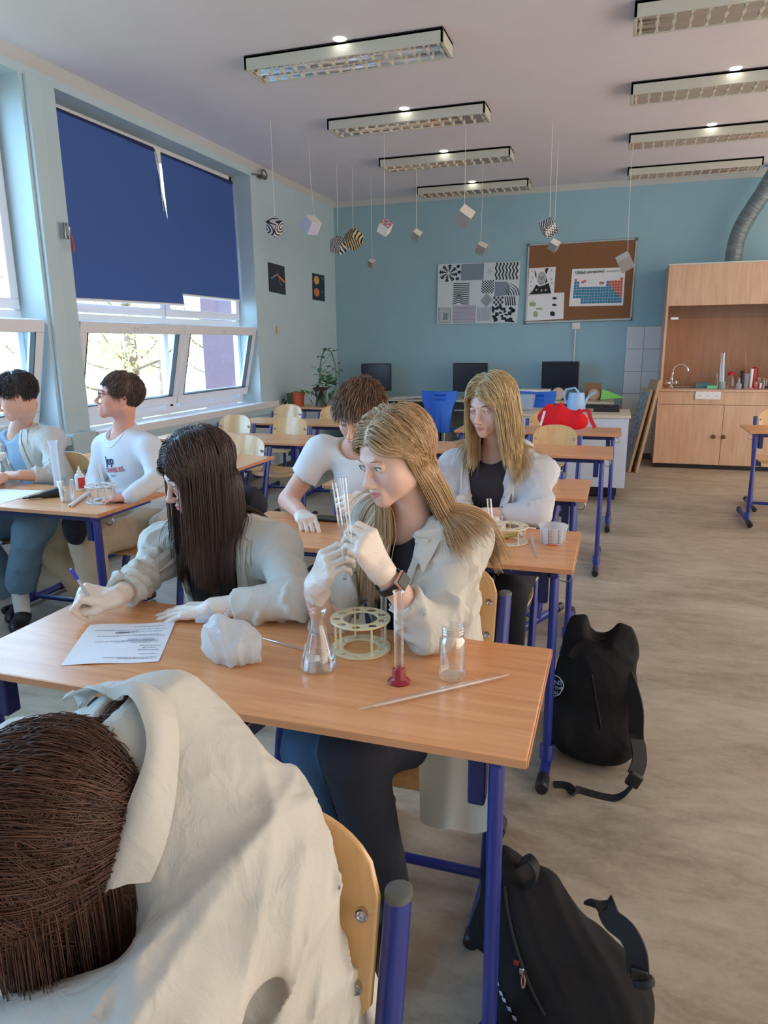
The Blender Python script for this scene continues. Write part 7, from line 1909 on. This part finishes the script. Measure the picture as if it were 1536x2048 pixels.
def backpack_far():
    t = thing('backpack', 'open black backpack with a round white patch standing beside the second desk leg', 'backpack', (.0, 2.38, 0))
    S = Sdf((-.26, 2.10, -.01), (.24, 2.72, .60), .006)
    S.op(ell((-.005, 2.40, .10), (.155, .115, .11)), .02); S.op(ell((-.01, 2.42, .24), (.150, .105, .22)), .05); S.op(ell((-.045, 2.44, .40), (.085, .060, .13)), .05); S.op(ell((.055, 2.46, .40), (.080, .055, .10)), .04)
    S.op(cap((-.085, 2.43, .44), (-.095, 2.44, .50), .03, .012), .04)
    S.op(ell((.03, 2.36, .08), (.11, .08, .075)), .03); S.op(ell((-.10, 2.36, .12), (.05, .06, .09)), .02)
    S.op(ell((.0, 2.40, .50), (.05, .12, .075)), .02, 's')
    S.op(rbox((0, 2.4, -.05), (.5, .5, .055), .001), .003, 's')
    S.wrinkle(folds(20, .012, (0, .2, 1), 4, 2), .03); S.wrinkle(folds(50, .004, (0, .2, 1), 5, 2.5), .02)
    V, Q = S.mesh(); body = np_mesh('bag_body', V, Q, M_bag, t); b_ = bvh_of(V, Q)
    def on(px, off=.004):
        o = Vector((0, 0, CH)); d = Vector(_ray(*px)).normalized(); h = b_.ray_cast(o, d, 6); 
        return (h[0]+(h[1] if h[1].dot(d) < 0 else -h[1])*off) if h[0] else AY(px[0], px[1], 2.3)
    part('front_flap', ribbon([on((1190, 1298)), on((1172, 1292)), on((1158, 1300)), on((1150, 1318))], .05, (0, 0, 1), .008), M_bag, t)
    part('paper_inside', MB().quad(AY(1160, 1318, 2.42), AY(1196, 1324, 2.42), AY(1184, 1352, 2.36), AY(1176, 1346, 2.36)), M_paper, t)
    part('carry_loop', ribbon([AY(1196, 1290, 2.46), AY(1202, 1277, 2.46), AY(1213, 1279, 2.46), AY(1213, 1292, 2.46), AY(1220, 1306, 2.44)], .02, (.3, 1, 0)), M_web, t)
    part('shoulder_strap', ribbon([AY(1222, 1308, 2.46), AY(1240, 1330, 2.42), AY(1262, 1370, 2.36), AY(1275, 1420, 2.33), AY(1272, 1470, 2.30), AY(1280, 1520, 2.26), AY(1268, 1552, 2.22)], .05, lambda u: (1, -.4, .2) if u < .7 else (.9, .6, .1), .008), M_web, t)
    part('buckle', MB().box(AY(1268, 1560, 2.20), (.045, .02, .05), Matrix.Rotation(.4, 3, 'Y')), M_black, t, bevel=.006)
    part('loose_strap', ribbon([AY(1262, 1572, 2.18), AY(1248, 1588, 2.17), tz(.005, AZ(1228, 1600, 0)), tz(.005, AZ(1190, 1592, 0)), tz(.006, AZ(1152, 1580, 0)), tz(.03, AZ(1150, 1588, .03)), tz(.006, AZ(1135, 1572, 0)), tz(.006, AZ(1108, 1572, 0))], .028, lambda u: (.2, 1, .3)), M_web, t)
    part('front_zip', MB().tube([tuple(on(p, .002)) for p in ((1184, 1350), (1188, 1372), (1192, 1400), (1198, 1430), (1202, 1458))], .003, 6), M_black, t)
    # round patch with lettering
    cx, cy = 1111, 1371
    ring = []
    for a in np.linspace(0, 6.283, 30)[:-1]: ring.append(tuple(on((cx+17*math.cos(a)*(1+.06*math.cos(3*a)), cy+20*math.sin(a)), .005)))
    part('patch_border', MB().tube(ring, .0016, 5, closed=True), M_white, t)
    for s_, dy, sz, bx in (('VANS', -5, 13, .0), ('OFF THE', 6, 9, 0), ('WALL', 14, 7, 0)):
        mb = text_mb(s_, sz, .0, (0, 0, 0), None, .25); vs = []
        for v in mb.v: vs.append(tuple(on((cx+v[0]*.95, cy+dy-v[1]), .0055)))
        mb.v = vs; part('patch_lettering', mb, mat('patch_thread_'+s_[:2].lower(), srgb(176, 200, 226), .6), t, smooth=0)
backpack_far()
def backpack_near():
    t = thing('backpack', 'large black backpack with zip pull slumped against the nearest desk leg', 'backpack', (-.02, 1.30, 0))
    S = Sdf((-.36, 1.02, -.01), (.28, 1.62, .66), .006)
    P_ = lambda x, y, Y: A(tuple(AY(x, y, Y)))
    S.op(cap(P_(1012, 1752, 1.36), P_(1075, 1960, 1.30), .060, .115), .03); S.op(cap(P_(1075, 1790, 1.36), P_(1165, 1985, 1.32), .060, .120), .04)
    S.op(cap(P_(1012, 1752, 1.36), P_(985, 1860, 1.38), .050, .060), .03); S.op(ell((-.01, 1.30, .10), (.17, .13, .12)), .05)
    S.op(ell(P_(1040, 1700, 1.34), (.035, .05, .03)), .015, 's')
    S.op(rbox((0, 1.3, -.05), (.6, .6, .055), .001), .003, 's')
    S.wrinkle(folds(14, .014, (-.3, 0, 1), 14, 2), .03); S.wrinkle(folds(40, .004, (-.3, .2, 1), 15, 2.5), .02)
    V, Q = S.mesh(); np_mesh('bag_body', V, Q, M_bag, t); b_ = bvh_of(V, Q)
    def on(px, off=.004):
        o = Vector((0, 0, CH)); d = Vector(_ray(*px)).normalized(); h = b_.ray_cast(o, d, 6)
        return (h[0]+(h[1] if h[1].dot(d) < 0 else -h[1])*off) if h[0] else AY(px[0], px[1], 1.2)
    part('front_zip', MB().tube([tuple(on(p, .003)) for p in ((1010, 1770), (1014, 1810), (1024, 1860), (1036, 1905), (1052, 1950), (1068, 1990), (1090, 2030))], .0035, 6), M_web, t)
    p = on((1045, 1942), .006); pl = part('zip_slider', MB().box(p, (.010, .006, .016)), M_steel, t, bevel=.002)
    part('zip_pull', MB().tube([tuple(on((1048+3.5*math.cos(a), 1962+13*math.sin(a)), .006)) for a in np.linspace(0, 6.28, 16)[:-1]], .0016, 5, closed=True), mat('copper_pull', srgb(168, 122, 104), .35, metal=.6), pl)
    part('red_tag', MB().box(on((1034, 1925), .004), (.012, .004, .010)), mat('red_tag', srgb(130, 40, 36), .7), t)
    part('shoulder_strap', ribbon([AY(1186, 1815, 1.26), AY(1210, 1802, 1.24), AY(1222, 1840, 1.22), AY(1255, 1862, 1.20), AY(1275, 1900, 1.18), AY(1277, 1948, 1.17)], .040, (1, -.2, .5), .006), M_web, t)
    part('grab_handle', ribbon([on((1040, 1730)), AY(1060, 1716, 1.28), AY(1072, 1738, 1.27), AY(1068, 1762, 1.27), on((1048, 1772))], .022, (.3, 1, .2), .006), M_web, t)
    part('strap_roll', MB().tube([AY(1285, 1955, 1.17), AY(1290, 1972, 1.165)], .020, 14, flat=1.0), M_web, t, bevel=.004)
    part('buckle', MB().box(AY(1278, 1948, 1.165), (.03, .012, .025)), M_black, t, bevel=.003)
    lg = MB()
    for k, (x, y, w_) in enumerate(((998, 1965, 5), (1004, 1985, 7), (1010, 1998, 8), (1020, 2016, 9), (1030, 2033, 8))):
        lg.quad(on((x-w_*.5, y-5), .0045), on((x+w_*.4, y-2), .0045), on((x+w_*.7, y+7), .0045), on((x-w_*.1, y+4), .0045))
    part('white_logo_print', lg, mat('pale_logo_print', srgb(176, 180, 190), .6), t, smooth=0)
backpack_near()

# ================================================================== far end things
def redbag():
    c = ZV(AZ(1120, 860, .765)); t = thing('red_bag', 'bright red crumpled cloth bag with a strap on the farthest desk of the right column', 'bag', tuple(c)); S = Sdf(c-A((.34, .2, .02)), c+A((.34, .2, .34)), .008)
    P_ = lambda x, y: A(tuple(AY(x, y, c[1])))
    S.op(ell(P_(1112, 835), (.14, .09, .09)), .03); S.op(ell(P_(1150, 842), (.11, .08, .075)), .04); S.op(cap(P_(1095, 835), P_(1098, 815), .08, .025), .05); S.op(cap(P_(1115, 830), P_(1121, 808), .05, .012), .04); S.op(cap(P_(1155, 835), P_(1160, 822), .06, .03), .04)
    S.wrinkle(folds(22, .028, (.3, 0, 1), 6, 2), .03); S.op(rbox((c[0], c[1], .71), (.5, .5, .05), .001), .002, 's')
    V, Q = S.mesh(); np_mesh('bag_body', V, Q, cloth('red_cotton', srgb(216, 34, 44), 14, .4), t)
    part('strap', ribbon([AY(1164, 822, c[1]-.02), AY(1178, 820, c[1]-.04), AY(1180, 836, c[1]-.06), AY(1190, 856, c[1]-.1)], .03, (1, 0, .5)), mat('red_strap', srgb(206, 36, 44), .8), t)
    part('white_print', MB().quad(*[AY(x, y, c[1]-.115) for x, y in ((1087, 822), (1092, 822), (1083, 852), (1079, 850))]), M_white, t)
redbag()
t = thing('watering_can', 'pale blue plastic watering can on the low cabinet', 'watering can', tuple(AY(1150, 818, 7.1))); M_can = mat('pale_blue_plastic', srgb(158, 192, 232), .35)
p = AY(1152, 818, 7.1); p.z = .80
part('body', MB().lathe([(.001, 0), (.085, 0), (.09, .01), (.075, .16), (.07, .18), (.06, .185)], (p.x, p.y, .80), 28), M_can, t)
part('handle', MB().tube([AY(1134, 808, 7.1), AY(1128, 792, 7.1), AY(1132, 779, 7.1), AY(1150, 776, 7.1), AY(1158, 786, 7.1)], .012, 10), M_can, t)
part('spout', MB().tube([AY(1166, 812, 7.1), AY(1172, 800, 7.1), AY(1180, 790, 7.1), AY(1192, 783, 7.1)], [.02, .016, .012, .014], 10), M_can, t)
p = AZ(1213, 823, .80); single('seed_tray', MB().box((p.x, p.y, .825), (.24, .12, .05)).box((p.x-.08, p.y, .855), (.06, .09, .02)).box((p.x, p.y, .855), (.06, .09, .02)).box((p.x+.08, p.y, .855), (.06, .09, .02)), M_black, 'black plastic seed tray on the right end of the low cabinet', 'tray', bevel=.006)
p = AY(1040, 815, 7.2); t = thing('storage_tub', 'pale clear plastic tub on the low cabinet beside the blonde hair', 'tub', (p.x, 7.2, .80))
part('tub', MB().prism([(p.x-.13, .80), (p.x+.12, .80), (p.x+.14, .95), (p.x-.15, .95)], 1, 7.1, 7.3), M_clearp, t, bevel=.006); part('contents', MB().box((p.x, 7.2, .93), (.22, .15, .05)), mat('teal_stuff', srgb(130, 176, 190), .7), t)
M_cardb = mat('cork_brown', srgb(150, 112, 84), .8)
p = AY(1116, 792, 8.95); single('wooden_disc', MB().tube([(p.x, 8.93, .84), (p.x, 8.97, .842)], .075, 26), mat('pale_disc', srgb(206, 186, 170), .7), 'pale round wooden disc standing on the right computer table', 'disc')
p = AY(1185, 785, 9.1); t = thing('craft_display', 'brown framed craft display with a round wooden slice on the right computer table', 'craft object', (p.x, 9.1, .76))
part('back_frame', MB().box((p.x, 9.12, .86), (.20, .02, .20)), M_cardb, t); part('wood_slice', MB().tube([(p.x+.02, 9.04, .83), (p.x+.02, 9.06, .83)], .07, 24), mat('wood_slice', srgb(196, 166, 130), .7), t)
p = AY(1222, 792, 9.0); single('green_set_square', MB().prism([(p.x-.12, .775), (p.x+.16, .80), (p.x-.10, .90)], 1, 8.98, 8.99), mat('lime_plastic', srgb(146, 226, 110), .4), 'lime green set square on the right end of the computer table', 'set square')
for i, (a, b_, lab) in enumerate(((772, 828, 'scattered white papers on the left computer table'), (1003, 1018, 'white keyboard behind the blonde girl in the hoodie'))):
    p0, p1 = AZ(a, 801, .765), AZ(b_, 801, .765)
    if i == 0:
        t = thing('paper_stack', lab, 'papers', (p0.x, 8.9, .76)); 
        for k in range(4): part('sheet', MB().box((p0.x+.07+(p1.x-p0.x-.1)*k/3, 8.92+.02*(k % 2), .766+.004*k), (.21, .20, .002), Matrix.Rotation(.3*k, 3, 'Z') @ Matrix.Rotation(.04, 3, 'X')), M_paper, t)
    else: single('keyboard', MB().box((-1.45, 8.93, .770), (.42, .14, .02)), M_white, lab, 'keyboard', bevel=.004)
# white monitor box behind the second blue chair
p = AY(1070, 782, 8.9); single('document_tray', MB().box((p.x, 8.95, .83), (.36, .25, .13)), M_white, 'white document tray behind the right blue chair', 'tray', bevel=.006)

# plants
M_leafd = mat('dark_green_leaf', srgb(58, 104, 66), .45, noise=(12, .25, (1, 1, 1))); M_leafv = mat('light_green_leaf', srgb(112, 168, 104), .45, noise=(14, .3, (1, 1, 1))); M_terra = mat('terracotta', srgb(186, 92, 64), .8, noise=(9, .08, (1, 1, 1)))
def leaf(mb, base, tip, w, up=Vector((0, 0, 1))):
    base, tip = Vector(base), Vector(tip); d = tip-base; s_ = d.cross(up); s_ = (s_.normalized() if s_.length > 1e-5 else Vector((1, 0, 0)))*w; n = s_.cross(d).normalized()*w*.25
    rows = []
    for a, ww in ((0, .05), (.18, .7), (.4, 1), (.65, .78), (.85, .38), (1, .02)):
        c_ = base+d*a-Vector((0, 0, .12*d.length*a*a)); rows.append([tuple(c_-s_*ww+n*ww), tuple(c_), tuple(c_+s_*ww+n*ww)])
    mb.sheet(rows)
def P8(x, y, dy=0): return AY(x, y, 7.66+dy)
t = thing('potted_plant', 'small drooping plant in a terracotta pot beside a green pot, far left corner', 'plant', tuple(P8(597, 812)), group=None); p = P8(597, 814); p.z = .76
part('pot', MB().lathe([(.001, 0), (.062, 0), (.075, .13), (.083, .135), (.085, .155), (.076, .158), (.07, .14), (.001, .14)], p, 26), M_terra, t)
st = MB(); lf = MB(); rn = random.Random(8)
for ex, ey in ((580, 792), (574, 800), (585, 785), (590, 776), (612, 782), (620, 783), (617, 796), (603, 780), (571, 796), (626, 788)):
    c_ = P8(597, 787); e = P8(ex, ey, rn.uniform(-.08, .08)); m_ = (c_+e)/2+Vector((0, 0, .03)); st.tube([c_, m_, e], .003, 5); leaf(lf, e, e+(e-c_).normalized()*.06+Vector((0, 0, -.045)), .022)
part('stems', st, M_leafv, t); part('leaves', lf, M_leafd, t)
p = P8(585, 813, .05); p.z = .76; single('green_pot', MB().lathe([(.001, 0), (.05, 0), (.068, .14), (.062, .14), (.05, .01)], p, 22), mat('green_pot', srgb(90, 140, 116), .6), 'grey-green plastic pot behind the terracotta pot', 'pot')
t = thing('potted_plant', 'tall climbing plant with arching stem in a dark pot, far left corner', 'plant', tuple(P8(645, 812))); p = P8(642, 812); p.z = .76
part('pot', MB().lathe([(.001, 0), (.07, 0), (.06, .03), (.052, .09), (.07, .17), (.095, .21), (.088, .21), (.06, .16), (.001, .16)], p, 26), mat('dark_brown_pot', srgb(66, 46, 52), .5), t)
st = MB()
arch = [P8(640, 770), P8(640, 735), P8(643, 715), P8(648, 702), P8(655, 699), P8(663, 705), P8(669, 722), P8(672, 745), P8(672, 770), P8(668, 785)]
st.tube(arch, .007, 7); st.tube([P8(641, 735), P8(655, 716), P8(664, 708)], .003, 5); st.tube([P8(674, 760), P8(679, 745), P8(679, 730)], .003, 5)
part('stems', st, M_leafd, t)
lf, lv = MB(), MB(); rn = random.Random(9)
for (x, y, ex, ey) in ((648, 702, 652, 694), (655, 700, 666, 694), (664, 704, 678, 697), (642, 712, 634, 715), (642, 712, 648, 716), (655, 710, 660, 709), (668, 722, 662, 719), (676, 738, 686, 742), (678, 728, 681, 724), (670, 735, 664, 742), (655, 735, 662, 732)):
    leaf(lf, P8(x, y), P8(ex, ey, rn.uniform(-.05, .03)), .028)
for k in range(60):
    x = rn.gauss(652, 11); y = rn.gauss(757, 11); b_ = P8(x*.5+325, y*.4+460, 0); a = rn.uniform(0, 6.28); e = P8(x, y, rn.uniform(-.12, .10)); leaf(lf if k % 3 else lv, e, e+Vector((math.cos(a)*.07, math.sin(a)*.05-.02, rn.uniform(-.06, .03))), rn.uniform(.025, .038))
for k in range(14): e = P8(rn.uniform(625, 668), rn.uniform(775, 800), -.06); leaf(lf, e, e+Vector((rn.uniform(-.03, .03), -.02, -.075)), .022)
part('leaves', lf, M_leafd, t); part('pale_leaves', lv, M_leafv, t)

# bottles and glassware on the fume cupboard worktop
HZ = .915
def hood(px, y=9.1): return AY(px, 772, y).x
def simple(name, label, cat, prof, x, y, m, grp='glassware on the fume cupboard worktop', extra=None):
    t = thing(name, label, cat, (x, y, HZ), group=grp); part('vessel', MB().lathe(prof, (x, y, HZ), 20), m, t)
    for (nm, pr, mm) in (extra or ()): part(nm, MB().lathe(pr, (x, y, HZ), 16), mm, t)
    return t
M_pinkl = thin_glass('pink_liquid', (.95, .5, .5, 1), .3, .06); M_grayg = thin_glass('grey_glass', (.75, .76, .75, 1), .4, .08); M_teal = mat('teal_sponge', srgb(84, 128, 130), .8); M_mint = mat('mint_sponge', srgb(120, 205, 160), .8)
x = hood(1404); single('teal_cloth', MB().box((x, 9.05, HZ+.03), (.16, .10, .06)).tube([(x-.03, 9.0, HZ+.08), (x+.12, 9.0, HZ+.045)], .006, 6), M_teal, 'teal box with a white stick beside the sink', 'box', bevel=.008)
x = hood(1421); single('sponge', MB().box((x, 8.98, HZ+.018), (.11, .07, .036)), M_mint, 'mint green sponge on the worktop edge', 'sponge', bevel=.006)
x = hood(1441); p0 = V3((x, 9.0, HZ)); t = thing('tall_cylinder', 'tall grey glass cylinder leaning among the bottles', 'cylinder', p0, group='glassware on the fume cupboard worktop')
part('glass', MB().tube([p0, AY(1446, 706, 9.05)], [.036, .030], 18), M_grayg, t); part('inner_rod', MB().tube([p0+V3((0, 0, .01)), AY(1447, 710, 9.05)], .007, 8), M_glassrod, t); part('dark_foot', MB().lathe([(.001, .001), (.04, .001), (.038, .06), (.034, .08)], (x, 9.0, HZ), 18), M_greyp, t)
x = hood(1432, 9.15); simple('glass_bottle', 'small clear bottle behind the tall grey cylinder', 'bottle', [(.001, .001), (.03, .001), (.03, .07), (.012, .10), (.012, .13), (.016, .15), (.012, .17)], x, 9.15, M_glass)
x = hood(1460); simple('lidded_jar', 'clear jar with a red lid full of rods', 'jar', [(.001, .001), (.055, .001), (.058, .03), (.05, .12), (.03, .15)], x, 9.1, M_glass, extra=[('red_lid', [(.035, .15), (.037, .17), (.02, .185), (.001, .187)], mat('red_lid', srgb(200, 40, 50), .4))])
x = hood(1474); simple('square_bottle', 'small white-labelled clear bottle at the front', 'bottle', [(.001, .001), (.03, .001), (.03, .055), (.012, .07), (.012, .10), (.005, .13)], x, 8.98, M_clearp)
x = hood(1482, 9.15); simple('dark_bottle', 'dark blue-black bottle in the middle of the glassware', 'bottle', [(.001, .001), (.035, .001), (.035, .11), (.014, .14), (.014, .17)], x, 9.15, mat('dark_bottle', srgb(40, 42, 66), .3), extra=[('stopper', [(.018, .165), (.02, .195), (.001, .2)], M_black)])
x = hood(1492, 9.02); simple('graduated_cylinder', 'pale blue plastic cylinder left of the white one', 'cylinder', [(.001, .001), (.026, .001), (.024, .01), (.024, .16), (.03, .17)], x, 9.02, M_clearp)
x = hood(1501, 9.0); simple('graduated_cylinder', 'tall white plastic measuring cylinder with pink foot', 'cylinder', [(.014, .01), (.016, .22), (.02, .225)], x, 9.0, M_white, extra=[('pink_foot', [(.001, .001), (.035, .001), (.03, .012), (.016, .02)], mat('pink_foot', srgb(226, 130, 150), .4))])
x = hood(1506, 9.2); simple('red_bottle', 'dark bottle with a bright red label behind the white cylinder', 'bottle', [(.001, .001), (.04, .001), (.04, .13), (.035, .22), (.015, .24)], x, 9.2, mat('red_bottle', srgb(190, 48, 62), .4))
x = hood(1517, 9.0); simple('pink_jar', 'glass jar of pink liquid', 'jar', [(.001, .001), (.045, .001), (.046, .07), (.03, .09), (.018, .11), (.02, .125)], x, 9.0, M_glass, extra=[('pink_liquid', [(.001, .003), (.043, .003), (.043, .055), (.001, .055)], M_pinkl)])
x = hood(1526, 9.02); simple('slim_bottle', 'slim clear bottle right of the pink jar', 'bottle', [(.001, .001), (.02, .001), (.02, .08), (.008, .10), (.008, .125)], x, 9.02, M_glass)
x = hood(1536, 9.1); simple('green_beaker', 'greenish glass beaker at the right edge', 'beaker', [(.001, .001), (.05, .001), (.05, .09), (.055, .10)], x, 9.1, thin_glass('green_glass', (.7, .8, .74, 1), .4, .1), extra=[('dark_dish', [(.001, .002), (.045, .002), (.045, .03), (.001, .03)], M_black)])
for k, (x0, x1, y1, col) in enumerate(((1468, 1462, 706, srgb(170, 110, 90)), (1480, 1472, 722, srgb(160, 120, 96)), (1492, 1491, 706, srgb(196, 150, 96)), (1516, 1521, 712, srgb(140, 120, 100)))):
    single('paint_brush', MB().tube([V3((hood(x0, 9.15), 9.15, HZ+.09)), AY(x1, y1, 9.18)], .005, 6), mat('brush_handle_%d' % k, col, .5), ['reddish', 'brown', 'yellowish', 'grey-brown'][k]+' wooden rod sticking out of the jars on the worktop', 'rod', 'rods in the jars')
